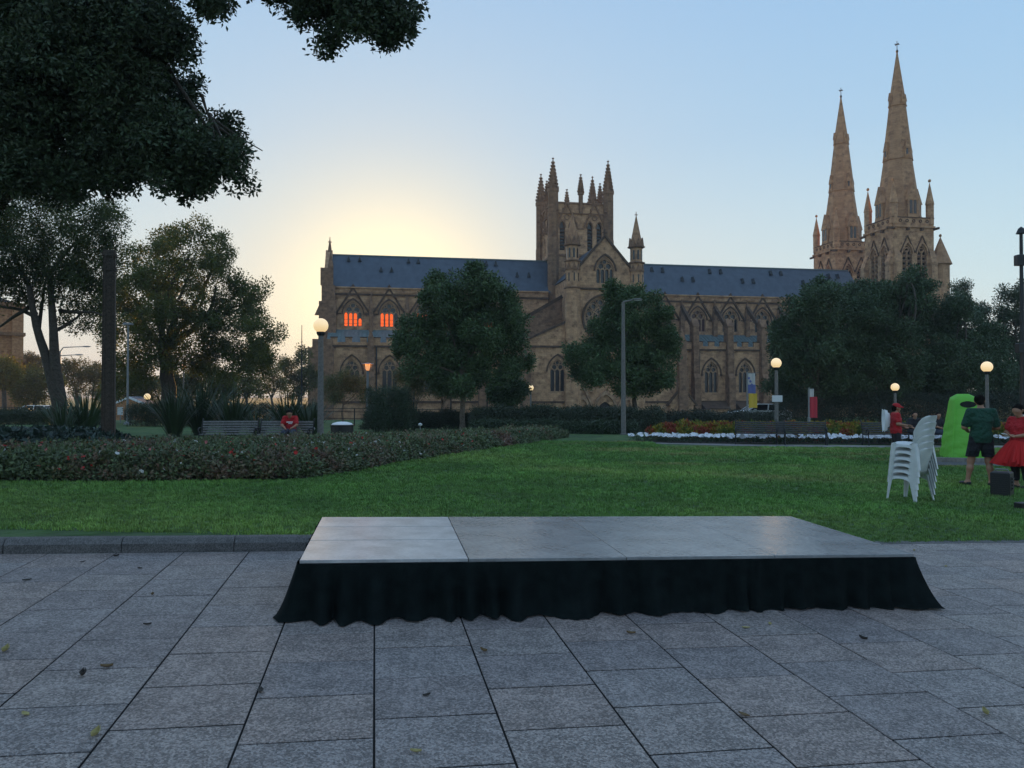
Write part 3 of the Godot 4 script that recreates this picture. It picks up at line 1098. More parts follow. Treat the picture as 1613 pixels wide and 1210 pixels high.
func build_transept(C: Node3D) -> void:
	var cx := 45.9
	var z := 20.0
	var x0 := 40.6
	var x1 := 51.2
	var w := MB.new()
	bay(w, x0, x1, -1, 11.6, cx, arch_side(1.25, -0.9, 1.6, 1.4), z, 1.0)
	bay(w, x0, x1, 11.6, 22.0, cx, round_side(3.6, 17.0, 18), z, 0.7)
	var sd := arch_side(1.55, 22.7, 24.9, 2.3)
	wall_hole(w, cx, [Vector2(cx, 22), Vector2(x1, 22), Vector2(x1, 24.4), Vector2(cx, 30.6)], [Vector2(cx, 22), Vector2(x0, 22), Vector2(x0, 24.4), Vector2(cx, 30.6)], sd, z, 0.5)
	part("transept_wall", w, M.stone, C)
	var sides := MB.new()
	sides.span(Vector3(x0, -1, 5.5), Vector3(x0 + .8, 24.2, z - .02))
	sides.span(Vector3(x1 - .8, -1, 5.5), Vector3(x1, 24.2, z - .02))
	sides.span(Vector3(x0 + .8, -1, z - 1.6), Vector3(x1 - .8, 24.0, z - 1.1))
	part("transept_side_wall", sides, M.stone, C)
	var rf := MB.new()
	rf.prism(PackedVector2Array([Vector2(x0 - .2, 24.3), Vector2(x1 + .2, 24.3), Vector2(cx, 30.1)]), 0.0, z - .6)
	part("transept_roof", rf, M.slate, C)
	var cp := MB.new()
	raking(cp, cx, 5.4, 24.5, 30.75, z - .1, 0.35, 0.75)
	cp.box(Vector3(cx, 31.3, z - .1), Vector3(.2, 1.3, .2))
	cp.box(Vector3(cx, 31.4, z - .1), Vector3(.8, .2, .2))
	cp.span(Vector3(x0, 21.7, z), Vector3(x1, 22.0, z + .3))
	ring(cp, Vector2(cx, 17.0), 3.72, 4.05, z, z + .3, 30)
	arch_ring(cp, cx, 1.75, 24.9, 2.6, .22, z, z + .25)
	part("transept_moulding", cp, M.dark_trim, C)
	gothic_window(C, cx, 1.55, 22.7, 24.9, 2.3, z - .3, 4)
	# rose window
	var rs := MB.new()
	var c := Vector2(cx, 17.0)
	ring(rs, c, 3.3, 3.6, z - .55, z - .2, 28)
	ring(rs, c, 0.75, 0.95, z - .5, z - .25, 12)
	ring(rs, c, 2.0, 2.16, z - .5, z - .25, 24)
	for i in 12:
		var a := TAU * i / 12.0
		var d := Vector2(cos(a), sin(a))
		rs.bar(Vector3(c.x + d.x * .9, c.y + d.y * .9, z - .38), Vector3(c.x + d.x * 3.35, c.y + d.y * 3.35, z - .38), 0.16, 0.2, Vector3(0, 0, 1))
		var a2 := a + TAU / 24.0
		ring(rs, c + Vector2(cos(a2), sin(a2)) * 2.72, 0.42, 0.56, z - .48, z - .26, 10)
		ring(rs, c + Vector2(cos(a2), sin(a2)) * 1.5, 0.26, 0.36, z - .48, z - .26, 8)
	var ro := part("rose_window", rs, M.tracery, C)
	var rg := MB.new()
	rg.poly(full(round_side(3.6, 17.0, 18), cx), z - .62)
	part("window_glass", rg, M.glass, ro)
	# portal: three gabled arches and the doors
	var po := MB.new()
	for q in [[cx, 1.9, 8.8, 2.2], [cx - 4.0, 1.2, 6.0, 1.4], [cx + 4.0, 1.2, 6.0, 1.4]]:
		raking(po, q[0], q[1] + .7, q[2] - 4.2, q[2], z + .25, 0.4, 0.5)
		arch_ring(po, q[0], q[1] - .35, 2.0, q[3], .4, z, z + .45)
		po.span(Vector3(q[0] - q[1] - .1, -1, z), Vector3(q[0] - q[1] + .35, 2.05, z + .45))
		po.span(Vector3(q[0] + q[1] - .35, -1, z), Vector3(q[0] + q[1] + .1, 2.05, z + .45))
		for k in 3:
			ring(po, Vector2(q[0] + (k - 1) * .5, q[2] - 2.6 + .4 * (k % 2)), .16, .3, z, z + .2, 8)
	part("portal", po, M.tracery, C)
	for s in [-1.0, 1.0]:
		var d := MB.new()
		d.span(Vector3(minf(cx, cx + s * 1.25), -0.9, z - .8), Vector3(maxf(cx, cx + s * 1.25), 2.9, z - .68))
		part("door", d, M.oak, C)
	# octagonal corner turrets
	for s in [-1.0, 1.0]:
		var tx: float = cx + s * 5.55
		var t := MB.new()
		t.lathe(Vector3(tx, 0, z - .2), [[1.45, -1], [1.45, 12], [1.3, 12.4], [1.3, 21.7], [1.22, 22.0], [1.22, 26.4]], 8, false, PI / 8)
		var o := part("turret", t, M.stone, C)
		var b := MB.new()
		for yy in [12.0, 21.75, 26.2, 28.9]:
			b.lathe(Vector3(tx, yy, z - .2), [[1.2, 0], [1.48, .1], [1.48, .28], [1.2, .36]], 8, false, PI / 8)
		for i in 8:
			var a := TAU * i / 8.0
			var bb := Transform3D(Basis(Vector3.UP, -a + PI / 2), Vector3(tx + cos(a) * 1.13, 0, z - .2 + sin(a) * 1.13))
			b.xf = bb
			gable_prism(b, 0, .5, 24.9, 26.1, -.04, .12)
			gable_prism(b, 0, .46, 29.2, 30.6, -.15, .1)
			b.xf = Transform3D()
		part("turret_band", b, M.trim, o)
		var lt := MB.new()
		lt.lathe(Vector3(tx, 0, z - .2), [[1.02, 26.4], [1.02, 29.0]], 8, false, PI / 8)
		part("lantern", lt, M.stone, o)
		var sl := MB.new()
		for i in 8:
			var a := TAU * i / 8.0
			sl.xf = Transform3D(Basis(Vector3.UP, -a + PI / 2), Vector3(tx + cos(a) * .96, 0, z - .2 + sin(a) * .96))
			sl.prism(full(arch_side(.16, 26.9, 28.2, .35), 0), 0.0, .03)
			sl.xf = Transform3D(Basis(Vector3.UP, -a + PI / 2), Vector3(tx + cos(a) * 1.14, 0, z - .2 + sin(a) * 1.14))
			sl.prism(full(arch_side(.1, 23.0, 24.2, .2), 0), 0.0, .03)
		part("slit_window", sl, M.glass, o)
		var sp := MB.new()
		sp.lathe(Vector3(tx, 29.2, z - .2), [[1.1, 0], [.05, 5.3]], 8, false, PI / 8)
		sp.box(Vector3(tx, 34.6, z - .2), Vector3(.1, 1.0, .1))
		sp.box(Vector3(tx, 34.6, z - .2), Vector3(.5, .12, .12))
		part("turret_spire", sp, M.spire_stone, o)
	# transept aisles with raking parapets
	for s in [-1.0, 1.0]:
		var ax: float = cx + s * 8.4
		var xa: float = cx + s * 5.8
		var xb: float = cx + s * 13.6
		var lo := minf(xa, xb)
		var hi := maxf(xa, xb)
		var m := MB.new()
		var top_l := 16.6 if s > 0 else 13.0
		var top_r := 13.0 if s > 0 else 16.6
		var wx: float = cx + s * 8.0
		var side := arch_side(1.3, 4.6, 8.0, 2.2)
		wall_hole(m, wx, [Vector2(wx, -1), Vector2(hi, -1), Vector2(hi, top_r), Vector2(wx, lerpf(top_l, top_r, (wx - lo) / (hi - lo)))], [Vector2(wx, -1), Vector2(lo, -1), Vector2(lo, top_l), Vector2(wx, lerpf(top_l, top_r, (wx - lo) / (hi - lo)))], side, 19.4, .5)
		m.span(Vector3(xb - .35, -1, 11), Vector3(xb + .35, 12.8, 19.38))
		part("transept_aisle_wall", m, M.stone, C)
		gothic_window(C, wx, 1.3, 4.6, 8.0, 2.2, 19.05, 3)
		var cap := MB.new()
		cap.bar(Vector3(xa, 16.7, 19.2), Vector3(xb, 13.1, 19.2), 0.9, 0.35)
		cap.span(Vector3(lo, 12.0, 19.4), Vector3(hi, 12.3, 19.65))
		cap.span(Vector3(lo, 2.8, 19.4), Vector3(hi, 3.1, 19.65))
		arch_ring(cap, wx, 1.75, 8.0, 2.7, .2, 19.4, 19.6)
		cap.bar(Vector3(xa, 21.3, 13.5), Vector3(xb + s * 1.0, 16.2, 13.5), 0.6, 0.6)
		part("transept_aisle_coping", cap, M.dark_trim, C)
		var r := MB.new()
		r.hexa([Vector3(lo, 11.0, 6), Vector3(hi, 11.0, 6), Vector3(hi, 11.0, 19.2), Vector3(lo, 11.0, 19.2), Vector3(lo, top_l - .15, 6), Vector3(hi, top_r - .15, 6), Vector3(hi, top_r - .15, 19.2), Vector3(lo, top_l - .15, 19.2)])
		part("transept_aisle_roof", r, M.lead, C)
		var fz := MB.new()
		fz.prism(PackedVector2Array([Vector2(xa, 16.0), Vector2(xb, 13.2), Vector2(xb + s * .9, 16.0), Vector2(xa, 21.2)]), 13.3, 13.7)
		part("buttress_wall", fz, M.trim, C)
		var bt := MB.new()
		bt.span(Vector3(xb - .8, -1, 19.38), Vector3(xb + .8, 9.0, 20.8))
		bt.span(Vector3(xb - .7, 9.0, 19.38), Vector3(xb + .7, 13.4, 20.3))
		bt.lathe(Vector3(xb, 13.4, 19.8), [[.8, 0], [.03, 2.4]], 4, false, PI / 4)
		part("buttress", bt, M.trim, C)
		if ax > 0 and s > 0:
			var pc := MB.new()
			gable_prism(pc, 59.5, 2.6, 2.4, 5.4, 15.0, 20.0)
			pc.span(Vector3(57.4, -1, 15), Vector3(61.6, 2.5, 19.9))
			arch_ring(pc, 59.5, 1.0, 1.2, 1.5, .3, 20.0, 20.25)
			part("porch", pc, M.stone, C)
			var pr := MB.new()
			raking(pr, 59.5, 2.7, 2.3, 5.6, 19.9, .3, .6)
			pr.prism(full(arch_side(.95, -1, 1.2, 1.4), 59.5), 19.9, 20.05)
			part("porch_coping", pr, M.dark_trim, C)
	for ax in [68.5, 75.2]:
		var an := MB.new()
		an.span(Vector3(ax - 2.2, -1, 12), Vector3(ax + 2.2, 1.6, 14.4))
		part("annex", an, M.stone, C)
		var ar := MB.new()
		ar.hexa([Vector3(ax - 2.4, 1.6, 12), Vector3(ax + 2.4, 1.6, 12), Vector3(ax + 2.4, 1.6, 14.7), Vector3(ax - 2.4, 1.6, 14.7), Vector3(ax - 2.4, 3.0, 12), Vector3(ax + 2.4, 3.0, 12), Vector3(ax + 2.4, 1.75, 14.7), Vector3(ax - 2.4, 1.75, 14.7)])
		part("annex_roof", ar, M.dark_trim, C)

func build_crossing(C: Node3D) -> void:
	var cx := 45.7
	var h := 5.3
	var tw := MB.new()
	var tr := MB.new()
	var gl := MB.new()
	var lv := MB.new()
	for f in 4:
		var xf := Transform3D(Basis(Vector3.UP, PI / 2 * f), Vector3(cx, 0, 0))
		for m in [tw, tr, gl, lv]:
			m.xf = xf
		var xs := [-3.55, -1.75, 1.75, 3.55]
		var cuts := [-h, -2.65, 0.0, 2.65, h]
		for k in 4:
			bay(tw, cuts[k], cuts[k + 1], 20.0, 39.9, xs[k], arch_side(.5, 31.0, 35.2, 1.2), h, .6)
			gl.poly(full(arch_side(.5, 31.0, 35.2, 1.2), xs[k]), h - .5)
			for q in 7:
				lv.box(Vector3(xs[k], 31.4 + q * .62, h - .3), Vector3(.98, .08, .4), Basis(Vector3.RIGHT, .6))
			arch_ring(tr, xs[k], .52, 35.2, 1.25, .16, h, h + .16)
		for s in [-2.65, 2.65]:
			raking(tr, s, 2.05, 35.4, 39.9, h + .1, .28, .3)
			ring(tr, Vector2(s, 37.2), .35, .55, h, h + .15, 10)
			tr.box(Vector3(s, 40.6, h + .05), Vector3(.18, 1.2, .18))
			tr.box(Vector3(s, 40.75, h + .05), Vector3(.55, .18, .18))
			for q in [-1.0, 1.0]:
				for r in 5:
					tr.box(Vector3(s + q * lerpf(2.0, .2, (r + .5) / 5.0), lerpf(35.7, 40.0, (r + .5) / 5.0), h + .15), Vector3(.25, .22, .3))
		tr.span(Vector3(-h, 37.8, h), Vector3(h, 38.05, h + .22))
		tr.span(Vector3(-h, 35.0, h), Vector3(-4.4, 35.3, h + .2))
		tr.span(Vector3(4.4, 35.0, h), Vector3(h, 35.3, h + .2))
		tr.span(Vector3(-.6, 35.0, h), Vector3(.6, 35.3, h + .2))
		tr.span(Vector3(-h, 29.9, h), Vector3(h, 30.3, h + .25))
		tr.span(Vector3(-h, 39.7, h - .3), Vector3(h, 40.0, h + .2))
		for q in [-4.6, 4.6]:
			tr.box(Vector3(q, 38.3, h + .5), Vector3(.3, .3, 1.0))
	for m in [tw, tr, gl, lv]:
		m.xf = Transform3D()
	tw.span(Vector3(cx - h + .7, 20, -h + .7), Vector3(cx + h - .7, 39.5, h - .7))
	var t := part("crossing_tower", tw, M.stone, C)
	part("tower_moulding", tr, M.trim, t)
	part("belfry_opening", gl, M.glass, t)
	part("louvre", lv, M.dark_trim, t)
	for i in 4:
		var a := PI / 4 + PI / 2 * i
		var p := Vector3(cx + cos(a) * h * 1.4142, 0, sin(a) * h * 1.4142)
		var m := MB.new()
		m.lathe(p, [[1.05, 20.0], [1.05, 33], [.98, 33.2], [.98, 41.6], [1.12, 41.8], [1.12, 42.4], [.9, 42.5]], 8, false, PI / 8)
		crocket_spire(m, p + Vector3(0, 42.4, 0), .92, 5.9, 8, 8)
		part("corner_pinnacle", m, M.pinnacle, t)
		var b := PI / 2 * i
		var q := Vector3(cx + cos(b) * h, 0, sin(b) * h)
		var n := MB.new()
		n.lathe(q, [[.42, 38], [.42, 41.4], [.6, 41.5], [.6, 41.8], [.42, 41.9]], 8, false, PI / 8)
		crocket_spire(n, q + Vector3(0, 41.8, 0), .5, 3.6, 8, 6)
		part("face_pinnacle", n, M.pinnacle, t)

func build_spire_tower(C: Node3D, s: float) -> void:
	var cx := 107.3 if s > 0 else 110.0
	var cz := s * 11.2
	var h := 4.25
	var tw := MB.new()
	var tr := MB.new()
	var gl := MB.new()
	var lv := MB.new()
	var dk := MB.new()
	for f in 4:
		var xf := Transform3D(Basis(Vector3.UP, PI / 2 * f), Vector3(cx, 0, cz))
		for m in [tw, tr, gl, lv, dk]:
			m.xf = xf
		for k in 2:
			var q := [-1.35, 1.75][k] as float
			bay(tw, [-h, 0.2][k], [0.2, h][k], 0, 36.2, q, arch_side(1.02, 21.5, 30.6, 1.9), h, .8)
			gl.poly(full(arch_side(1.02, 21.5, 30.6, 1.9), q), h - .7)
			for y in 9:
				for e in [-.5, .5]:
					lv.box(Vector3(q + e, 22.4 + y * .98, h - .4), Vector3(.82, .42, .5), Basis(Vector3.RIGHT, .5))
			tr.span(Vector3(q - .1, 21.5, h - .5), Vector3(q + .1, 31.2, h - .1))
			ring(tr, Vector2(q, 31.3), .34, .5, h - .5, h - .15, 10)
			arch_ring(tr, q, 1.04, 30.6, 1.95, .2, h, h + .22)
			arch_ring(tr, q, .8, 30.6, 1.5, .16, h - .4, h - .1)
			raking(dk, q, 1.5, 30.8, 34.0, h + .1, .14, .22)
		tr.span(Vector3(-h - .1, 35.5, h), Vector3(h + .1, 35.85, h + .3))
		tr.span(Vector3(-h, 36.2, h - .4), Vector3(h, 37.3, h + .05))
		for k in 5:
			ring(dk, Vector2(-2.8 + 1.4 * k, 36.75), .18, .34, h + .05, h + .14, 8)
		dk.span(Vector3(-h, 37.3, h - .45), Vector3(h, 37.48, h + .15))
		dk.box(Vector3(-1.4, 35.2, h + .3), Vector3(.5, .5, .6))
		dk.box(Vector3(1.5, 35.2, h + .3), Vector3(.5, .5, .6))
		dk.box(Vector3(4.3, 35.3, h + .5), Vector3(.35, .4, 1.6))
		dk.span(Vector3(-h, 20.4, h), Vector3(h, 20.8, h + .25))
		# corner buttresses with gabled heads
		for q in [-h + .55, h - .55]:
			tr.span(Vector3(q - .6, 0, h), Vector3(q + .6, 29.0, h + .95))
			tr.taper(Vector3(q, 29.0, h + .47), Vector2(1.2, .95), Vector3(q, 31.2, h + .1), Vector2(1.0, .15))
	for m in [tw, tr, gl, lv, dk]:
		m.xf = Transform3D()
	tw.span(Vector3(cx - h + .85, 0, cz - h + .85), Vector3(cx + h - .85, 36.4, cz + h - .85))
	var t := part("spire_tower", tw, M.stone, C)
	tag(t, "nearer tower with the taller looking spire" if s > 0 else "farther tower behind the roof ridge")
	part("tower_moulding", tr, M.stone, t)
	part("weathered_moulding", dk, M.dark_trim, t)
	part("belfry_opening", gl, M.glass, t)
	part("louvre", lv, M.trim, t)
	for i in 4:
		var a := PI / 4 + PI / 2 * i
		var p := Vector3(cx + cos(a) * (h - .45) * 1.4142, 0, cz + sin(a) * (h - .45) * 1.4142)
		var m := MB.new()
		m.lathe(p, [[.72, 36.2], [.72, 40.0], [.82, 40.1], [.05, 44.2]], 8, false, PI / 8)
		m.ball(p + Vector3(0, 44.6, 0), Vector3(.28, .32, .28), 8, 6)
		part("pinnacle", m, M.stone, t)
	var sp := MB.new()
	var prof := [[4.35, 36.8], [2.62, 49.2], [2.75, 49.3], [1.55, 59.8], [1.66, 59.9], [.09, 70.6]]
	sp.lathe(Vector3(cx, 0, cz), prof, 8, false, PI / 8)
	part("spire", sp, M.spire_stone, t)
	var bd := MB.new()
	for q in [[2.62, 49.2], [1.55, 59.8]]:
		bd.lathe(Vector3(cx, q[1], cz), [[q[0], -.12], [q[0] + .18, 0], [q[0] + .14, .2], [q[0] - .05, .25]], 8, false, PI / 8)
	for i in 4:   # gabled spire lights, three tiers
		var a := PI / 2 * i
		for tier in [[37.0, 6.2, 1.25, 3.95, 2.6], [49.4, 2.6, .6, 2.45, 1.2], [60.0, 1.5, .34, 1.5, .6]]:
			var r: float = tier[3]
			var tilt := atan((4.35 - .09) / 33.8)
			bd.xf = Transform3D(Basis(Vector3.UP, -a + PI / 2), Vector3(cx, 0, cz))
			gable_prism(bd, 0, tier[2], tier[0] + tier[1] * .6, tier[0] + tier[1] + .9, r - tier[4], r + .34)
			bd.span(Vector3(-tier[2] * .85, tier[0], r - tier[4]), Vector3(tier[2] * .85, tier[0] + tier[1] * .6, r + .22))
			bd.xf = Transform3D()
			if tilt > 9:
				break
	part("spire_light", bd, M.spire_stone, t)
	var so := MB.new()
	for i in 4:
		var a := PI / 2 * i
		so.xf = Transform3D(Basis(Vector3.UP, -a + PI / 2), Vector3(cx, 0, cz))
		for e in [-.42, .42]:
			so.prism(full(arch_side(.3, 38.2, 40.4, .7), e), 4.12, 4.2)
		so.prism(full(arch_side(.22, 49.9, 51.1, .5), 0), 2.6, 2.7)
	so.xf = Transform3D()
	part("spire_opening", so, M.glass, t)
	var cr := MB.new()
	cr.lathe(Vector3(cx, 70.4, cz), [[.2, 0], [.25, .3], [.07, .6], [.06, 2.2]], 8)
	cr.box(Vector3(cx, 72.0, cz), Vector3(1.0, .12, .12))
	cr.box(Vector3(cx, 72.0, cz), Vector3(.12, .12, 1.0))
	part("cross", cr, M.iron, t)
	if s > 0:
		var tp := Vector3(cx + 6.0, 0, cz + 3.8)
		var st := MB.new()
		st.lathe(tp, [[1.7, -1], [1.7, 20.4], [1.6, 20.8], [1.6, 28.6], [2.0, 28.8]], 8, false, PI / 8)
		st.span(Vector3(cx + h, 0, cz + 1.6), Vector3(tp.x, 26.0, cz + 5.0))
		var sto := part("stair_turret", st, M.stone, t)
		var rf := MB.new()
		rf.lathe(tp, [[2.1, 28.8], [.06, 34.0]], 8, false, PI / 8)
		rf.ball(tp + Vector3(0, 34.3, 0), Vector3(.26, .3, .26), 8, 6)
		rf.set("col", Color.WHITE)
		part("turret_roof", rf, M.spire_stone, t)
		sto.set_meta("label", "octagonal stair turret with pointed roof")
		var w := MB.new()
		w.span(Vector3(104.0, -1, -7), Vector3(111, 24, 7.0))
		part("front_wall", w, M.stone, C)

# ---------------------------------------------------------------- plants
func leaf_clump(nl: int, spread: float, size: float, ratio: float, seed_: int) -> ArrayMesh:
	var r := RandomNumberGenerator.new()
	r.seed = seed_
	var mb := MB.new()
	for i in nl:
		var d := Vector3(r.randfn(), r.randfn(), r.randfn()).normalized()
		var c := d * spread * pow(r.randf(), 0.6)
		var dir := (d + Vector3(r.randfn(), r.randfn() - .3, r.randfn()) * 0.6).normalized()
		var side := dir.cross(Vector3(r.randfn(), r.randfn(), r.randfn())).normalized()
		var up := side.cross(dir)
		var l := size * r.randf_range(0.7, 1.2)
		var w := l * ratio * 0.5
		var tone := r.randf_range(0.75, 1.25)
		mb.col = Color(tone, tone * r.randf_range(.95, 1.05), tone)
		var m1 := c + dir * l * 0.45
		mb.tri(c, m1 + side * w + up * w * .35, c + dir * l)
		mb.tri(c, c + dir * l, m1 - side * w + up * w * .35)
	return mb.mesh()

func foliage(parent: Node, called: String, mesh: Mesh, mat: Material, blobs: Array, count: int, s0: float, s1: float, tone: Color, gap := 0.0, gap_freq := 0.35, seed_ := 1, opts_lobes := 7) -> MultiMeshInstance3D:
	# blobs of [centre, radii Vector3]; clumps lie mostly in the outer part of each
	var r := RandomNumberGenerator.new()
	r.seed = seed_
	var nz := FastNoiseLite.new()
	nz.seed = seed_ + 3
	nz.frequency = gap_freq
	nz.fractal_octaves = 2
	if parent != self:
		var finer := []
		for b in blobs:
			finer.append([b[0], b[1] * 0.84])
			for i in opts_lobes:
				var dd := Vector3(r.randfn(), r.randfn() * .8 + .1, r.randfn()).normalized()
				var q := r.randf_range(.24, .46)
				finer.append([b[0] + dd * b[1] * (1.04 - q * .45), b[1] * q * Vector3(1.0, r.randf_range(.65, .95), 1.0)])
		blobs = finer
	var total := 0.0
	for b in blobs:
		total += pow(b[1].x * b[1].y * b[1].z, 0.667)
	var xfs := []
	var cols := []
	for b in blobs:
		var nb := int(count * pow(b[1].x * b[1].y * b[1].z, 0.667) / total)
		for i in nb:
			var d := Vector3(r.randfn(), r.randfn(), r.randfn()).normalized()
			var lump := 1.0 + 0.38 * nz.get_noise_3dv((b[0] + d * b[1]) * 1.7)
			var p: Vector3 = b[0] + d * b[1] * (0.35 + 0.65 * pow(r.randf(), 0.45)) * lump
			if gap > 0.0 and nz.get_noise_3dv(p * 1.6 + Vector3(50, 0, 0)) < -0.62 + gap:
				continue
			var q := Quaternion(Vector3(r.randfn(), r.randfn(), r.randfn()).normalized(), r.randf() * TAU)
			var s := r.randf_range(s0, s1)
			xfs.append(Transform3D(Basis(q).scaled(Vector3.ONE * s), p))
			var t := r.randf_range(0.7, 1.3)
			var y := r.randf_range(-.12, .16)
			cols.append(Color(tone.r * t * (1.0 + y), tone.g * t, tone.b * t * (1.0 - y * .5)))
	return scatter(parent, called, mesh, mat, xfs, cols)

func scatter(parent: Node, called: String, mesh: Mesh, mat: Material, xfs: Array, cols: Array) -> MultiMeshInstance3D:
	var mm := MultiMesh.new()
	mm.transform_format = MultiMesh.TRANSFORM_3D
	mm.use_colors = true
	mm.mesh = mesh
	mm.instance_count = xfs.size()
	for i in xfs.size():
		mm.set_instance_transform(i, xfs[i])
		mm.set_instance_color(i, cols[i])
	var o := MultiMeshInstance3D.new()
	o.name = numbered(called) if parent == self else called
	o.multimesh = mm
	if parent != self:
		o.set_meta("kind", "stuff")
	o.material_override = mat
	parent.add_child(o, true)
	return o

func blob(px: float, py: float, rx: float, d: float, ry := -1.0, rz := -1.0) -> Array:   # sizes as seen, in pixels of the photograph
	var k := d / F
	var yy := ry if ry > 0 else rx
	var zz := rz if rz > 0 else rx
	return [at(px, py, d), Vector3(rx * k, yy * k, zz * k)]

func wood(mb: MB, a: Vector3, b: Vector3, r0: float, r1: float, bow := 0.08, n := 7) -> void:
	var pts := []
	var rad := []
	var len_ := (b - a).length()
	var off := Vector3(rng.randfn(), rng.randfn() * .3 + .4, rng.randfn()) * len_ * bow
	for i in n + 1:
		var t := float(i) / n
		pts.append(a.lerp(b, t) + off * sin(PI * t) + Vector3(rng.randfn(), 0, rng.randfn()) * r0 * 0.12 * (1.0 if i > 0 and i < n else 0.0))
		rad.append(lerpf(r0, r1, pow(t, .8)))
	rad[0] *= 1.25
	mb.tube(pts, rad, 9)

func tree(called: String, label: String, base: Vector3, fork: Vector3, r0: float, blobs: Array, count: int, tone: Color, mesh: Mesh, s0: float, s1: float, opts := {}) -> Node3D:
	var t := thing(called, label, "tree", base, 0.0, opts.get("group", ""))
	var inv := -base
	var tr := MB.new()
	wood(tr, Vector3(0, -.1, 0), fork + inv, r0, r0 * 0.72, opts.get("bow", 0.04))
	var bark: Material = opts.get("bark", M.bark)
	part("trunk", tr, bark, t)
	var loc := []
	for b in blobs:
		loc.append([b[0] + inv, b[1]])
	if opts.get("limbs", true):
		var kmax: int = opts.get("limb_count", 12)
		for k in mini(blobs.size(), kmax):
			var br := MB.new()
			var tip: Vector3 = loc[k][0]
			var f2 := (fork + inv).lerp(Vector3(0, 0, 0), rng.randf_range(0.0, 0.12))
			wood(br, f2, tip, r0 * rng.randf_range(.38, .55), r0 * .12, .1)
			for j in 4:
				var d := Vector3(rng.randfn(), rng.randfn() * .6 + .2, rng.randfn()).normalized()
				var m := f2.lerp(tip, rng.randf_range(.55, .95))
				wood(br, m, tip + d * loc[k][1] * .8, r0 * .13, r0 * .03, .06, 4)
			part("branch", br, bark, t)
	foliage(t, "crown", mesh, opts.get("mat", M.leaf), loc, count, s0, s1, tone, opts.get("gap", 0.12), opts.get("gap_freq", .35), hash(label) % 9999)
	return t

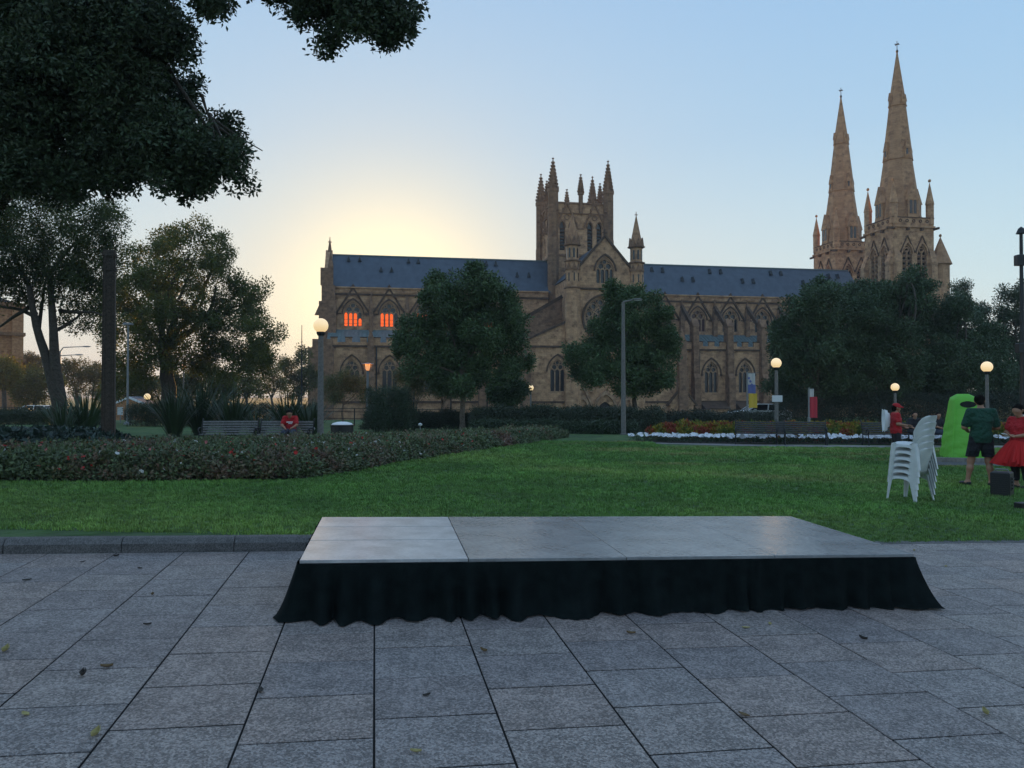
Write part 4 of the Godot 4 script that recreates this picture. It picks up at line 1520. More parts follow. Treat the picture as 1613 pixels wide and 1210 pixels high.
func build_trees() -> void:
	var small := leaf_clump(12, 0.26, 0.17, 0.55, 1)
	var fine := leaf_clump(14, 0.30, 0.13, 0.42, 2)
	var near := leaf_clump(12, 0.15, 0.088, 0.5, 3)
	var big := leaf_clump(12, 0.36, 0.24, 0.55, 4)
	rng.seed = 404
	# overhanging fig at the upper left; its trunk stands outside the frame
	var d := 12.5
	var B := []
	for q in [[40, 30, 150], [150, 40, 120], [60, 140, 120], [170, 130, 110], [220, 60, 60], [250, 150, 62], [60, 235, 70], [130, 220, 78], [200, 215, 80], [275, 215, 55], [300, 270, 38], [265, 270, 40], [345, 222, 38], [372, 245, 26], [372, 285, 22], [330, 250, 36], [305, 300, 22], [110, 285, 34], [180, 275, 40], [20, 260, 44], [240, 20, 34], [-80, 60, 170], [-110, 190, 140], [60, -90, 150], [200, -90, 110], [-260, 0, 200], [-200, -120, 190], [-60, 290, 60], [100, 300, 26]]:
		B.append(blob(q[0], q[1], q[2] * 1.0, d + rng.randf_range(-.8, 1.6)))
	for q in [[330, -14, 34], [350, 12, 22], [318, 4, 18], [440, -25, 40], [490, 5, 42], [530, 30, 38], [575, 18, 44], [620, 15, 38], [642, 35, 18], [600, 50, 26], [512, 70, 20], [550, -30, 60], [455, 10, 24], [400, -70, 60], [610, -40, 50], [520, -90, 80], [330, -90, 70]]:
		B.append(blob(q[0], q[1], q[2], d - 1.0 + rng.randf_range(-.5, .5)))
	var base := Vector3(-11.5, gy(-11.5, -14.0), -14.0)
	var t := thing("overhanging_tree", "huge dark tree whose leafy boughs hang over the upper left", "tree", base)
	var tr := MB.new()
	wood(tr, Vector3(0, -.1, 0), Vector3(1.0, 3.6, .3), .75, .5, .03)
	part("trunk", tr, M.bark, t)
	for q in [[200, 60], [60, 120], [290, 230], [360, 250], [150, 230], [-100, 100], [480, -40], [600, 10], [530, 25], [330, -40], [60, -80]]:
		var br := MB.new()
		var tip := at(q[0], q[1], d + rng.randf_range(-.5, .8)) - base
		var mid := at(clampf(q[0] - 160.0, -420.0, 300.0), minf(q[1] - 140.0, -120.0) if q[0] > 300 else q[1] * .5 - 40.0, d + 1.0) - base
		wood(br, Vector3(1.0, 3.4, .3), mid, .2, .09, .06, 7)
		wood(br, mid, tip, .085, .02, .05, 7)
		for j in 6:
			wood(br, mid.lerp(tip, rng.randf_range(.75, .95)) + Vector3(0, .03, 0), tip + Vector3(rng.randfn(), rng.randfn() * .6, rng.randfn()) * .22, .025, .008, .05, 4)
		part("branch", br, M.bark, t)
	var loc := []
	for b in B:
		loc.append([b[0] - base, b[1]])
	foliage(t, "crown", near, M.leaf, loc, 54000, .75, 1.25, Color(.042, .066, .028), .37, 1.1, 11)

	# two-stemmed tree at the left, light breaking through
	d = 32.0
	base = on(97, d)
	t = thing("twin_stem_tree", "tree with two pale leaning stems beside the tall dark post", "tree", base)
	for st in [[[97, 655], [72, 560], [58, 520], [45, 450]], [[97, 650], [86, 570], [84, 520], [78, 430]], [[84, 522], [100, 515], [122, 500], [140, 480]], [[60, 522], [66, 480], [72, 440], [76, 410]], [[45, 485], [20, 500], [0, 515], [-25, 525]], [[58, 500], [30, 487], [0, 483], [-30, 480]], [[95, 490], [120, 492], [150, 492], [168, 500]], [[45, 450], [20, 400], [-10, 380], [-40, 360]], [[78, 430], [110, 390], [140, 370], [160, 350]]]:
		var pts := []
		var rad := []
		var cv := Curve3D.new()
		var k := 0
		for q in st:
			cv.add_point(at(q[0], q[1], d + (0.4 * k if st[0][0] < 90 else -.2 * k)) - base)
			k += 1
		var first: bool = st[0][1] > 600
		for i in 11:
			pts.append(cv.sample_baked(cv.get_baked_length() * i / 10.0, true))
			rad.append(lerpf(.30 if first else .10, .10 if first else .025, pow(i / 10.0, .7)))
		if first:
			pts[0].y = -.1
		var m := MB.new()
		m.tube(pts, rad, 9)
		part("trunk" if first else "branch", m, M.bark, t)
	loc = []
	for q in [[60, 330, 60], [10, 340, 70], [120, 340, 50], [150, 370, 40], [170, 350, 26], [30, 400, 70], [100, 400, 60], [150, 420, 50], [60, 440, 46], [110, 455, 44], [10, 450, 40], [140, 470, 34], [-60, 380, 80], [-40, 460, 50], [120, 500, 26], [145, 515, 16], [60, 300, 34], [175, 330, 18], [165, 390, 34]]:
		var b := blob(q[0], q[1], q[2], d + rng.randf_range(-1.6, 1.6))
		loc.append([b[0] - base, b[1]])
	foliage(t, "crown", fine, M.leaf_sun, loc, 7600, .75, 1.2, Color(.06, .082, .024), .42, .55, 12)

	# the big rounded fig behind the benches
	d = 52.0
	var P := []
	for q in [[300, 400, 52], [345, 402, 34], [245, 420, 50], [215, 470, 52], [275, 465, 66], [340, 450, 52], [385, 480, 42], [410, 525, 34], [360, 520, 52], [300, 530, 50], [240, 540, 50], [200, 545, 46], [395, 565, 36], [340, 575, 42], [195, 590, 38], [255, 380, 26], [415, 560, 22], [180, 480, 40]]:
		P.append(blob(q[0], q[1], q[2], d + rng.randf_range(-2.5, 2.5)))
	tree("broad_tree", "broad rounded tree with leaning trunk left of the cathedral", on(272, d), at(258, 545, d), .55, P, 9500, Color(.090, .108, .028), small, .75, 1.25, {"gap": .34, "gap_freq": .42, "mat": M.leaf_sun, "bow": .06, "limb_count": 7})
	# golden young tree caught by the sun
	d = 108.0
	P = []
	for q in [[425, 585, 18], [412, 575, 14], [437, 598, 14], [430, 610, 13], [415, 605, 14], [445, 607, 9], [424, 570, 9]]:
		P.append(blob(q[0], q[1], q[2], d))
	tree("golden_tree", "small tree glowing golden yellow in the low sun", on(428, d), at(427, 625, d), .2, P, 700, Color(.15, .142, .032), big, .6, 1.0, {"gap": .14, "mat": M.leaf_gold, "bark": M.bark})
	P = []
	for q in [[395, 560, 24], [385, 590, 22], [400, 610, 18], [378, 610, 22], [408, 548, 16]]:
		P.append(blob(q[0], q[1], q[2], 94.0))
	tree("yellow_green_tree", "yellow green tree just left of the golden one", on(388, 94), at(388, 625, 94), .2, P, 900, Color(.13, .135, .025), big, .8, 1.3, {"gap": .2, "mat": M.leaf_sun})
	# distant trees at the left, beyond the street
	var far := [["hazy olive tree at the cathedral's left edge", 472, 600, [[470, 580, 26], [485, 600, 22], [460, 610, 24], [478, 556, 12], [452, 575, 14]], 114.0, Color(.11, .11, .035)],
		["tree crown between the twin stems and the post, far beyond the street", 120, 600, [[125, 585, 24], [150, 590, 18], [105, 590, 20], [135, 605, 26], [160, 610, 16]], 112.0, Color(.12, .115, .045)],
		["sunlit round tree behind the white car, left of the twin stems", 55, 610, [[55, 595, 26], [35, 610, 24], [75, 610, 24], [50, 620, 26], [90, 600, 14]], 98.0, Color(.12, .125, .03)],
		["yellowish tree at the left picture edge in front of the sandstone house", 8, 590, [[8, 580, 18], [22, 590, 12], [-8, 592, 20], [10, 596, 16]], 92.0, Color(.16, .15, .03)],
		["tall thin topped tree rising behind the twin stemmed tree", 42, 570, [[42, 568, 16], [28, 578, 12], [60, 574, 12], [45, 585, 18]], 128.0, Color(.10, .09, .045)],
		["dark tree low behind the tall post", 200, 610, [[205, 600, 30], [180, 615, 26], [235, 612, 26], [220, 585, 20]], 84.0, Color(.085, .095, .03)],
		["shadowy tree low behind the flax clumps", 320, 615, [[320, 600, 30], [295, 615, 26], [350, 610, 26], [270, 605, 22]], 80.0, Color(.085, .095, .03)]]
	for f in far:
		P = []
		for q in f[3]:
			P.append(blob(q[0], q[1], q[2], f[4]))
		tree("distant_tree", f[0], on(f[1], f[4]), at(f[1], f[2] + 12, f[4]), .3, P, 1150, f[5], big, .8, 1.4, {"gap": .2, "mat": M.leaf_sun, "limb_count": 3, "group": "trees beyond the street"})

	# middle tree in front of the chancel
	d = 42.0
	P = []
	for q in [[735, 450, 44], [690, 470, 40], [780, 470, 40], [650, 520, 34], [700, 520, 54], [760, 520, 58], [805, 530, 36], [660, 565, 36], [720, 570, 50], [780, 575, 44], [820, 560, 20], [725, 605, 26], [750, 420, 14], [690, 440, 22], [770, 445, 24], [640, 545, 20], [700, 590, 34], [815, 500, 20]]:
		P.append(blob(q[0], q[1] + 6.0, q[2] * .86, d + rng.randf_range(-1.3, 1.3)))
	tree("round_tree", "full round dark tree with straight pale trunk before the glowing windows", on(728, d), at(729, 590, d), .16, P, 9500, Color(.060, .104, .034), small, .65, 1.15, {"gap": .30, "gap_freq": .5, "bark": M.pale_bark, "bow": .01})
	# the tree behind the tall street light
	d = 46.0
	P = []
	for q in [[985, 478, 34], [1015, 495, 40], [965, 520, 34], [1020, 540, 46], [970, 560, 46], [925, 570, 32], [905, 560, 16], [930, 548, 18], [1035, 580, 34], [985, 600, 34], [935, 590, 24], [1050, 530, 20], [1020, 605, 22], [1005, 462, 16], [970, 455, 14], [1055, 555, 16], [895, 548, 9]]:
		P.append(blob(q[0], q[1], q[2] * .93, d + rng.randf_range(-1.3, 1.3)))
	tree("spreading_tree", "dark tree with ragged left bough behind the tall street light", on(1003, d), at(998, 600, d), .17, P, 8500, Color(.060, .106, .034), small, .65, 1.15, {"gap": .30, "gap_freq": .5, "bow": .02})
	# small trees and saplings before the chancel
	d = 53.0
	P = []
	for q in [[800, 592, 18], [790, 610, 20], [812, 612, 16], [800, 628, 18], [780, 622, 10]]:
		P.append(blob(q[0], q[1], q[2], d))
	tree("bushy_tree", "small bushy dark tree right of the round tree", on(799, d), at(799, 640, d), .09, P, 2200, Color(.050, .085, .030), small, .7, 1.2, {"gap": .08, "limb_count": 3})
	var sap := [["thin leaved sapling left of the glowing street lamp", 541, [[540, 610, 26], [525, 620, 20], [560, 605, 22], [545, 595, 18], [575, 618, 14], [520, 605, 12]], 50.0, Color(.10, .115, .036)],
		["sparse young tree with white forked stem near the round tree", 656, [[655, 592, 24], [670, 605, 22], [640, 605, 20], [660, 575, 16], [682, 590, 14], [630, 590, 12]], 47.0, Color(.115, .12, .036)],
		["thin forked sapling just left of the round tree's trunk", 697, [[700, 605, 18], [688, 612, 14], [712, 612, 14], [695, 595, 14]], 50.0, Color(.095, .105, .036)]]
	for f in sap:
		P = []
		for q in f[2]:
			P.append(blob(q[0], q[1], q[2], f[3]))
		tree("sapling", f[0], on(f[1], f[3]), at(f[1], 636, f[3]), .07, P, 1100, f[4], fine, .6, 1.0, {"gap": .3, "bark": M.pale_bark, "group": "saplings before the chancel"})
	# the dark row of trees at the right
	var rows := [["leftmost of the big dark trees at the right, over the banners", 1285, 615, 49.0, [[1250, 530, 34], [1285, 490, 40], [1280, 545, 48], [1240, 560, 30], [1325, 520, 44], [1270, 600, 50], [1320, 590, 46], [1285, 462, 22], [1235, 600, 28], [1228, 520, 14], [1310, 462, 18]], 8200],
		["middle one of the big dark trees at the right, under the towers", 1390, 620, 51.0, [[1350, 470, 26], [1375, 500, 40], [1420, 495, 40], [1360, 550, 44], [1410, 550, 50], [1390, 600, 50], [1440, 590, 44], [1400, 462, 24], [1438, 450, 22], [1455, 470, 26], [1445, 430, 12], [1432, 438, 8], [1380, 470, 22], [1480, 500, 32]], 9200],
		["big dark tree behind the bright green tent", 1500, 620, 52.0, [[1480, 540, 40], [1520, 520, 40], [1500, 580, 46], [1545, 570, 44], [1470, 600, 36], [1530, 610, 44], [1512, 480, 22], [1560, 600, 36], [1560, 540, 30]], 7600]]
	for f in rows:
		P = []
		for q in f[4]:
			P.append(blob(q[0], q[1], q[2], f[3] + rng.randf_range(-2.0, 2.0)))
		tree("park_tree", f[0], on(f[1], f[3]), at(f[1], f[2] - 10, f[3]), .3, P, f[5], Color(.050, .088, .036), small, .7, 1.2, {"gap": .24, "gap_freq": .45, "group": "big dark trees at the right"})
	P = []
	for q in [[1560, 500, 28], [1590, 480, 28], [1605, 520, 34], [1570, 540, 30], [1600, 570, 36], [1640, 500, 50], [1620, 460, 20], [1660, 570, 60], [1585, 600, 34], [1615, 620, 34], [1545, 490, 14], [1690, 520, 60]]:
		P.append(blob(q[0], q[1], q[2] * .95, 58.0 + rng.randf_range(-2, 2)))
	tree("lacy_tree", "lighter tree with sky showing through at the right picture edge", on(1625, 58), at(1620, 610, 58), .3, P, 7000, Color(.045, .065, .028), small, .7, 1.2, {"gap": .34, "gap_freq": .5})
	P = []
	for q in [[1510, 450, 12], [1522, 456, 9], [1505, 465, 12], [1516, 475, 14], [1500, 478, 10], [1527, 448, 6]]:
		P.append(blob(q[0], q[1], q[2], 62.0))
	tree("wispy_tree", "wispy tree top rising beside the stair turret of the towers", on(1512, 62), at(1510, 500, 62), .14, P, 420, Color(.05, .07, .03), small, .6, 1.0, {"gap": .3, "gap_freq": .8})

	# clipped and loose shrubs before the chancel: a clump of upright dark conifers
	for q in [[597, 640, 38.0], [612, 634, 39.5], [628, 632, 38.6], [641, 636, 40.0], [585, 640, 41.0]]:
		P = []
		for k in 6:
			P.append(blob(q[0] + rng.randf_range(-5, 5), 668 - k * 10.0, 15.0 - k * 1.4, q[2]))
		var lab: String = {597: "left front bush of the dark clump beside the drum", 612: "second dark bush from the drum, under the street lamp", 628: "tallest bush of the dark clump, in its middle", 641: "rightmost bush of the dark clump beside the drum", 585: "rearmost bush of the dark clump, nearest the street lamp"}[q[0]]
		var b := on(q[0], q[2])
		var sh := thing("bush", lab, "bush", b, 0, "dark bushes beside the drum")
		var stem := MB.new()
		stem.tube([Vector3(0, -.05, 0), Vector3(.02, .6, 0), Vector3(0, 1.3, .02)], [.05, .04, .02], 6)
		part("stem", stem, M.bark, sh)
		var l2 := []
		for e in P:
			l2.append([e[0] - b, e[1]])
		foliage(sh, "foliage", fine, M.leaf, l2, 700, .5, .85, Color(.03, .055, .022), .0, .3, int(q[0]))

	# long dark hedge and a lower one
	hedge("dark loose hedge below the cathedral's rose window", [[745, 1040]], 40.0, 1.15, 1.6, Color(.030, .046, .020), 5200, fine)
	hedge("low dark hedge along the street left of the round tree's trunk", [[655, 742]], 43.0, .85, 1.2, Color(.026, .04, .018), 1500, fine)
	hedge("low clipped edging at the foot of the long dark hedge", [[742, 1000]], 37.6, .5, .7, Color(.03, .055, .02), 2200, fine)
	hedge("low dark hedge behind the yellow and red flower bed", [[1040, 1222]], 44.0, .9, 1.6, Color(.022, .034, .018), 2000, fine)
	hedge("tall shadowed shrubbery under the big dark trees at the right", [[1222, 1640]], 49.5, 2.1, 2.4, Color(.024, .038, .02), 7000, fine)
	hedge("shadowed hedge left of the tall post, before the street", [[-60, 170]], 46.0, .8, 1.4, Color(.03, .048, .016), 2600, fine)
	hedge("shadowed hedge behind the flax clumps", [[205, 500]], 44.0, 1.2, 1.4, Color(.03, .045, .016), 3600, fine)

	# flax clumps: fans of long blades
	var flax := [["flax clump right of the twin stems, against the tall post", 135, 31.0, 2.5, 150, 640, Color(.03, .055, .022)],
		["spiky flax clump at the foot of the twin stemmed tree", 100, 29.5, 2.0, 90, 640, Color(.035, .055, .025)],
		["wide flax clump behind the left end of the empty bench", 275, 33.0, 2.7, 150, 600, Color(.028, .046, .02)],
		["tall flax clump directly behind the empty bench", 315, 34.5, 3.0, 190, 590, Color(.028, .05, .022)],
		["flax clump behind the right end of the empty bench", 365, 33.5, 2.5, 150, 610, Color(.032, .052, .024)],
		["low flax clump between the two left benches", 405, 32.5, 1.5, 80, 630, Color(.04, .06, .03)],
		["flax clump behind the person on the bench", 455, 33.5, 2.4, 140, 620, Color(.03, .05, .02)],
		["flax clump left of the globe lamp's foot", 488, 32.5, 2.1, 120, 620, Color(.028, .046, .022)]]
	for f in flax:
		var p := on(f[1], f[2])
		var fx := thing("flax_plant", f[0], "plant", p, 0, "flax clumps behind the left benches")
		for v in 3:
			var m := MB.new()
			for i in int(f[4] / 3.0):
				var a := rng.randf() * TAU
				var L: float = f[3] * rng.randf_range(.6, 1.1)
				var lean := rng.randf_range(.12, .75)
				var o := Vector3(cos(a), 0, sin(a))
				var sd := Vector3(-sin(a), 0, cos(a))
				var tone := rng.randf_range(.7, 1.35)
				m.col = Color(f[6].r * tone, f[6].g * tone, f[6].b * tone)
				var prev := []
				var droop := rng.randf_range(.0, .5)
				for k in 6:
					var t2 := k / 5.0
					var c := o * (.05 + .22 * fposmod(a * 7.3, 1.0) + L * lean * pow(t2, 1.3)) + Vector3.UP * (L * (t2 * (1.0 - .25 * lean) - droop * pow(t2, 3.0) * .6))
					var w := .035 * (1.0 - pow(t2, 2.0)) + .002
					var pair := [c - sd * w, c + sd * w]
					if k > 0:
						m.quad(prev[0], prev[1], pair[1], pair[0])
					prev = pair
			part("leaves", m, M.leaf, fx)

func hedge(label: String, spans: Array, d: float, height: float, depth: float, tone: Color, count: int, mesh: Mesh) -> void:
	var px0: float = spans[0][0]
	var px1: float = spans[0][1]
	var b := on((px0 + px1) * .5, d)
	var h := thing("hedge", label, "hedge", b)
	var x0 := (px0 - 806.5) / F * d
	var x1 := (px1 - 806.5) / F * d
	var stems := MB.new()
	var xfs := []
	var cols := []
	var x := x0
	while x < x1:
		var g := gy(x, -d) - b.y
		stems.tube([Vector3(x - b.x, g - .05, 0), Vector3(x - b.x + rng.randf_range(-.1, .1), g + height * .7, 0)], [.03, .015], 5)
		x += .7
	part("stems", stems, M.bark, h)
	for i in count:
		var q := Vector3(rng.randf_range(x0, x1), 0, -d + rng.randf_range(-.5, .5) * depth)
		var top := height * (1.0 + .22 * noise.get_noise_2d(q.x * 40.0, d) + .1 * noise.get_noise_2d(q.x * 160.0, q.z * 60.0))
		var prof := sqrt(maxf(0.0, 1.0 - pow(absf(q.z + d) / (depth * .56), 3.0)))
		q.y = gy(q.x, q.z) + top * prof * (1.0 - .9 * pow(rng.randf(), 1.8))
		var s := rng.randf_range(.55, .95)
		xfs.append(Transform3D(Basis(Quaternion(Vector3(rng.randfn(), rng.randfn(), rng.randfn()).normalized(), rng.randf() * TAU)).scaled(Vector3.ONE * s), q - b))
		var t := rng.randf_range(.65, 1.35)
		cols.append(Color(tone.r * t, tone.g * t, tone.b * t))
	scatter(h, "foliage", mesh, M.leaf, xfs, cols)

func flower_mesh(np: int, r: float, seed_: int) -> ArrayMesh:
	var q := RandomNumberGenerator.new()
	q.seed = seed_
	var mb := MB.new()
	for i in np:
		var a := TAU * i / np + q.randf_range(-.2, .2)
		var o := Vector3(cos(a), .45, sin(a)) * r
		var s := Vector3(-sin(a), 0, cos(a)) * r * .5
		mb.tri(Vector3.ZERO, o * .7 + s, o)
		mb.tri(Vector3.ZERO, o, o * .7 - s)
	return mb.mesh()

func bed_fill(poly: PackedVector2Array, step: float, seed_: int) -> Array:   # ground points x, d inside the outline
	var r := RandomNumberGenerator.new()
	r.seed = seed_
	var lo := poly[0]
	var hi := poly[0]
	for p in poly:
		lo = lo.min(p)
		hi = hi.max(p)
	var out := []
	var x := lo.x
	while x < hi.x:
		var y := lo.y
		while y < hi.y:
			var p := Vector2(x + r.randf() * step, y + r.randf() * step)
			if Geometry2D.is_point_in_polygon(p, poly):
				out.append(p)
			y += step
		x += step
	return out

func edge_dist(p: Vector2, poly: PackedVector2Array) -> float:
	var m := 1e9
	for i in poly.size():
		m = minf(m, p.distance_to(Geometry2D.get_closest_point_to_segment(p, poly[i], poly[(i + 1) % poly.size()])))
	return m

var rose_poly := PackedVector2Array([Vector2(-15, 11.1), Vector2(-9.5, 11.9), Vector2(-6, 12.6), Vector2(-3.7, 13.6), Vector2(-3.05, 15.6), Vector2(-2.75, 17.9), Vector2(-1.9, 21.6), Vector2(-.5, 26.4), Vector2(1.2, 31), Vector2(2.5, 34.4), Vector2(1.0, 34.6), Vector2(-1.4, 31.2), Vector2(-3.6, 28.2), Vector2(-6.2, 24.6), Vector2(-7.8, 21.4), Vector2(-8.7, 17.6), Vector2(-9.8, 15.0), Vector2(-15, 13.6)])

func soil_sheet(parent: Node, poly: PackedVector2Array, off: Vector3) -> void:
	var mb := MB.new()
	var pts := bed_fill(poly, .6, 3)
	for p in poly:
		pts.append(p)
	var flat := PackedVector2Array()
	for p in pts:
		flat.append(p)
	var t := Geometry2D.triangulate_delaunay(flat)
	for i in range(0, t.size(), 3):
		var c := (flat[t[i]] + flat[t[i + 1]] + flat[t[i + 2]]) / 3.0
		if not Geometry2D.is_point_in_polygon(c, poly):
			continue
		var v := []
		for k in 3:
			var p := flat[t[i + k]]
			v.append(Vector3(p.x, gy(p.x, -p.y) + .03, -p.y) - off)
		mb.tri(v[0], v[1], v[2])
	part("soil", mb, M.soil, parent).set_meta("kind", "stuff")

func build_beds() -> void:
	# rose bed
	var root := thing("rose_bed", "long curved bed of low rose bushes with red and white blooms", "flower bed", Vector3.ZERO)
	root.set_meta("kind", "stuff")
	soil_sheet(root, rose_poly, Vector3.ZERO)
	rng.seed = 88
	var lf := leaf_clump(9, .10, .062, .6, 7)
	var xfs := []
	var cols := []
	var fx := []
	var fc := []
	for p in bed_fill(rose_poly, .085, 4):
		var ed := edge_dist(p, rose_poly)
		if noise.get_noise_2d(p.x * 62.0 + 11.0, p.y * 62.0) < -.40:
			continue
		var h := minf(.10 + ed * .9, .36) * (1.0 + .55 * noise.get_noise_2d(p.x * 55.0, p.y * 55.0))
		var g := gy(p.x, -p.y)
		for k in 4:
			var y := h * (1.0 - .85 * pow(rng.randf(), 1.5)) + .03
			var s = rng.randf_range(.7, 1.3) * (1.0 + p.y * .012)
			xfs.append(Transform3D(Basis(Quaternion(Vector3(rng.randfn(), rng.randfn(), rng.randfn()).normalized(), rng.randf() * TAU)).scaled(Vector3.ONE * s), Vector3(p.x + rng.randfn() * .03, g + y, -p.y + rng.randfn() * .03)))
			var patch := noise.get_noise_2d(p.x * 20.0 + 90.0, p.y * 20.0)
			var t := rng.randf_range(.6, 1.5)
			var red := clampf(patch * 1.6 + rng.randfn() * .35, 0.0, 1.0)
			var c := Color(.085, .115, .046).lerp(Color(.16, .085, .055), red)
			cols.append(Color(c.r * t, c.g * t, c.b * t))
		if rng.randf() < .065 + .06 * maxf(0, noise.get_noise_2d(p.x * 30.0, p.y * 30.0 + 40.0)):
			fx.append(Transform3D(Basis(Vector3(rng.randfn() * .3, 1, rng.randfn() * .3 + .4).normalized(), rng.randf() * TAU).scaled(Vector3.ONE * rng.randf_range(.7, 1.25)), Vector3(p.x, g + h + .06, -p.y)))
			var kind := noise.get_noise_2d(p.x * 12.0, p.y * 12.0 + 9.0) + rng.randfn() * .22
			fc.append(Color(.62, .60, .58) if kind > .14 else (Color(.5, .035, .03) if kind > -.34 else Color(.5, .16, .15)))
	scatter(root, "foliage", lf, M.leaf, xfs, cols).set_meta("kind", "stuff")
	scatter(root, "blooms", flower_mesh(9, .034, 2), M.petal, fx, fc).set_meta("kind", "stuff")

	# dark ground cover at the left
	var gp := PackedVector2Array([Vector2(-22, 20.2), Vector2(-13.4, 20.6), Vector2(-11.0, 21.2), Vector2(-11.3, 23.5), Vector2(-14, 25.5), Vector2(-24, 26)])
	root = thing("ground_cover", "dark glossy leafed ground cover at the left edge", "ground cover", Vector3.ZERO)
	root.set_meta("kind", "stuff")
	soil_sheet(root, gp, Vector3.ZERO)
	xfs = []
	cols = []
	var gl := leaf_clump(7, .14, .2, .6, 8)
	for p in bed_fill(gp, .16, 5):
		for k in 2:
			var h := .45 * (1.0 + .3 * noise.get_noise_2d(p.x * 60.0, p.y * 60.0)) * minf(1.0, .35 + edge_dist(p, gp))
			xfs.append(Transform3D(Basis(Quaternion(Vector3(rng.randfn(), rng.randfn(), rng.randfn()).normalized(), rng.randf() * TAU)), Vector3(p.x, gy(p.x, -p.y) + .04 + h * (1.0 - .7 * rng.randf() * rng.randf()), -p.y)))
			var t := rng.randf_range(.6, 1.4)
			cols.append(Color(.022 * t, .045 * t, .034 * t))
	scatter(root, "foliage", gl, M.leaf, xfs, cols).set_meta("kind", "stuff")
	# loose low planting behind the rose bed
	gp = PackedVector2Array([Vector2(-12.4, 21.5), Vector2(-9.6, 18.2), Vector2(-8.2, 20.2), Vector2(-7.2, 23.8), Vector2(-8.6, 25.4), Vector2(-12.0, 25.2)])
	root = thing("border_planting", "low grassy planting between tall post and empty bench", "ground cover", Vector3.ZERO)
	root.set_meta("kind", "stuff")
	xfs = []
	cols = []
	for p in bed_fill(gp, .15, 6):
		var h := .26 * (1.0 + .4 * noise.get_noise_2d(p.x * 50.0, p.y * 50.0))
		xfs.append(Transform3D(Basis(Quaternion(Vector3(rng.randfn(), rng.randfn(), rng.randfn()).normalized(), rng.randf() * TAU)).scaled(Vector3.ONE * 1.5), Vector3(p.x, gy(p.x, -p.y) + .04 + h * rng.randf(), -p.y)))
		var t := rng.randf_range(.6, 1.4)
		cols.append(Color(.036 * t, .058 * t, .022 * t))
	scatter(root, "foliage", lf, M.leaf, xfs, cols).set_meta("kind", "stuff")

	# yellow, red and white bed at the right
	var a := PackedVector2Array([Vector2(5.6, 32.6), Vector2(7.0, 31.6), Vector2(12.0, 31.3), Vector2(26.0, 31.6), Vector2(26.0, 33.6), Vector2(12, 33.8), Vector2(7.2, 33.6)])
	root = thing("flower_bed", "bed of yellow and red leafed plants behind the right benches", "flower bed", Vector3.ZERO)
	root.set_meta("kind", "stuff")
	soil_sheet(root, a, Vector3.ZERO)
	xfs = []
	cols = []
	var cl := leaf_clump(9, .12, .12, .55, 9)
	for p in bed_fill(a, .12, 7):
		for k in 4:
			var h := .62 * minf(1.0, .5 + edge_dist(p, a) * 1.2) * (1.0 + .28 * noise.get_noise_2d(p.x * 70.0, p.y * 40.0))
			xfs.append(Transform3D(Basis(Quaternion(Vector3(rng.randfn(), rng.randfn(), rng.randfn()).normalized(), rng.randf() * TAU)), Vector3(p.x, gy(p.x, -p.y) + .04 + h * (1.0 - .8 * pow(rng.randf(), 1.6)), -p.y)))
			var t := rng.randf_range(.65, 1.35)
			var w := noise.get_noise_2d(p.x * 55.0 + 30.0, p.y * 30.0) + rng.randfn() * .12
			var c := Color(.30, .06, .03) if w > .16 else (Color(.27, .21, .02) if w > -.2 else Color(.10, .14, .02))
			cols.append(Color(c.r * t, c.g * t, c.b * t))
	scatter(root, "foliage", cl, M.petal, xfs, cols).set_meta("kind", "stuff")
	var wp := PackedVector2Array([Vector2(4.6, 31.4), Vector2(6.4, 30.2), Vector2(9.0, 30.0), Vector2(16.0, 30.0), Vector2(24.0, 30.2), Vector2(24, 31.3), Vector2(12, 31.0), Vector2(7.0, 31.3), Vector2(5.4, 32.3)])
	root = thing("white_flower_edging", "low band of white flowers along the front of the right bed", "flower bed", Vector3.ZERO)
	root.set_meta("kind", "stuff")
	soil_sheet(root, wp, Vector3.ZERO)
	xfs = []
	cols = []
	fx = []
	fc = []
	for p in bed_fill(wp, .12, 8):
		var h := .2 * (1.0 + .5 * noise.get_noise_2d(p.x * 80.0, p.y * 80.0))
		xfs.append(Transform3D(Basis(Quaternion(Vector3(rng.randfn(), rng.randfn(), rng.randfn()).normalized(), rng.randf() * TAU)), Vector3(p.x, gy(p.x, -p.y) + .04 + h * rng.randf(), -p.y)))
		var t := rng.randf_range(.6, 1.3)
		cols.append(Color(.03 * t, .055 * t, .025 * t))
		if rng.randf() < .42 + .5 * noise.get_noise_2d(p.x * 90.0, p.y * 90.0):
			fx.append(Transform3D(Basis(Vector3(rng.randfn() * .2, 1, .5).normalized(), rng.randf() * TAU).scaled(Vector3.ONE * rng.randf_range(.8, 1.4)), Vector3(p.x, gy(p.x, -p.y) + h + .08, -p.y)))
			fc.append(Color(.72, .72, .76))
	scatter(root, "foliage", lf, M.leaf, xfs, cols).set_meta("kind", "stuff")
	scatter(root, "blooms", flower_mesh(7, .075, 3), M.petal, fx, fc).set_meta("kind", "stuff")

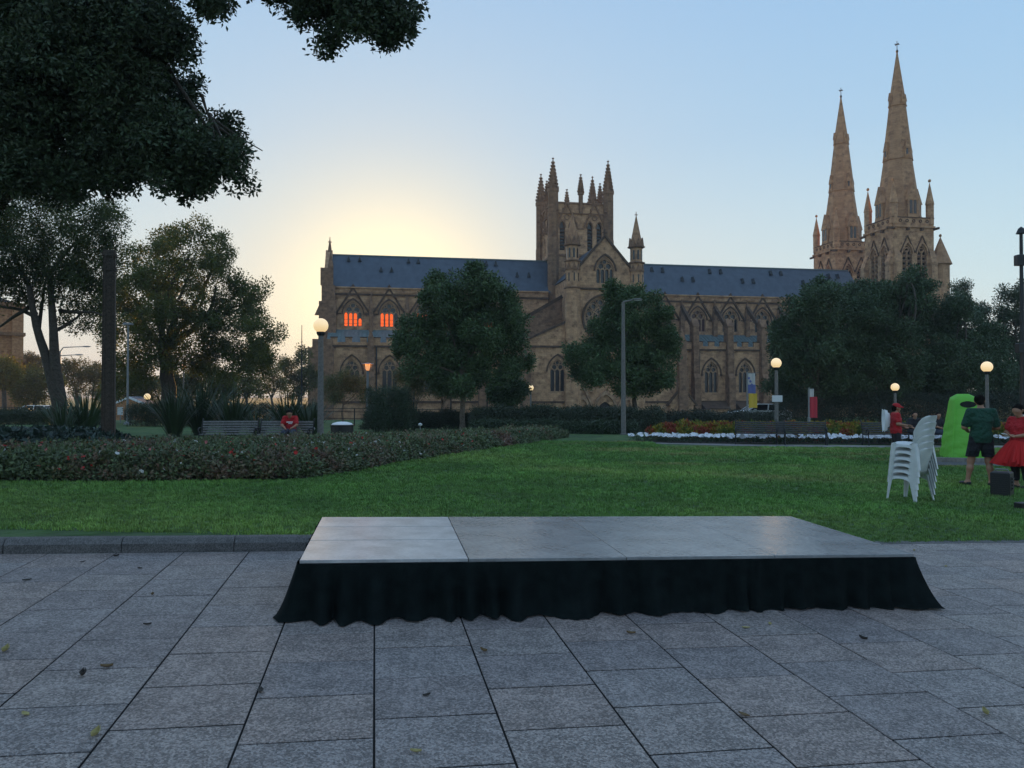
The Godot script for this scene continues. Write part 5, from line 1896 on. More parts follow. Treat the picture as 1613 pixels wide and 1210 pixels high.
func build_grass() -> void:
	var tuft := MB.new()
	var r := RandomNumberGenerator.new()
	r.seed = 6
	for i in 9:
		var a := r.randf() * TAU
		var o := Vector3(cos(a), 0, sin(a))
		var s := Vector3(-sin(a), 0, cos(a))
		var p := Vector3(r.randfn() * .022, -.004, r.randfn() * .022)
		var l := r.randf_range(.026, .05)
		var lean := r.randf_range(.2, .9)
		var tone := r.randf_range(.7, 1.3)
		tuft.col = Color(tone, tone, tone)
		var w := .0028
		var m := p + o * l * lean * .4 + Vector3.UP * l * .6
		var tip := p + o * l * lean + Vector3.UP * l * .95
		tuft.quad(p - s * w, p + s * w, m + s * w * .8, m - s * w * .8)
		tuft.tri(m - s * w * .8, m + s * w * .8, tip)
	var mesh := tuft.mesh()
	var xfs := []
	var cols := []
	rng.seed = 99
	for band in [[7.6, 10.5, 620.0, 1.0], [10.5, 14.0, 380.0, 1.25], [14.0, 20.0, 200.0, 1.6], [20.0, 31.0, 90.0, 2.1]]:
		var d0: float = band[0]
		var d1: float = band[1]
		var xa := -d1 * .70 - .4
		var xb := d1 * .70 + .4
		var cnt := int((d1 - d0) * (xb - xa) * band[2])
		for i in cnt:
			var x := rng.randf_range(xa, xb)
			var d := rng.randf_range(d0, d1)
			if absf(x) > d * .70 + .3:
				continue
			var pv := paved(x, -d)
			var edge_in := .152 if pv.x < 2.6 else .10
			if pv.y < EDGE + edge_in:
				continue
			if d > 11.0 and x < 3.2 and Geometry2D.is_point_in_polygon(Vector2(x, d), rose_poly):
				continue
			if d > 19.7 and d < 21.1 and x > 10.4:
				continue
			if d > 27.6 and x > 5.5:
				continue
			var nz := noise.get_noise_2d(x * 18.0, d * 18.0) + .5 * noise.get_noise_2d(x * 70.0, d * 70.0)
			var s: float = band[3] * rng.randf_range(.7, 1.25) * (1.0 + .25 * nz)
			xfs.append(Transform3D(Basis(Vector3.UP, rng.randf() * TAU).scaled(Vector3(s, s * .92, s)), Vector3(x, gy(x, -d), -d)))
			var worn := noise.get_noise_2d(x * 6.0 + 70.0, d * 6.0)
			var t := rng.randf_range(.65, 1.35) * (1.0 + .4 * nz + .3 * worn)
			var dry := clampf(.04 + (noise.get_noise_2d(x * 9.0 + 200.0, d * 22.0) - .12) * 2.2 * smoothstep(9.0, 22.0, d) * smoothstep(-1.0, 5.0, x) + rng.randfn() * .06, 0.0, .8)
			var c := Color(.112, .245, .040).lerp(Color(.165, .265, .05), clampf(worn * 1.5 + .25, 0.0, 1.0)).lerp(Color(.28, .23, .09), dry)
			cols.append(Color(c.r * t, c.g * t, c.b * t))
	print("tufts ", xfs.size())
	var o := scatter(self, "lawn_grass", mesh, M.grass, xfs, cols)
	tag(o, "mown green grass of the lawn behind the stage", "grass", "", "stuff")

# ---------------------------------------------------------------- lamps
func globe_lamp(label: String, px: float, py: float, rpx: float, d: float, mat: Material, post_r: float, energy: float, col: Color) -> Node3D:
	var b := on(px, d)
	var t := thing("globe_lamp", label, "street lamp", b, 0, "globe lamps in the park")
	var c := at(px, py, d).y - b.y
	var r := minf(rpx * d / F, .245)
	var p := MB.new()
	p.lathe(Vector3.ZERO, [[post_r * 2.0, -.05], [post_r * 2.0, .12], [post_r * 1.5, .2], [post_r * 1.25, .5], [post_r, c - r - .1], [post_r * 1.2, c - r - .08]], 12)
	part("post", p, M.post, t)
	var k := MB.new()
	k.lathe(Vector3.ZERO, [[post_r * 1.25, c - r - .09], [r * .55, c - r - .04], [r * .6, c - r * .86], [r * .3, c - r * .8]], 14)
	part("collar", k, M.iron, t)
	var g := MB.new()
	g.ball(Vector3(0, c, 0), Vector3(r, r, r), 24, 14)
	part("globe", g, mat, t)
	var l := OmniLight3D.new()
	l.light_energy = energy
	l.light_color = col
	l.omni_range = 14.0
	l.omni_attenuation = 2.0
	l.light_size = r
	l.shadow_enabled = true
	l.position = Vector3(0, c, 0)
	t.add_child(l)
	return t

func build_lamps() -> void:
	var warm := Color(1.0, .78, .5)
	var orange := Color(1.0, .55, .25)
	globe_lamp("large globe lamp on tall post left of the cathedral", 505, 513, 11.8, 25.6, M.globe, .085, .7, warm)
	var t := globe_lamp("globe lamp with a small white sign, left of the big dark trees", 1223, 572, 8.0, 36.0, M.globe, .075, .7, warm)
	var sg := MB.new()
	sg.chamfer(Vector3.ZERO, Vector3(.48, .02, .30), .003)
	var so := part("sign_plate", sg, M.sign, t)
	so.position = Vector3(0, at(1223, 628, 36).y - t.position.y, .12)
	so.rotation_degrees.x = 90
	globe_lamp("globe lamp above the person with red cap", 1410, 610, 6.3, 44.0, M.globe, .07, .6, warm)
	globe_lamp("globe lamp above the man in the green shirt", 1555, 578, 8.5, 34.0, M.globe, .065, .7, warm)
	globe_lamp("small white globe lamp before the transept window", 836, 611, 4.6, 60.0, M.globe, .06, .6, warm)
	globe_lamp("small orange globe lamp under the big dark trees", 1344, 626, 5.0, 55.0, M.globe_orange, .06, .5, orange)
	globe_lamp("tiny yellow globe lamp by the small brick hut", 232, 625, 5.0, 58.0, M.globe, .05, .5, warm)
	globe_lamp("tiny orange lamp glimpsed through the broad tree", 289, 578, 4.0, 60.0, M.globe_orange, .05, .5, orange)
	# flat topped lamp before the chancel
	var d := 48.0
	var b := on(579, d)
	t = thing("flat_top_lamp", "lamp with flat disc shade and orange glow before the chancel", "street lamp", b)
	var c := at(579, 577, d).y - b.y
	var p := MB.new()
	p.lathe(Vector3.ZERO, [[.16, -.05], [.16, .2], [.09, .4], [.075, c - .3], [.1, c - .28]], 10)
	part("post", p, M.steel, t)
	p = MB.new()
	p.lathe(Vector3(0, c, 0), [[.02, .22], [.38, .16], [.4, .13], [.05, .13]], 18)
	p.tube([Vector3(-.3, c + .14, 0), Vector3(-.12, c - .28, 0)], [.012, .012], 5)
	p.tube([Vector3(.3, c + .14, 0), Vector3(.12, c - .28, 0)], [.012, .012], 5)
	part("shade", p, M.steel, t)
	p = MB.new()
	p.lathe(Vector3(0, c, 0), [[.01, -.27], [.1, -.25], [.17, .02], [.15, .12], [.01, .125]], 14)
	part("bulb", p, M.globe_orange, t)
	var l := OmniLight3D.new()
	l.light_energy = .9
	l.light_color = orange
	l.omni_range = 14.0
	l.omni_attenuation = 2.0
	l.light_size = .12
	l.shadow_enabled = true
	l.position = Vector3(0, c - .05, 0)
	t.add_child(l)
	# tall street light with an outreach arm
	d = 37.0
	b = on(982, d)
	t = thing("street_light", "tall grey street light with short arm before the rose window", "street light", b)
	var top := at(979, 476, d).y - b.y
	p = MB.new()
	p.lathe(Vector3.ZERO, [[.17, -.05], [.17, .05], [.125, .06], [.075, top]], 12)
	part("pole", p, M.post, t)
	p = MB.new()
	p.tube([Vector3(0, top - .1, 0), Vector3(.02, top + .01, 0), Vector3(.25, top + .06, 0), Vector3(.5, top + .12, 0)], [.05, .05, .04, .035], 8)
	part("arm", p, M.post, t)
	p = MB.new()
	p.ball(Vector3(.68, top + .13, 0), Vector3(.26, .05, .12), 14, 8)
	part("lamp_head", p, M.post, t)
	p = MB.new()
	p.ball(Vector3(.70, top + .09, 0), Vector3(.2, .03, .09), 12, 6)
	part("lens", p, M.sign, t)
	# dark mast at the right edge
	d = 36.0
	b = on(1611, d)
	t = thing("lamp_mast", "dark mast with two fittings cut by the right picture edge", "mast", b)
	top = at(1611, 364, d).y - b.y
	p = MB.new()
	p.lathe(Vector3.ZERO, [[.16, -.05], [.12, .5], [.07, top]], 10)
	part("pole", p, M.iron, t)
	p = MB.new()
	p.lathe(Vector3(0, top, 0), [[.22, -.12], [.12, .12], [.02, .2]], 10)
	part("cap", p, M.iron, t)
	for q in [[410, .42, .5], [548, .4, .45]]:
		p = MB.new()
		p.chamfer(Vector3(-.05, at(1611, q[0], d).y - b.y, 0), Vector3(q[1], q[2], .3), .03)
		part("fitting", p, M.iron, t)
	# slim lamp post by the tall post at the left
	d = 46.0
	b = on(201, d)
	t = thing("slim_lamp_post", "slim pale lamp post right of the tall dark post", "lamp post", b)
	top = at(201, 512, d).y - b.y
	p = MB.new()
	p.lathe(Vector3.ZERO, [[.22, -.05], [.22, .08], [.07, .2], [.05, top]], 10)
	part("pole", p, M.steel, t)
	p = MB.new()
	p.chamfer(Vector3(0, top + .06, 0), Vector3(.5, .12, .3), .03)
	part("lamp_head", p, M.steel, t)
	# roadside outreach arms and a flagpole far left
	d = 92.0
	for q in [[100, 546, 140, "upper far street light arm left of the tall post"], [96, 559, 128, "lower far street light arm left of the tall post"]]:
		b = on(q[0] - 6, d)
		t = thing("outreach_light", q[3], "street light", b, 0, "far street lights")
		var y := at(q[0], q[1], d).y - b.y
		var ln: float = (q[2] - q[0] + 6) * d / F
		p = MB.new()
		p.tube([Vector3(0, -.05, 0), Vector3(0, y - .6, 0), Vector3(.4, y - .1, 0), Vector3(ln - .7, y, 0)], [.12, .09, .06, .045], 8)
		part("pole", p, M.steel, t)
		p = MB.new()
		p.ball(Vector3(ln - .35, y, 0), Vector3(.55, .09, .18), 12, 8)
		part("lamp_head", p, M.steel, t)
	d = 84.0
	b = on(475, d)
	t = thing("flagpole", "thin bare pole against the sky left of the cathedral", "pole", b)
	p = MB.new()
	p.lathe(Vector3.ZERO, [[.12, -.05], [.1, .3], [.035, at(475, 512, d).y - b.y]], 8)
	part("shaft", p, M.iron, t)
	p = MB.new()
	p.lathe(Vector3.ZERO, [[.2, -.05], [.2, .2], [.1, .25]], 8)
	part("base", p, M.iron, t)

# ---------------------------------------------------------------- furniture
func bench(label: String, px: float, d: float, yaw: float, slat: Material, proto: Node3D) -> Node3D:
	var p := on(px, d)
	if proto:
		return copy_of(proto, label, p, yaw)
	var t := thing("park_bench", label, "bench", p, yaw, "park benches")
	for i in 5:
		var m := MB.new()
		m.chamfer(Vector3.ZERO, Vector3(1.76, .03, .075), .006)
		var o := part("seat_slat", m, slat, t)
		o.position = Vector3(0, .43 + .008 * absf(i - 2), -.2 + i * .09)
	for i in 5:
		var m := MB.new()
		m.chamfer(Vector3.ZERO, Vector3(1.76, .025, .06), .006)
		var o := part("back_slat", m, slat, t)
		o.position = Vector3(0, .52 + i * .082, -.26 - i * .022)
		o.rotation_degrees.x = 75
	for s in [-1.0, 1.0]:
		var x: float = s * .9
		var e := MB.new()
		e.tube([Vector3(x, 0, -.3), Vector3(x, .2, -.22), Vector3(x, .42, -.24), Vector3(x, .65, -.3), Vector3(x, .92, -.38), Vector3(x, .95, -.42)], [.025, .022, .024, .022, .02, .026], 8)
		e.tube([Vector3(x, 0, .26), Vector3(x, .05, .22), Vector3(x, .25, .2), Vector3(x, .43, .21)], [.03, .022, .022, .022], 8)
		e.bar(Vector3(x, .42, -.24), Vector3(x, .42, .22), .04, .035)
		e.bar(Vector3(x, .2, -.21), Vector3(x, .2, .2), .02, .025)
		part("end_frame", e, M.iron, t)
		var a := MB.new()
		var arm := [Vector3(x, .63, -.28), Vector3(x, .66, -.05), Vector3(x, .66, .14)]
		for k in 10:   # the scroll at the front of the armrest
			var q := -PI / 2 + k * TAU / 9.0
			arm.append(Vector3(x, .55 + -.11 * sin(q) * (1.0 - k * .03), .14 + .11 * cos(q) * (1.0 - k * .03)))
		var rad := []
		for k in arm.size():
			rad.append(.02)
		a.tube(arm, rad, 8)
		part("armrest", a, M.iron, t)
	return t

func build_furniture() -> void:
	var l := bench("empty blue grey slatted bench at the left, before the flax", 360, 25.6, 8, M.slat_grey, null)
	bench("blue grey bench at the left with a person in red sitting on it", 447, 25.4, -4, M.slat_grey, l)
	var r := bench("dark bench at the right, left one of the pair before the white flowers", 1197, 29.6, -16, M.slat_dark, null)
	bench("dark bench at the right, right one of the pair before the white flowers", 1262, 29.6, -16, M.slat_dark, r)
	bench("dark bench behind the person with red cap", 1400, 29.4, 2, M.slat_dark, r)
	bench("dark bench right of the chair stack, before the trees", 1482, 29.4, 10, M.slat_dark, r)
	# black drum with a pale lid
	var b := on(539, 29.5)
	var t := thing("drum_bin", "round black bin with pale domed lid left of the dark bushes", "bin", b)
	var m := MB.new()
	m.lathe(Vector3.ZERO, [[.40, -.03], [.43, .1], [.43, .62], [.45, .64], [.45, .68], [.40, .69]], 24)
	part("body", m, M.black, t)
	m = MB.new()
	m.lathe(Vector3.ZERO, [[.40, .69], [.36, .74], [.18, .79], [.01, .80]], 24)
	part("lid", m, M.white, t)
	m = MB.new()
	m.bar(Vector3(0, .1, .43), Vector3(0, .6, .43), .05, .03)
	part("latch", m, M.iron, t)
	# low garden light stakes
	for q in [[493, "short garden stake left of the globe lamp's post"], [662, "dark garden light with white cap right of the dark bushes"]]:
		b = on(q[0], 30.5 if q[0] < 500 else 36.0)
		t = thing("garden_light", q[1], "garden light", b)
		m = MB.new()
		m.lathe(Vector3.ZERO, [[.025, -.03], [.02, .4]], 8)
		part("stake", m, M.steel, t)
		m = MB.new()
		m.lathe(Vector3.ZERO, [[.03, .4], [.09, .44], [.1, .5], [.03, .54]], 10)
		part("head", m, M.sign if q[0] > 600 else M.steel, t)
	# banners on poles
	for q in [[1177, 587, 662, 48.0, "pole banner printed blue over yellow before the aisle windows"], [1274, 612, 665, 46.0, "pole banner in red before the big dark trees"]]:
		var d: float = q[3]
		b = on(q[0], d)
		t = thing("banner_pole", q[4], "banner", b)
		var top := at(q[0], q[1], d).y - b.y
		m = MB.new()
		m.lathe(Vector3.ZERO, [[.1, -.05], [.09, .6], [.055, .65], [.05, top + .05]], 10)
		part("pole", m, M.steel, t)
		m = MB.new()
		m.tube([Vector3(0, top - .02, 0), Vector3(.72 if q[0] < 1200 else .3, top - .02, 0)], [.018, .018], 6)
		part("bracket", m, M.steel, t)
		var segs: Array
		if q[0] < 1200:
			segs = [[.04, .5, top - .75, top - .05, M.banner_white], [.04, .52, top - 1.3, top - .75, M.banner_blue], [.1, .62, top - 2.2, top - 1.3, M.banner_yellow]]
		else:
			segs = [[.04, .3, top - .5, top - .04, M.banner_white], [.06, .5, top - 1.75, top - .5, M.banner_red]]
		for s in segs:
			m = MB.new()
			for k in 8:
				var x0: float = lerpf(s[0], s[1], k / 8.0)
				var x1: float = lerpf(s[0], s[1], (k + 1) / 8.0)
				var z0 := .03 * sin(k * 1.1)
				var z1 := .03 * sin((k + 1) * 1.1)
				m.hexa([Vector3(x0, s[2], z0), Vector3(x1, s[2], z1), Vector3(x1, s[2], z1 - .004), Vector3(x0, s[2], z0 - .004), Vector3(x0, s[3], z0), Vector3(x1, s[3], z1), Vector3(x1, s[3], z1 - .004), Vector3(x0, s[3], z0 - .004)])
			part("banner_cloth", m, s[4], t)
		if q[0] < 1200:   # printed shapes on the cloth
			m = MB.new()
			for k in 5:
				m.box(Vector3(.1 + .09 * (k % 3), top - .35 - .2 * k, .045), Vector3(.12, .14, .006), Basis(Vector3.BACK, .5 * k))
			part("print", m, M.banner_blue, t)
	chair_stack()
	tent()
	# black speaker box beside the man, and a second small box at the edge
	var d := 13.6
	b = on(1577, d)
	t = thing("black_box", "black box with a handle on the grass right of the man's feet", "box", b, -42)
	m = MB.new()
	m.chamfer(Vector3(0, .21, 0), Vector3(.30, .42, .34), .02)
	part("body", m, M.black, t)
	m = MB.new()
	for k in 9:
		m.span(Vector3(-.12, .05 + k * .036, .17), Vector3(.12, .07 + k * .036, .178))
	part("grille", m, M.grille, t)
	m = MB.new()
	m.span(Vector3(.15, .1, -.1), Vector3(.158, .34, .12))
	for k in 4:
		m.box(Vector3(.165, .14 + k * .055, .0), Vector3(.02, .03, .14))
	part("control_panel", m, M.grille, t)
	m = MB.new()
	m.tube([Vector3(-.1, .42, 0), Vector3(-.09, .46, 0), Vector3(.09, .46, 0), Vector3(.1, .42, 0)], [.012, .012, .012, .012], 8)
	part("handle", m, M.steel, t)
	b = on(1612, 11.8)
	t = thing("equipment_case", "small black case low at the right picture edge", "case", b, 10)
	m = MB.new()
	m.chamfer(Vector3(0, .05, 0), Vector3(.22, .10, .16), .012)
	part("body", m, M.black, t)
	m = MB.new()
	m.bar(Vector3(-.05, .06, .085), Vector3(.05, .06, .085), .015, .02)
	part("handle", m, M.steel, t)

func curved(mb: MB, rows: Array, thick: float) -> void:   # a shell through rows of points, given thickness along its normals
	var nr := rows.size()
	var nc: int = rows[0].size()
	var nn := []
	for i in nr:
		var q := []
		for j in nc:
			var a: Vector3 = rows[mini(i + 1, nr - 1)][j] - rows[maxi(i - 1, 0)][j]
			var b: Vector3 = rows[i][mini(j + 1, nc - 1)] - rows[i][maxi(j - 1, 0)]
			q.append(a.cross(b).normalized())
		nn.append(q)
	for i in nr - 1:
		for j in nc - 1:
			var ix := [[i, j], [i + 1, j], [i + 1, j + 1], [i, j + 1]]
			for s in [0.5, -0.5]:
				var p := []
				var m := []
				for e in ix:
					var v: Vector3 = nn[e[0]][e[1]]
					p.append(rows[e[0]][e[1]] + v * thick * s)
					m.append(v * signf(s))
				mb.quadn(p, m)
	var rim := []
	for j in nc:
		rim.append([0, j])
	for i in range(1, nr):
		rim.append([i, nc - 1])
	for j in range(nc - 2, -1, -1):
		rim.append([nr - 1, j])
	for i in range(nr - 2, 0, -1):
		rim.append([i, 0])
	for k in rim.size():
		var e: Array = rim[k]
		var f: Array = rim[(k + 1) % rim.size()]
		var v0: Vector3 = nn[e[0]][e[1]] * thick * .5
		var v1: Vector3 = nn[f[0]][f[1]] * thick * .5
		var p0: Vector3 = rows[e[0]][e[1]]
		var p1: Vector3 = rows[f[0]][f[1]]
		mb.quad(p0 + v0, p0 - v0, p1 - v1, p1 + v1)

func chair_stack() -> void:
	# moulded garden chair: faces local +z
	var b := on(1432, 12.6)
	var labels := ["lowest chair of the white stack, standing on the grass", "second chair from below in the white stack", "third chair from below in the white stack", "fourth chair from below in the white stack", "fifth chair from below in the white stack", "topmost chair of the white stack on the lawn"]
	var t := thing("plastic_chair", labels[0], "chair", b, -150, "white stacked garden chairs")
	# one moulded shell: seat with turned-down sides, sweeping up into a wrapped back
	var prof := [[.245, .385, .20, -.0], [.238, .425, .215, -.02], [.21, .443, .225, -.055], [.12, .438, .23, -.06], [.02, .432, .23, -.06], [-.08, .433, .23, -.045], [-.145, .447, .232, -.01], [-.185, .485, .235, .03], [-.21, .54, .236, .05], [-.235, .61, .234, .055], [-.265, .69, .228, .05], [-.295, .77, .215, .04], [-.318, .825, .19, .03], [-.335, .855, .15, .02], [-.343, .868, .10, .01]]
	var seat := MB.new()
	var back := MB.new()
	for grp in [[0, 8, seat], [7, 15, back]]:
		var shell := []
		for i in range(grp[0], grp[1]):
			var q: Array = prof[i]
			var row := []
			for j in 13:
				var u := j / 6.0 - 1.0
				var e := pow(absf(u), 3.0)
				var on_back := smoothstep(6.0, 9.0, float(i))
				var dish := -.012 * (1.0 - u * u) * (1.0 - on_back)
				row.append(Vector3(u * q[2], q[1] + dish + e * q[3] * (1.0 - on_back), q[0] + e * q[3] * on_back * 1.4 - .02 * (1.0 - u * u) * on_back))
			shell.append(row)
		curved(grp[2], shell, .006)
	part("seat", seat, M.plastic, t)
	part("backrest", back, M.plastic, t)
	var rows := []
	for s in [-1.0, 1.0]:
		var ap := MB.new()
		var apron := []
		for i in 9:
			var v := i / 8.0
			var row := []
			for j in 4:
				row.append(Vector3(s * (.228 + .004 * j), .395 - j / 3.0 * (.035 + .075 * pow(absf(v * 2.0 - 1.0), 2.2)), lerpf(.235, -.20, v)))
			apron.append(row)
		curved(ap, apron, .005)
		part("apron", ap, M.plastic, t)
		for f in [1.0, -1.0]:
			var lg := MB.new()
			# an angle section: two tapering flanges
			var top := Vector3(s * .236, .42, .205 if f > 0 else -.195)
			var foot := Vector3(s * .255, 0.0, .25 if f > 0 else -.265)
			rows = []
			for i in 4:
				var v := i / 3.0
				var c := foot.lerp(top, v)
				var w := lerpf(.036, .07, v)
				rows.append([c + Vector3(-s * w, 0, 0), c + Vector3(-s * w * .4, 0, f * .003), c + Vector3(0, 0, -f * .006), c + Vector3(s * .003, 0, -f * w * .5), c + Vector3(0, 0, -f * w)])
			curved(lg, rows, .006)
			part("leg", lg, M.plastic, t)
	for k in range(1, 6):
		var o := copy_of(t, labels[k], b + Vector3(0, .104 * k, 0) + Basis(Vector3.UP, deg_to_rad(-150)) * Vector3(0, 0, -.013 * k), -150 + rng.randf_range(-.6, .6))
		o.set_meta("group", "white stacked garden chairs")

func tent() -> void:
	var d := 22.6
	var b := on(1519, d)
	var t := thing("popup_tent", "tall bright green popup changing tent behind the man", "tent", b, -8)
	var hgt := 1.86
	var m := MB.new()
	var rows := []
	var nseg := 40
	for i in 19:
		var v := i / 18.0
		var half := lerpf(.60, .30, pow(v, .9))
		if v > .92:
			half *= sqrt(maxf(0.0, 1.0 - pow((v - .92) / .09, 2.0)))
		half *= 1.0 + .05 * sin(v * PI)
		var row := []
		for k in nseg + 1:
			var a := TAU * k / nseg
			var ex := .55
			var cx := signf(cos(a)) * pow(absf(cos(a)), ex)
			var cz := signf(sin(a)) * pow(absf(sin(a)), ex)
			var wr := .016 * sin(v * 34.0 + a * 3.0) * (1.0 - v) + .010 * noise.get_noise_2d(a * 60.0, v * 200.0)
			row.append(Vector3(cx * (half + wr), hgt * v + .02, cz * (half * .9 + wr) - .10 * v))
		rows.append(row)
	curved(m, rows, .004)
	part("canopy", m, M.tent, t)
	var w := MB.new()   # dark mesh window near the top, following the slope of the front
	var wr2 := []
	for i in 8:
		var row := []
		for k in 13:
			var u := k / 12.0 - .5
			var v := i / 7.0
			var hw := .22 * sqrt(maxf(.02, 1.0 - pow(v * 2.0 - 1.0, 2.0)))
			var y := 1.48 + .19 * v
			var vv := y / hgt
			var half := lerpf(.60, .30, pow(vv, .9)) * (1.0 + .05 * sin(vv * PI)) * 1.0
			row.append(Vector3(u * 2.0 * hw, y, half * .9 - .1 * vv + .012))
		wr2.append(row)
	curved(w, wr2, .004)
	part("mesh_window", w, M.tent_dark, t)
	var sm := MB.new()
	for s in [-1.0, 1.0]:
		var pts := []
		var rad := []
		for i in 14:
			var v := i / 13.0 * .9
			var half := lerpf(.60, .30, pow(v, .9)) * (1.0 + .05 * sin(v * PI)) * 1.0
			pts.append(Vector3(s * half * .93, hgt * v + .02, half * .84 - .1 * v))
			rad.append(.009)
		sm.tube(pts, rad, 6)
	part("seam", sm, M.tent, t)
	var fl := MB.new()
	fl.lathe(Vector3(.55, .0, .62), [[.01, .05], [.14, .045], [.19, .02], [.2, 0]], 16)
	part("floor_flap", fl, M.tent, t)
	for s in [-1.0, 1.0]:
		var pg := MB.new()
		pg.tube([Vector3(s * .6, .03, .52), Vector3(s * .68, .02, .58)], [.02, .02], 6)
		part("peg_loop", pg, M.tent, t)

# ---------------------------------------------------------------- the left side
func build_left_side() -> void:
	# tall dark post
	var d := 22.5
	var b := on(171, d)
	var t := thing("tall_post", "tall dark weathered square post with cap at the left", "post", b, 20)
	var top := at(172, 404, d).y - b.y
	var m := MB.new()
	m.taper(Vector3(0, -.05, 0), Vector2(.36, .30), Vector3(0, top, 0), Vector2(.31, .26))
	part("shaft", m, M.timber, t)
	for s in [-1.0, 1.0]:
		m = MB.new()
		m.bar(Vector3(s * .12, 0, .152), Vector3(s * .1, top, .132), .07, .03, Vector3.RIGHT)
		part("rib", m, M.timber, t)
	m = MB.new()
	m.span(Vector3(-.19, top, -.17), Vector3(.19, top + .08, .17))
	m.span(Vector3(-.16, top + .08, -.14), Vector3(.16, top + .17, .14))
	m.span(Vector3(-.19, top - .42, -.16), Vector3(.19, top - .36, .16))
	part("cap", m, M.timber, t)
	# white car behind the fence
	b = on(52, 74)
	car("white car parked behind the fence at the far left", b, 4, M.car_paint)
	b = on(1196, 58)
	car("pale car roof glimpsed behind the yellow flower bed", b + Vector3(0, -.75, 0) * 0.0, 8, M.car_paint)
	# fence of upright bars
	t = thing("iron_fence", "black iron bar fence before the white car", "fence", on(20, 66), 0)
	var x0 := (-90 - 806.5) / F * 66.0
	var x1 := (128 - 806.5) / F * 66.0
	var bars := MB.new()
	var x := x0
	while x < x1:
		var g := gy(x, -66) - t.position.y
		bars.span(Vector3(x - t.position.x - .012, g - .05, -.012), Vector3(x - t.position.x + .012, g + 1.15, .012))
		x += .14
	part("bars", bars, M.iron, t).set_meta("kind", "stuff")
	for y in [.12, 1.08]:
		m = MB.new()
		m.bar(Vector3(x0 - t.position.x, gy(x0, -66) - t.position.y + y, 0), Vector3(x1 - t.position.x, gy(x1, -66) - t.position.y + y, 0), .03, .04)
		part("rail", m, M.iron, t)
	for k in 6:
		m = MB.new()
		var px := lerpf(x0, x1, k / 5.0)
		m.span(Vector3(px - t.position.x - .04, gy(px, -66) - t.position.y - .05, -.04), Vector3(px - t.position.x + .04, gy(px, -66) - t.position.y + 1.3, .04))
		part("post", m, M.iron, t)
	# fence behind the dark bushes
	t = thing("rail_fence", "dark rail fence before the chancel wall behind the bushes", "fence", on(600, 46), 0)
	for y in [.45, .85, 1.05]:
		m = MB.new()
		m.bar(Vector3(-3.6, y, 0), Vector3(6.2, y - .12, 0), .03, .035)
		part("rail", m, M.iron, t)
	for k in 6:
		m = MB.new()
		m.span(Vector3(-3.5 + k * 1.92 - .03, -.15 - .02 * k, -.03), Vector3(-3.5 + k * 1.92 + .03, 1.06 - .02 * k, .03))
		part("post", m, M.iron, t)
	# brick hut with a little pediment
	b = on(212, 76)
	t = thing("brick_hut", "small orange brick hut with white edged gable behind the lamp post", "hut", b, 6)
	m = MB.new()
	m.span(Vector3(-1.6, -.3, -1.5), Vector3(1.6, 1.55, 1.5))
	m.prism(PackedVector2Array([Vector2(-1.6, 1.55), Vector2(1.6, 1.55), Vector2(0, 2.2)]), -1.5, 1.5)
	part("wall", m, M.brick, t)
	m = MB.new()
	for s in [-1.0, 1.0]:
		m.bar(Vector3(s * 1.85, 1.5, 1.5), Vector3(0, 2.3, 1.5), .18, .2, Vector3(0, 0, 1))
	part("gable_edge", m, M.sign, t)
	m = MB.new()
	m.hexa([Vector3(-1.8, 1.58, -1.6), Vector3(0, 2.32, -1.6), Vector3(0, 2.32, 1.4), Vector3(-1.8, 1.58, 1.4), Vector3(-1.8, 1.66, -1.6), Vector3(0, 2.4, -1.6), Vector3(0, 2.4, 1.4), Vector3(-1.8, 1.66, 1.4)])
	m.hexa([Vector3(1.8, 1.58, -1.6), Vector3(0, 2.32, -1.6), Vector3(0, 2.32, 1.4), Vector3(1.8, 1.58, 1.4), Vector3(1.8, 1.66, -1.6), Vector3(0, 2.4, -1.6), Vector3(0, 2.4, 1.4), Vector3(1.8, 1.66, 1.4)])
	part("roof", m, M.slate, t)
	m = MB.new()
	m.span(Vector3(-.4, -.3, 1.5), Vector3(.4, 1.1, 1.53))
	part("door", m, M.oak, t)
	# little white sign by the lamp post
	b = on(190, 50)
	t = thing("notice_sign", "small white notice sign on a stake left of the brick hut", "sign", b)
	m = MB.new()
	m.lathe(Vector3.ZERO, [[.03, -.05], [.03, .6]], 8)
	part("stake", m, M.steel, t)
	m = MB.new()
	m.span(Vector3(-.18, .5, .03), Vector3(.18, 1.0, .05))
	part("plate", m, M.sign, t)
	# sandstone house at the far left
	b = on(-20, 110)
	t = thing("sandstone_house", "tall sandstone building cut by the left picture edge", "building", b, 37)
	var H := at(10, 474, 110).y - b.y
	var lim := (27 - -20) / F * 110.0
	m = MB.new()
	m.span(Vector3(-14, -1, -12), Vector3(lim - 1.4, H, 0))
	part("wall", m, M.brick, t)
	m = MB.new()
	m.span(Vector3(lim - 1.4, -1, -11), Vector3(lim, H - .6, .6))
	part("corner_pier", m, M.brick, t)
	m = MB.new()
	m.span(Vector3(lim - 3.0, -1, 0), Vector3(lim - 1.5, H * .55, .8))
	part("porch_pier", m, M.brick, t)
	m = MB.new()
	for y in [H - .6, H * .72, H * .5]:
		m.span(Vector3(-14, y, -11), Vector3(lim + .25, y + .45, .85))
	part("cornice", m, M.trim, t)
	m = MB.new()
	m.prism(PackedVector2Array([Vector2(-14, H), Vector2(lim - 1.2, H), Vector2(-6, H + 3.2)]), -12, .2)
	part("roof", m, M.slate, t)
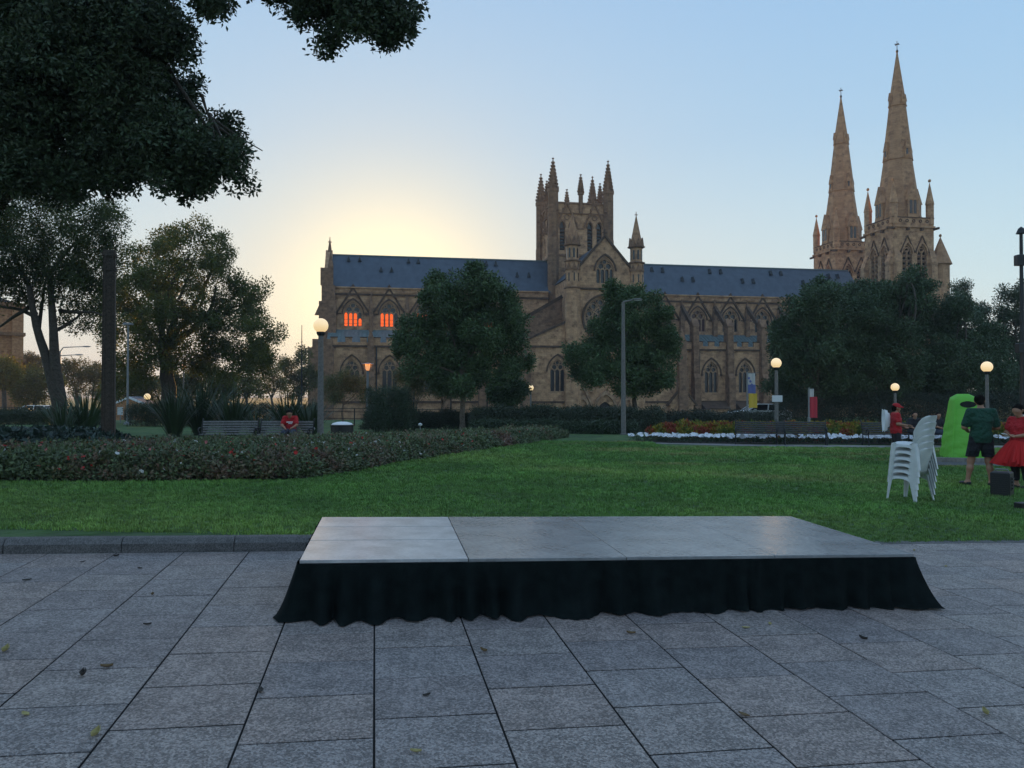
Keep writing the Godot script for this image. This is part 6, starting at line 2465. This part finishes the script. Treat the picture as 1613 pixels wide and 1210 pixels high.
	for k in 4:
		for y in [1.5, H * .55, H * .78]:
			var w := MB.new()
			w.prism(full(arch_side(.55, y, y + 1.6, .7), lim - 3.9 - k * 2.4), .0, .12)
			var o := part("window", w, M.trim, t)
			var g := MB.new()
			g.prism(full(arch_side(.42, y + .12, y + 1.55, .55), lim - 3.9 - k * 2.4), .125, .15)
			part("pane", g, M.glass, o)

func car(label: String, b: Vector3, yaw: float, paint: Material) -> void:
	var t := thing("parked_car", label, "car", b, yaw, "parked cars")
	var m := MB.new()
	var body := PackedVector2Array([Vector2(-2.2, .35), Vector2(-2.25, .75), Vector2(-2.1, .88), Vector2(-1.1, .98), Vector2(1.9, .98), Vector2(2.2, .85), Vector2(2.25, .4), Vector2(2.0, .28), Vector2(-2.0, .28)])
	m.prism(body, -.82, .82)
	m.prism(PackedVector2Array([Vector2(-.5, 1.42), Vector2(-.35, 1.46), Vector2(1.1, 1.46), Vector2(1.35, 1.40)]), -.66, .66)
	for s in [-.66, .62]:
		for q in [[-1.15, -.42], [.38, .42], [1.85, 1.25]]:
			m.hexa([Vector3(q[0] - .05, .97, s), Vector3(q[0] + .05, .97, s), Vector3(q[0] + .05, .97, s + .04), Vector3(q[0] - .05, .97, s + .04), Vector3(q[1] - .05, 1.43, s), Vector3(q[1] + .05, 1.43, s), Vector3(q[1] + .05, 1.43, s + .04), Vector3(q[1] - .05, 1.43, s + .04)])
	part("body", m, paint, t)
	m = MB.new()
	m.prism(PackedVector2Array([Vector2(-1.08, .98), Vector2(1.78, .98), Vector2(1.24, 1.415), Vector2(-.42, 1.415)]), -.64, .64)
	part("window", m, M.glass, t)
	for q in [[-1.35, .84], [1.4, .84], [-1.35, -.84], [1.4, -.84]]:
		m = MB.new()
		m.xf = Transform3D(Basis(Vector3.RIGHT, PI / 2), Vector3(q[0], .32, q[1]))
		m.lathe(Vector3.ZERO, [[.2, -.09], [.32, -.09], [.32, .09], [.2, .09]], 18)
		var o := part("wheel", m, M.tyre, t)
		m = MB.new()
		m.xf = Transform3D(Basis(Vector3.RIGHT, PI / 2), Vector3(q[0], .32, q[1]))
		m.lathe(Vector3.ZERO, [[.01, -.08], [.2, -.085], [.2, .085], [.01, .08]], 14)
		part("rim", m, M.steel, o)
	for s in [-.6, .6]:
		m = MB.new()
		m.ball(Vector3(-2.18, .72, s), Vector3(.08, .08, .16), 10, 6)
		part("headlight", m, M.sign, t)
	m = MB.new()
	m.box(Vector3(-.75, 1.02, .9), Vector3(.14, .12, .16))
	m.box(Vector3(-.75, 1.02, -.9), Vector3(.14, .12, .16))
	part("mirror", m, paint, t)

# ---------------------------------------------------------------- people
func sdf(mb: MB, bones: Array, cell: float, k: float, cuts := [], inflate := 0.0) -> void:
	# bones of [a, b, ra, rb]; a smooth union of tapered capsules, meshed as surface nets
	var lo := Vector3.ONE * 1e9
	var hi := -lo
	for b in bones:
		var r: float = maxf(b[2], b[3]) + inflate
		for p in [b[0], b[1]]:
			lo = lo.min(p - Vector3.ONE * r)
			hi = hi.max(p + Vector3.ONE * r)
	lo -= Vector3.ONE * cell * 3.0
	hi += Vector3.ONE * cell * 3.0
	var nx := int((hi.x - lo.x) / cell) + 2
	var ny := int((hi.y - lo.y) / cell) + 2
	var nz := int((hi.z - lo.z) / cell) + 2
	var f := PackedFloat32Array()
	f.resize(nx * ny * nz)
	f.fill(9.0)
	for b in bones:
		var a: Vector3 = b[0]
		var ab: Vector3 = b[1] - a
		var l2 := maxf(ab.length_squared(), 1e-9)
		var ra: float = b[2] + inflate
		var rb: float = b[3] + inflate
		var rm := maxf(ra, rb) + k + cell * 2.5
		var mn: Vector3 = (a.min(b[1]) - Vector3.ONE * rm - lo) / cell
		var mx: Vector3 = (a.max(b[1]) + Vector3.ONE * rm - lo) / cell
		for iz in range(maxi(0, int(mn.z)), mini(nz, int(mx.z) + 2)):
			for iy in range(maxi(0, int(mn.y)), mini(ny, int(mx.y) + 2)):
				var row := (iz * ny + iy) * nx
				for ix in range(maxi(0, int(mn.x)), mini(nx, int(mx.x) + 2)):
					var p := lo + Vector3(ix, iy, iz) * cell - a
					var t := clampf(p.dot(ab) / l2, 0.0, 1.0)
					var d := (p - ab * t).length() - lerpf(ra, rb, t)
					var e := f[row + ix]
					if absf(d - e) < k:
						var h := (k - absf(d - e)) / k
						f[row + ix] = minf(d, e) - h * h * k * 0.25
					elif d < e:
						f[row + ix] = d
	if cuts.size() > 0:
		for iz in nz:
			for iy in ny:
				var row := (iz * ny + iy) * nx
				for ix in nx:
					if f[row + ix] < cell * 3.0:
						var p := lo + Vector3(ix, iy, iz) * cell
						for c in cuts:
							f[row + ix] = maxf(f[row + ix], c.distance_to(p))
	var vid := PackedInt32Array()
	vid.resize(nx * ny * nz)
	vid.fill(-1)
	var verts := PackedVector3Array()
	var cells := []
	var offs := [0, 1, nx, nx + 1, nx * ny, nx * ny + 1, nx * ny + nx, nx * ny + nx + 1]
	var cor := [Vector3(0, 0, 0), Vector3(1, 0, 0), Vector3(0, 1, 0), Vector3(1, 1, 0), Vector3(0, 0, 1), Vector3(1, 0, 1), Vector3(0, 1, 1), Vector3(1, 1, 1)]
	var edges := [[0, 1], [2, 3], [4, 5], [6, 7], [0, 2], [1, 3], [4, 6], [5, 7], [0, 4], [1, 5], [2, 6], [3, 7]]
	for iz in nz - 1:
		for iy in ny - 1:
			var row := (iz * ny + iy) * nx
			for ix in nx - 1:
				var i := row + ix
				if absf(f[i]) > cell * 2.0:
					continue
				var neg := 0
				for o in offs:
					if f[i + o] < 0.0:
						neg += 1
				if neg == 0 or neg == 8:
					continue
				var s := Vector3.ZERO
				var cnt := 0
				for e in edges:
					var va := f[i + offs[e[0]]]
					var vb := f[i + offs[e[1]]]
					if (va < 0.0) != (vb < 0.0):
						s += (cor[e[0]] as Vector3).lerp(cor[e[1]], va / (va - vb))
						cnt += 1
				vid[i] = verts.size()
				verts.append(lo + (Vector3(ix, iy, iz) + s / cnt) * cell)
				cells.append(i)
	var tris := PackedInt32Array()
	var step := [1, nx, nx * ny]
	for i in cells:
		for ax in 3:
			var a: int = step[ax]
			var u: int = step[(ax + 1) % 3]
			var w: int = step[(ax + 2) % 3]
			if i - u - w < 0:
				continue
			if (f[i] < 0.0) != (f[i + a] < 0.0):
				var q0 := vid[i]
				var q1 := vid[i - u]
				var q2 := vid[i - u - w]
				var q3 := vid[i - w]
				if q1 < 0 or q2 < 0 or q3 < 0:
					continue
				if f[i] < 0.0:
					tris.append_array([q0, q2, q1, q0, q3, q2])
				else:
					tris.append_array([q0, q1, q2, q0, q2, q3])
	var nrm := PackedVector3Array()
	nrm.resize(verts.size())
	for i in range(0, tris.size(), 3):
		var q := (verts[tris[i + 2]] - verts[tris[i]]).cross(verts[tris[i + 1]] - verts[tris[i]])
		for e in 3:
			nrm[tris[i + e]] += q
	for i in nrm.size():
		nrm[i] = nrm[i].normalized()
	for i in range(0, tris.size(), 3):
		var a := tris[i]
		var b2 := tris[i + 1]
		var c2 := tris[i + 2]
		mb.trin(verts[a], verts[b2], verts[c2], nrm[a], nrm[b2], nrm[c2])

func hand(mb: MB, wrist: Vector3, dir: Vector3, palm_n: Vector3, thumb_side: Vector3, curl: float) -> void:
	# a palm and five fingers, each a chain of two bones
	dir = dir.normalized()
	var side := (thumb_side - dir * thumb_side.dot(dir)).normalized()
	var n := palm_n.normalized()
	var bones := [[wrist, wrist + dir * .05, .026, .030], [wrist + dir * .05 + side * .02, wrist + dir * .085 + side * .024, .016, .013], [wrist + dir * .05 - side * .02, wrist + dir * .08 - side * .026, .016, .012]]
	var lens := [.036, .042, .040, .032]
	for k in 4:
		var root := wrist + dir * .082 + side * (.028 - .0185 * k)
		var d1 := (dir * cos(curl) + n * sin(curl)).normalized()
		var d2 := (dir * cos(curl * 2.3) + n * sin(curl * 2.3)).normalized()
		bones.append([root, root + d1 * lens[k], .0095, .0088])
		bones.append([root + d1 * lens[k], root + d1 * lens[k] + d2 * lens[k] * .95, .0088, .0072])
	var tr := wrist + dir * .03 + side * .03
	var td := (dir * .7 + side * .7 + n * .25).normalized()
	bones.append([tr, tr + td * .035, .013, .0105])
	bones.append([tr + td * .035, tr + td * .035 + (dir + n * .4 + side * .1).normalized() * .03, .0105, .008])
	sdf(mb, bones, .0055, .007)

func head(mb: MB, c: Vector3, fwd: Vector3, up: Vector3) -> void:
	# c is the centre of the skull; the face looks along fwd
	var rt := fwd.cross(up).normalized()
	var bones := [
		[c + up * .025 - fwd * .018, c + up * .022 + fwd * .02, .088, .082],
		[c - up * .02 + fwd * .028, c - up * .075 + fwd * .045, .070, .046],
		[c - up * .075 + fwd * .058, c - up * .09 + fwd * .066, .030, .024],
		[c + up * .005 + fwd * .088, c - up * .032 + fwd * .106, .011, .015],
		[c + up * .018 + rt * .03 + fwd * .082, c + up * .018 - rt * .03 + fwd * .082, .014, .014],
		[c - up * .058 + rt * .018 + fwd * .082, c - up * .058 - rt * .018 + fwd * .082, .011, .011],
		[c - up * .015 + rt * .078, c + up * .014 + rt * .084 - fwd * .006, .012, .016],
		[c - up * .015 - rt * .078, c + up * .014 - rt * .084 - fwd * .006, .012, .016]]
	sdf(mb, bones, .0075, .02)

func person(called: String, label: String, where: Vector3, yaw: float, J: Dictionary, wear: Dictionary, cell := .014) -> Node3D:
	# J holds joints in the person's own axes (faces +z); wear names the garments
	var t := thing(called, label, "person", where, yaw)
	var pel: Vector3 = J.pelvis
	var che: Vector3 = J.chest
	var nek: Vector3 = J.neck
	var hd: Vector3 = J.head
	var fwd: Vector3 = J.get("look", Vector3(0, 0, 1)).normalized()
	var up: Vector3 = (J.get("head_up", Vector3.UP) - fwd * fwd.dot(J.get("head_up", Vector3.UP))).normalized()
	var across: Vector3 = (J.shL - J.shR).normalized()
	var hipa: Vector3 = (J.hipL - J.hipR).normalized()
	var g: float = J.get("girth", 1.0)
	var torso := [
		[pel + hipa * .07, pel - hipa * .07, .112 * g, .112 * g],
		[pel + Vector3(0, .04, 0), pel.lerp(che, .55), .125 * g, .125 * g],
		[pel.lerp(che, .5) + across * .05, pel.lerp(che, .5) - across * .05, .105 * g, .105 * g],
		[che + across * .075, che - across * .075, .118 * g, .118 * g],
		[J.shL - across * .03, J.shR + across * .03, .062 * g, .062 * g],
		[che, nek - Vector3(0, .03, 0), .09, .062]]
	var neckb := [[nek - Vector3(0, .05, 0), hd - up * .05, .056, .052]]
	var arms := []
	var legs := []
	var feet := []
	for s in ["L", "R"]:
		arms.append([[J["sh" + s], J["el" + s], .052 * g, .041 * g], [J["el" + s], J["wr" + s], .041 * g, .027]])
		legs.append([[J["hip" + s], J["kn" + s], .088 * g, .058 * g], [J["kn" + s], J["kn" + s].lerp(J["an" + s], .35) - Vector3(0, 0, .012), .054, .055], [J["kn" + s].lerp(J["an" + s], .35) - Vector3(0, 0, .012), J["an" + s], .053, .036]])
		feet.append([[J["an" + s] - Vector3(0, .03, 0), J["toe" + s], .042, .034], [J["an" + s] - Vector3(0, .03, 0) - (J["toe" + s] - J["an" + s]).normalized() * .03, J["an" + s] - Vector3(0, .03, 0), .036, .04]])
	var body := MB.new()
	var all := torso + neckb
	for k in 2:
		all += arms[k] + legs[k] + feet[k]
	sdf(body, all, cell, .05)
	head(body, hd, fwd, up)
	for s in ["L", "R"]:
		var dv: Vector3 = (J["wr" + s] - J["el" + s]).normalized()
		var pn: Vector3 = J.get("palm" + s, Vector3(0, 0, 1))
		hand(body, J["wr" + s], J.get("hand" + s, dv), pn, J.get("thumb" + s, Vector3(0, 0, 1)), J.get("curl" + s, .45))
	part("body", body, M.skin, t)
	var ey := MB.new()
	var rt := fwd.cross(up).normalized()
	for s in [-1.0, 1.0]:
		ey.ball(hd + up * .004 + rt * s * .031 + fwd * .083, Vector3(.010, .006, .008), 8, 6)
	part("eyes", ey, M.hair, t)
	# top
	var top := MB.new()
	var sl: float = wear.get("sleeve", .62)
	var tb := torso.duplicate()
	for k in 2:
		var a: Array = arms[k][0]
		var tip: Vector3 = a[0].lerp(a[1], minf(sl, 1.0))
		tb.append([a[0], tip, a[2] + .012, lerpf(a[2], a[3], sl) + .016])
		if sl > 1.0:
			tb.append([arms[k][1][0], arms[k][1][0].lerp(arms[k][1][1], sl - 1.0), a[3] + .008, .036])
	if wear.get("hem", 0.0) > 0.0:
		tb.append([pel + hipa * .05, pel + hipa * .055 - Vector3(0, wear.hem + .1, 0), .105 * g, .112 * g])
		tb.append([pel - hipa * .05, pel - hipa * .055 - Vector3(0, wear.hem + .1, 0), .105 * g, .112 * g])
	sdf(top, tb, cell, .05, [Plane(Vector3.UP, nek.y + .03), Plane(Vector3.DOWN, -(pel.y - wear.get("hem", .06)))], .016)
	part("top", top, wear.top, t)
	# legs
	var lw := MB.new()
	var lb := [torso[0], torso[1]]
	var cut: float = wear.get("leg", .75)
	var lcuts := [Plane(Vector3.UP, pel.y + .1)]
	for k in 2:
		var a: Array = legs[k][0]
		if cut <= 1.0:
			lb.append([a[0], a[0].lerp(a[1], cut + .25), a[2] + .012, lerpf(a[2], a[3], cut) + wear.get("loose", .025)])
			if k == 0:
				lcuts.append(Plane(Vector3.DOWN, -lerpf(a[0].y, a[1].y, cut)))
		else:
			lb.append([a[0], a[1], a[2] + .01, a[3] + .012])
			lb.append([legs[k][1][0], legs[k][2][0].lerp(legs[k][2][1], cut - 1.0), .064, .056])
	sdf(lw, lb, cell, .035, lcuts, .010)
	part("shorts" if cut <= 1.0 else "trousers", lw, wear.bottom, t)
	for k in 2:
		var sh := MB.new()
		sdf(sh, feet[k], cell * .8, .03, [Plane(Vector3.UP, maxf(feet[k][0][0].y, feet[k][0][1].y) + .035)], .010)
		part("shoe", sh, wear.get("shoes", M.shoe), t)
	# hair
	var hr := MB.new()
	var hb := [[hd + up * .034 - fwd * .026, hd + up * .034 + fwd * .012, .094, .086], [hd + up * .01 - fwd * .04, hd - up * .045 - fwd * .045, .085, .068]]
	if wear.get("long_hair", false):
		hb.append([hd - fwd * .06, hd - up * .17 - fwd * .075, .07, .05])
	sdf(hr, hb, .009, .03, [Plane((fwd - up * .55).normalized(), (hd + fwd * .035 + up * .03).dot((fwd - up * .55).normalized()))])
	part("hair", hr, wear.get("hair", M.hair), t)
	if wear.has("cap"):
		var cp := MB.new()
		sdf(cp, [[hd + up * .045 - fwd * .02, hd + up * .045 + fwd * .015, .098, .094], [hd + up * .035 + fwd * .09, hd + up * .02 + fwd * .15, .05, .04]], .009, .03, [Plane(-up, -(hd + up * .022).dot(up)), Plane((up + fwd * .55).normalized(), (hd + up * .06 + fwd * .12).dot((up + fwd * .55).normalized()) + .03)])
		part("cap", cp, wear.cap, t)
	return t

func standing(h: float) -> Dictionary:   # joints of a relaxed standing figure, scaled to height h
	var k := h / 1.75
	var J := {"pelvis": Vector3(0, .95, 0), "chest": Vector3(0, 1.27, 0), "neck": Vector3(0, 1.47, -.01), "head": Vector3(0, 1.635, .015),
		"shL": Vector3(.185, 1.42, -.01), "elL": Vector3(.24, 1.13, -.03), "wrL": Vector3(.24, .88, .05), "shR": Vector3(-.185, 1.42, -.01), "elR": Vector3(-.24, 1.13, -.03), "wrR": Vector3(-.24, .88, .05),
		"hipL": Vector3(.09, .92, 0), "knL": Vector3(.11, .49, .02), "anL": Vector3(.12, .085, -.02), "toeL": Vector3(.14, .04, .14), "hipR": Vector3(-.09, .92, 0), "knR": Vector3(-.11, .49, .02), "anR": Vector3(-.12, .085, -.02), "toeR": Vector3(-.14, .04, .14)}
	for q in J:
		J[q] *= k
	return J

func sitting(h: float) -> Dictionary:   # on a seat 0.44 m high whose middle is the origin
	var k := h / 1.75
	var J := {"pelvis": Vector3(0, .56, -.12), "chest": Vector3(0, .86, -.10), "neck": Vector3(0, 1.05, -.06), "head": Vector3(0, 1.20, .0),
		"shL": Vector3(.18, 1.0, -.06), "elL": Vector3(.23, .76, .08), "wrL": Vector3(.12, .68, .28), "shR": Vector3(-.18, 1.0, -.06), "elR": Vector3(-.23, .76, .08), "wrR": Vector3(-.12, .68, .28),
		"hipL": Vector3(.09, .545, -.08), "knL": Vector3(.13, .53, .36), "anL": Vector3(.13, .085, .40), "toeL": Vector3(.15, .04, .55), "hipR": Vector3(-.09, .545, -.08), "knR": Vector3(-.13, .53, .36), "anR": Vector3(-.13, .085, .34), "toeR": Vector3(-.15, .04, .49)}
	if k != 1.0:
		for q in ["chest", "neck", "head", "shL", "shR"]:
			J[q] = J.pelvis + (J[q] - J.pelvis) * k
	return J

func wings(t: Node3D, p: Vector3, back: Vector3, w: float, h: float) -> void:
	for s in [-1.0, 1.0]:
		var m := MB.new()
		var rows := []
		for i in 9:
			var row := []
			var v := i / 8.0
			for j in 9:
				var u := j / 8.0
				var drop := lerpf(h * .55, -h * .75, v)
				var reach := w * u * (.55 + .45 * sin(v * PI)) * (1.0 - .35 * v)
				row.append(p + Vector3(s * (.02 + reach), drop * (.35 + .65 * u), 0) + back * (.03 + .16 * u + .03 * sin(j * 1.9)))
			rows.append(row)
		curved(m, rows, .006)
		part("wing", m, M.white, t)

func build_people() -> void:
	# man in a dark green T-shirt, seen from behind, head bowed over his hands
	var J := standing(1.80)
	J.head = Vector3(0, 1.665, .06)
	J.neck = Vector3(0, 1.505, .0)
	J.look = Vector3(-.25, -.62, 1.0)
	J.head_up = Vector3(0, 1, .6)
	J.elL = Vector3(.29, 1.16, .02)
	J.wrL = Vector3(.14, 1.06, .26)
	J.elR = Vector3(-.30, 1.16, .04)
	J.wrR = Vector3(-.13, 1.08, .29)
	J.handL = Vector3(-.5, .1, .8)
	J.handR = Vector3(.5, .1, .8)
	J.palmL = Vector3(-.3, 1, 0)
	J.palmR = Vector3(.3, 1, 0)
	J.knL = Vector3(.17, .50, .05)
	J.anL = Vector3(.24, .087, .03)
	J.toeL = Vector3(.30, .042, .18)
	J.knR = Vector3(-.13, .50, .0)
	J.anR = Vector3(-.15, .087, -.06)
	J.toeR = Vector3(-.19, .042, .10)
	J.girth = 1.10
	var p := on(1545, 15.1)
	var man := person("person", "man in dark green T-shirt and dark shorts with his back turned", p, 168, J, {"top": M.shirt_green, "bottom": M.shorts, "sleeve": .8, "hem": .12, "leg": .82, "loose": .03}, .013)
	# woman at the right edge: red top and tutu, white wings, dark leggings
	J = standing(1.62)
	J.head = Vector3(0, 1.50, .055)
	J.look = Vector3(.1, -.45, 1.0)
	J.head_up = Vector3(0, 1, .45)
	J.elL = Vector3(.24, 1.06, .03)
	J.wrL = Vector3(.10, 1.02, .27)
	J.elR = Vector3(-.24, 1.06, .05)
	J.wrR = Vector3(-.06, 1.03, .29)
	J.handL = Vector3(-.3, .2, .8)
	J.handR = Vector3(.3, .2, .8)
	J.palmL = Vector3(-.5, 1, 0)
	J.palmR = Vector3(.5, 1, 0)
	J.girth = 1.06
	p = on(1607, 14.7)
	var w := person("person", "woman in red top, red tutu and white wings at the right edge", p, -72, J, {"top": M.red, "bottom": M.dark_cloth, "sleeve": .55, "hem": .02, "leg": 1.45, "loose": .02, "long_hair": false}, .013)
	var tu := MB.new()
	var waist := Vector3(0, .97, 0)
	for layer in 5:
		var rows := []
		for i in 7:
			var v := i / 6.0
			var row := []
			for k in 73:
				var a := TAU * k / 72.0
				var ruf := sin(a * (15 + layer * 3) + layer) * .075 * v + .09 * v * noise.get_noise_2d(a * 80.0, layer * 30.0)
				var r := .145 + (.20 + .02 * layer) * pow(v, .8) + ruf
				row.append(waist + Vector3(cos(a) * r, -.02 - (.30 + .03 * layer) * v - .06 * v * v + ruf * .25 * v, sin(a) * r))
			rows.append(row)
		curved(tu, rows, .0015)
	part("tutu", tu, M.tulle, w)
	wings(w, Vector3(0, 1.22, -.14), Vector3(0, 0, -1), .42, .5)
	# the white thing in her hands
	var ph := thing("phone", "small white phone held by the woman in red", "phone", p + Basis(Vector3.UP, deg_to_rad(-72)) * Vector3(.02, 1.035, .40), -72)
	var m := MB.new()
	m.chamfer(Vector3(0, .01, 0), Vector3(.075, .012, .15), .003)
	part("case", m, M.white, ph)
	m = MB.new()
	m.span(Vector3(-.033, .0162, -.068), Vector3(.033, .0172, .068))
	part("screen", m, M.glass, ph)
	ph.rotation_degrees.x = -25
	# person with red cap and white wings beyond the chairs
	J = standing(1.56)
	J.look = Vector3(0, -.1, 1)
	J.elL = Vector3(.22, 1.04, -.02)
	J.wrL = Vector3(.17, .95, .22)
	J.elR = Vector3(-.22, 1.02, .0)
	J.wrR = Vector3(-.14, .98, .24)
	p = on(1411, 21.5)
	w = person("person", "person in red T-shirt and red cap with white wings behind the chairs", p, 78, J, {"top": M.red, "bottom": M.dark_cloth, "sleeve": .6, "hem": .1, "leg": 1.8, "cap": M.red}, .016)
	wings(w, Vector3(0, 1.16, -.12), Vector3(0, 0, -1), .2, .5)
	# seated people
	p = on(457, 25.35)
	J = sitting(1.7)
	J.head = Vector3(.0, 1.14, .08)
	J.look = Vector3(.1, -.6, 1)
	J.head_up = Vector3(0, 1, .6)
	w = person("person", "person in red T-shirt sitting hunched on the left bench", p + Vector3(0, .0, .02), 6, J, {"top": M.red, "bottom": M.jeans, "sleeve": .7, "hem": .06, "leg": 1.7}, .018)
	m = MB.new()
	m.box(Vector3(0, .86, .045), Vector3(.2, .035, .02))
	m.box(Vector3(.02, .81, .05), Vector3(.12, .02, .02))
	part("shirt_print", m, M.white, w)
	p = on(1478, 29.2)
	J = sitting(1.62)
	J.look = Vector3(-.5, -.2, 1)
	person("person", "dark haired person in dark top sitting on the bench by the tent", p, 20, J, {"top": M.dark_cloth, "bottom": M.jeans, "sleeve": .9, "hem": .05, "leg": 1.8, "long_hair": true}, .018)
	p = on(1441, 29.2)
	J = sitting(1.66)
	person("person", "shadowed person sitting on the bench right of the red cap", p, -8, J, {"top": M.dark_cloth, "bottom": M.dark_cloth, "sleeve": .9, "hem": .05, "leg": 1.8}, .018)

# ---------------------------------------------------------------- litter
func build_litter() -> void:
	rng.seed = 12
	var shapes := []
	for v in 3:
		var m := MB.new()
		var rows := []
		for i in 7:
			var t := i / 6.0
			var row := []
			var w := .013 * sin(PI * clampf(t, .04, .97)) + .0008
			for j in 5:
				var u := j / 4.0 - .5
				row.append(Vector3(u * 2.0 * w, .0035 + (.006 + .004 * v) * pow(absf(u) * 2.0, 2.0) + .007 * pow(t - .5, 2.0) * 4.0 * (.5 + .4 * v), (t - .5) * .058))
			rows.append(row)
		curved(m, rows, .0012)
		shapes.append(m.mesh())
	var fr := pave_frame()
	var spots := [[150, 1160, 2, 1.5, "curled tan leaf on the paving at the lower left"], [8, 1027, 2, 1.6, "brown leaf on the paving at the left picture edge"], [130, 1065, 1, 1.5, "dark reddish leaf lying across a paving joint at the left"], [762, 1027, 0, 1.1, "tan leaf on the paving before the stage's second panel"], [994, 999, 0, 1.2, "small pale leaf on the paving close before the skirt's middle"], [410, 1090, 1, 1.4, "dark twig like leaf on the paving near a long joint"], [1172, 1128, 0, 1.2, "curled leaf in the long joint right of centre"], [1553, 1126, 2, 1.3, "yellow leaf on the paving at the lower right"], [40, 1127, 2, 1.2, ""], [42, 915, 1, 1.3, ""], [220, 896, 1, 1.1, ""], [240, 938, 0, 1.0, ""], [232, 985, 1, 1.0, ""], [168, 1052, 0, 1.3, ""], [183, 877, 1, 1.0, ""], [130, 886, 1, 1.0, ""], [1175, 990, 2, 1.1, ""], [1213, 984, 2, 1.1, ""], [1360, 1008, 1, 1.2, ""], [1490, 893, 2, 1.1, ""], [1440, 868, 2, 1.0, ""], [655, 1186, 2, 1.0, ""], [672, 1097, 1, .9, ""]]
	for s in spots:
		# where the line of sight meets the sloping paving
		var p := at(s[0], s[1], 4.0)
		var o := Vector3(0, EYE, 0)
		var d := p - o
		var t := (SLOPE * o.x - o.y) / (d.y - SLOPE * d.x)
		var q := o + d * t
		var mat: Material = [M.dry_leaf, M.dark_leaf, M.pale_leaf][s[2]]
		var lf := part("fallen_leaf", shapes[rng.randi() % 3], mat, self)
		lf.transform = Transform3D(fr.basis * Basis(Vector3.UP, rng.randf() * TAU).scaled(Vector3.ONE * s[3] * .85), q + Vector3(0, .001, 0))
		var lab: String = s[4]
		if lab == "":
			lab = "small dry leaf lying loose on the granite paving"
		tag(lf, lab, "leaf", "fallen leaves on the paving")
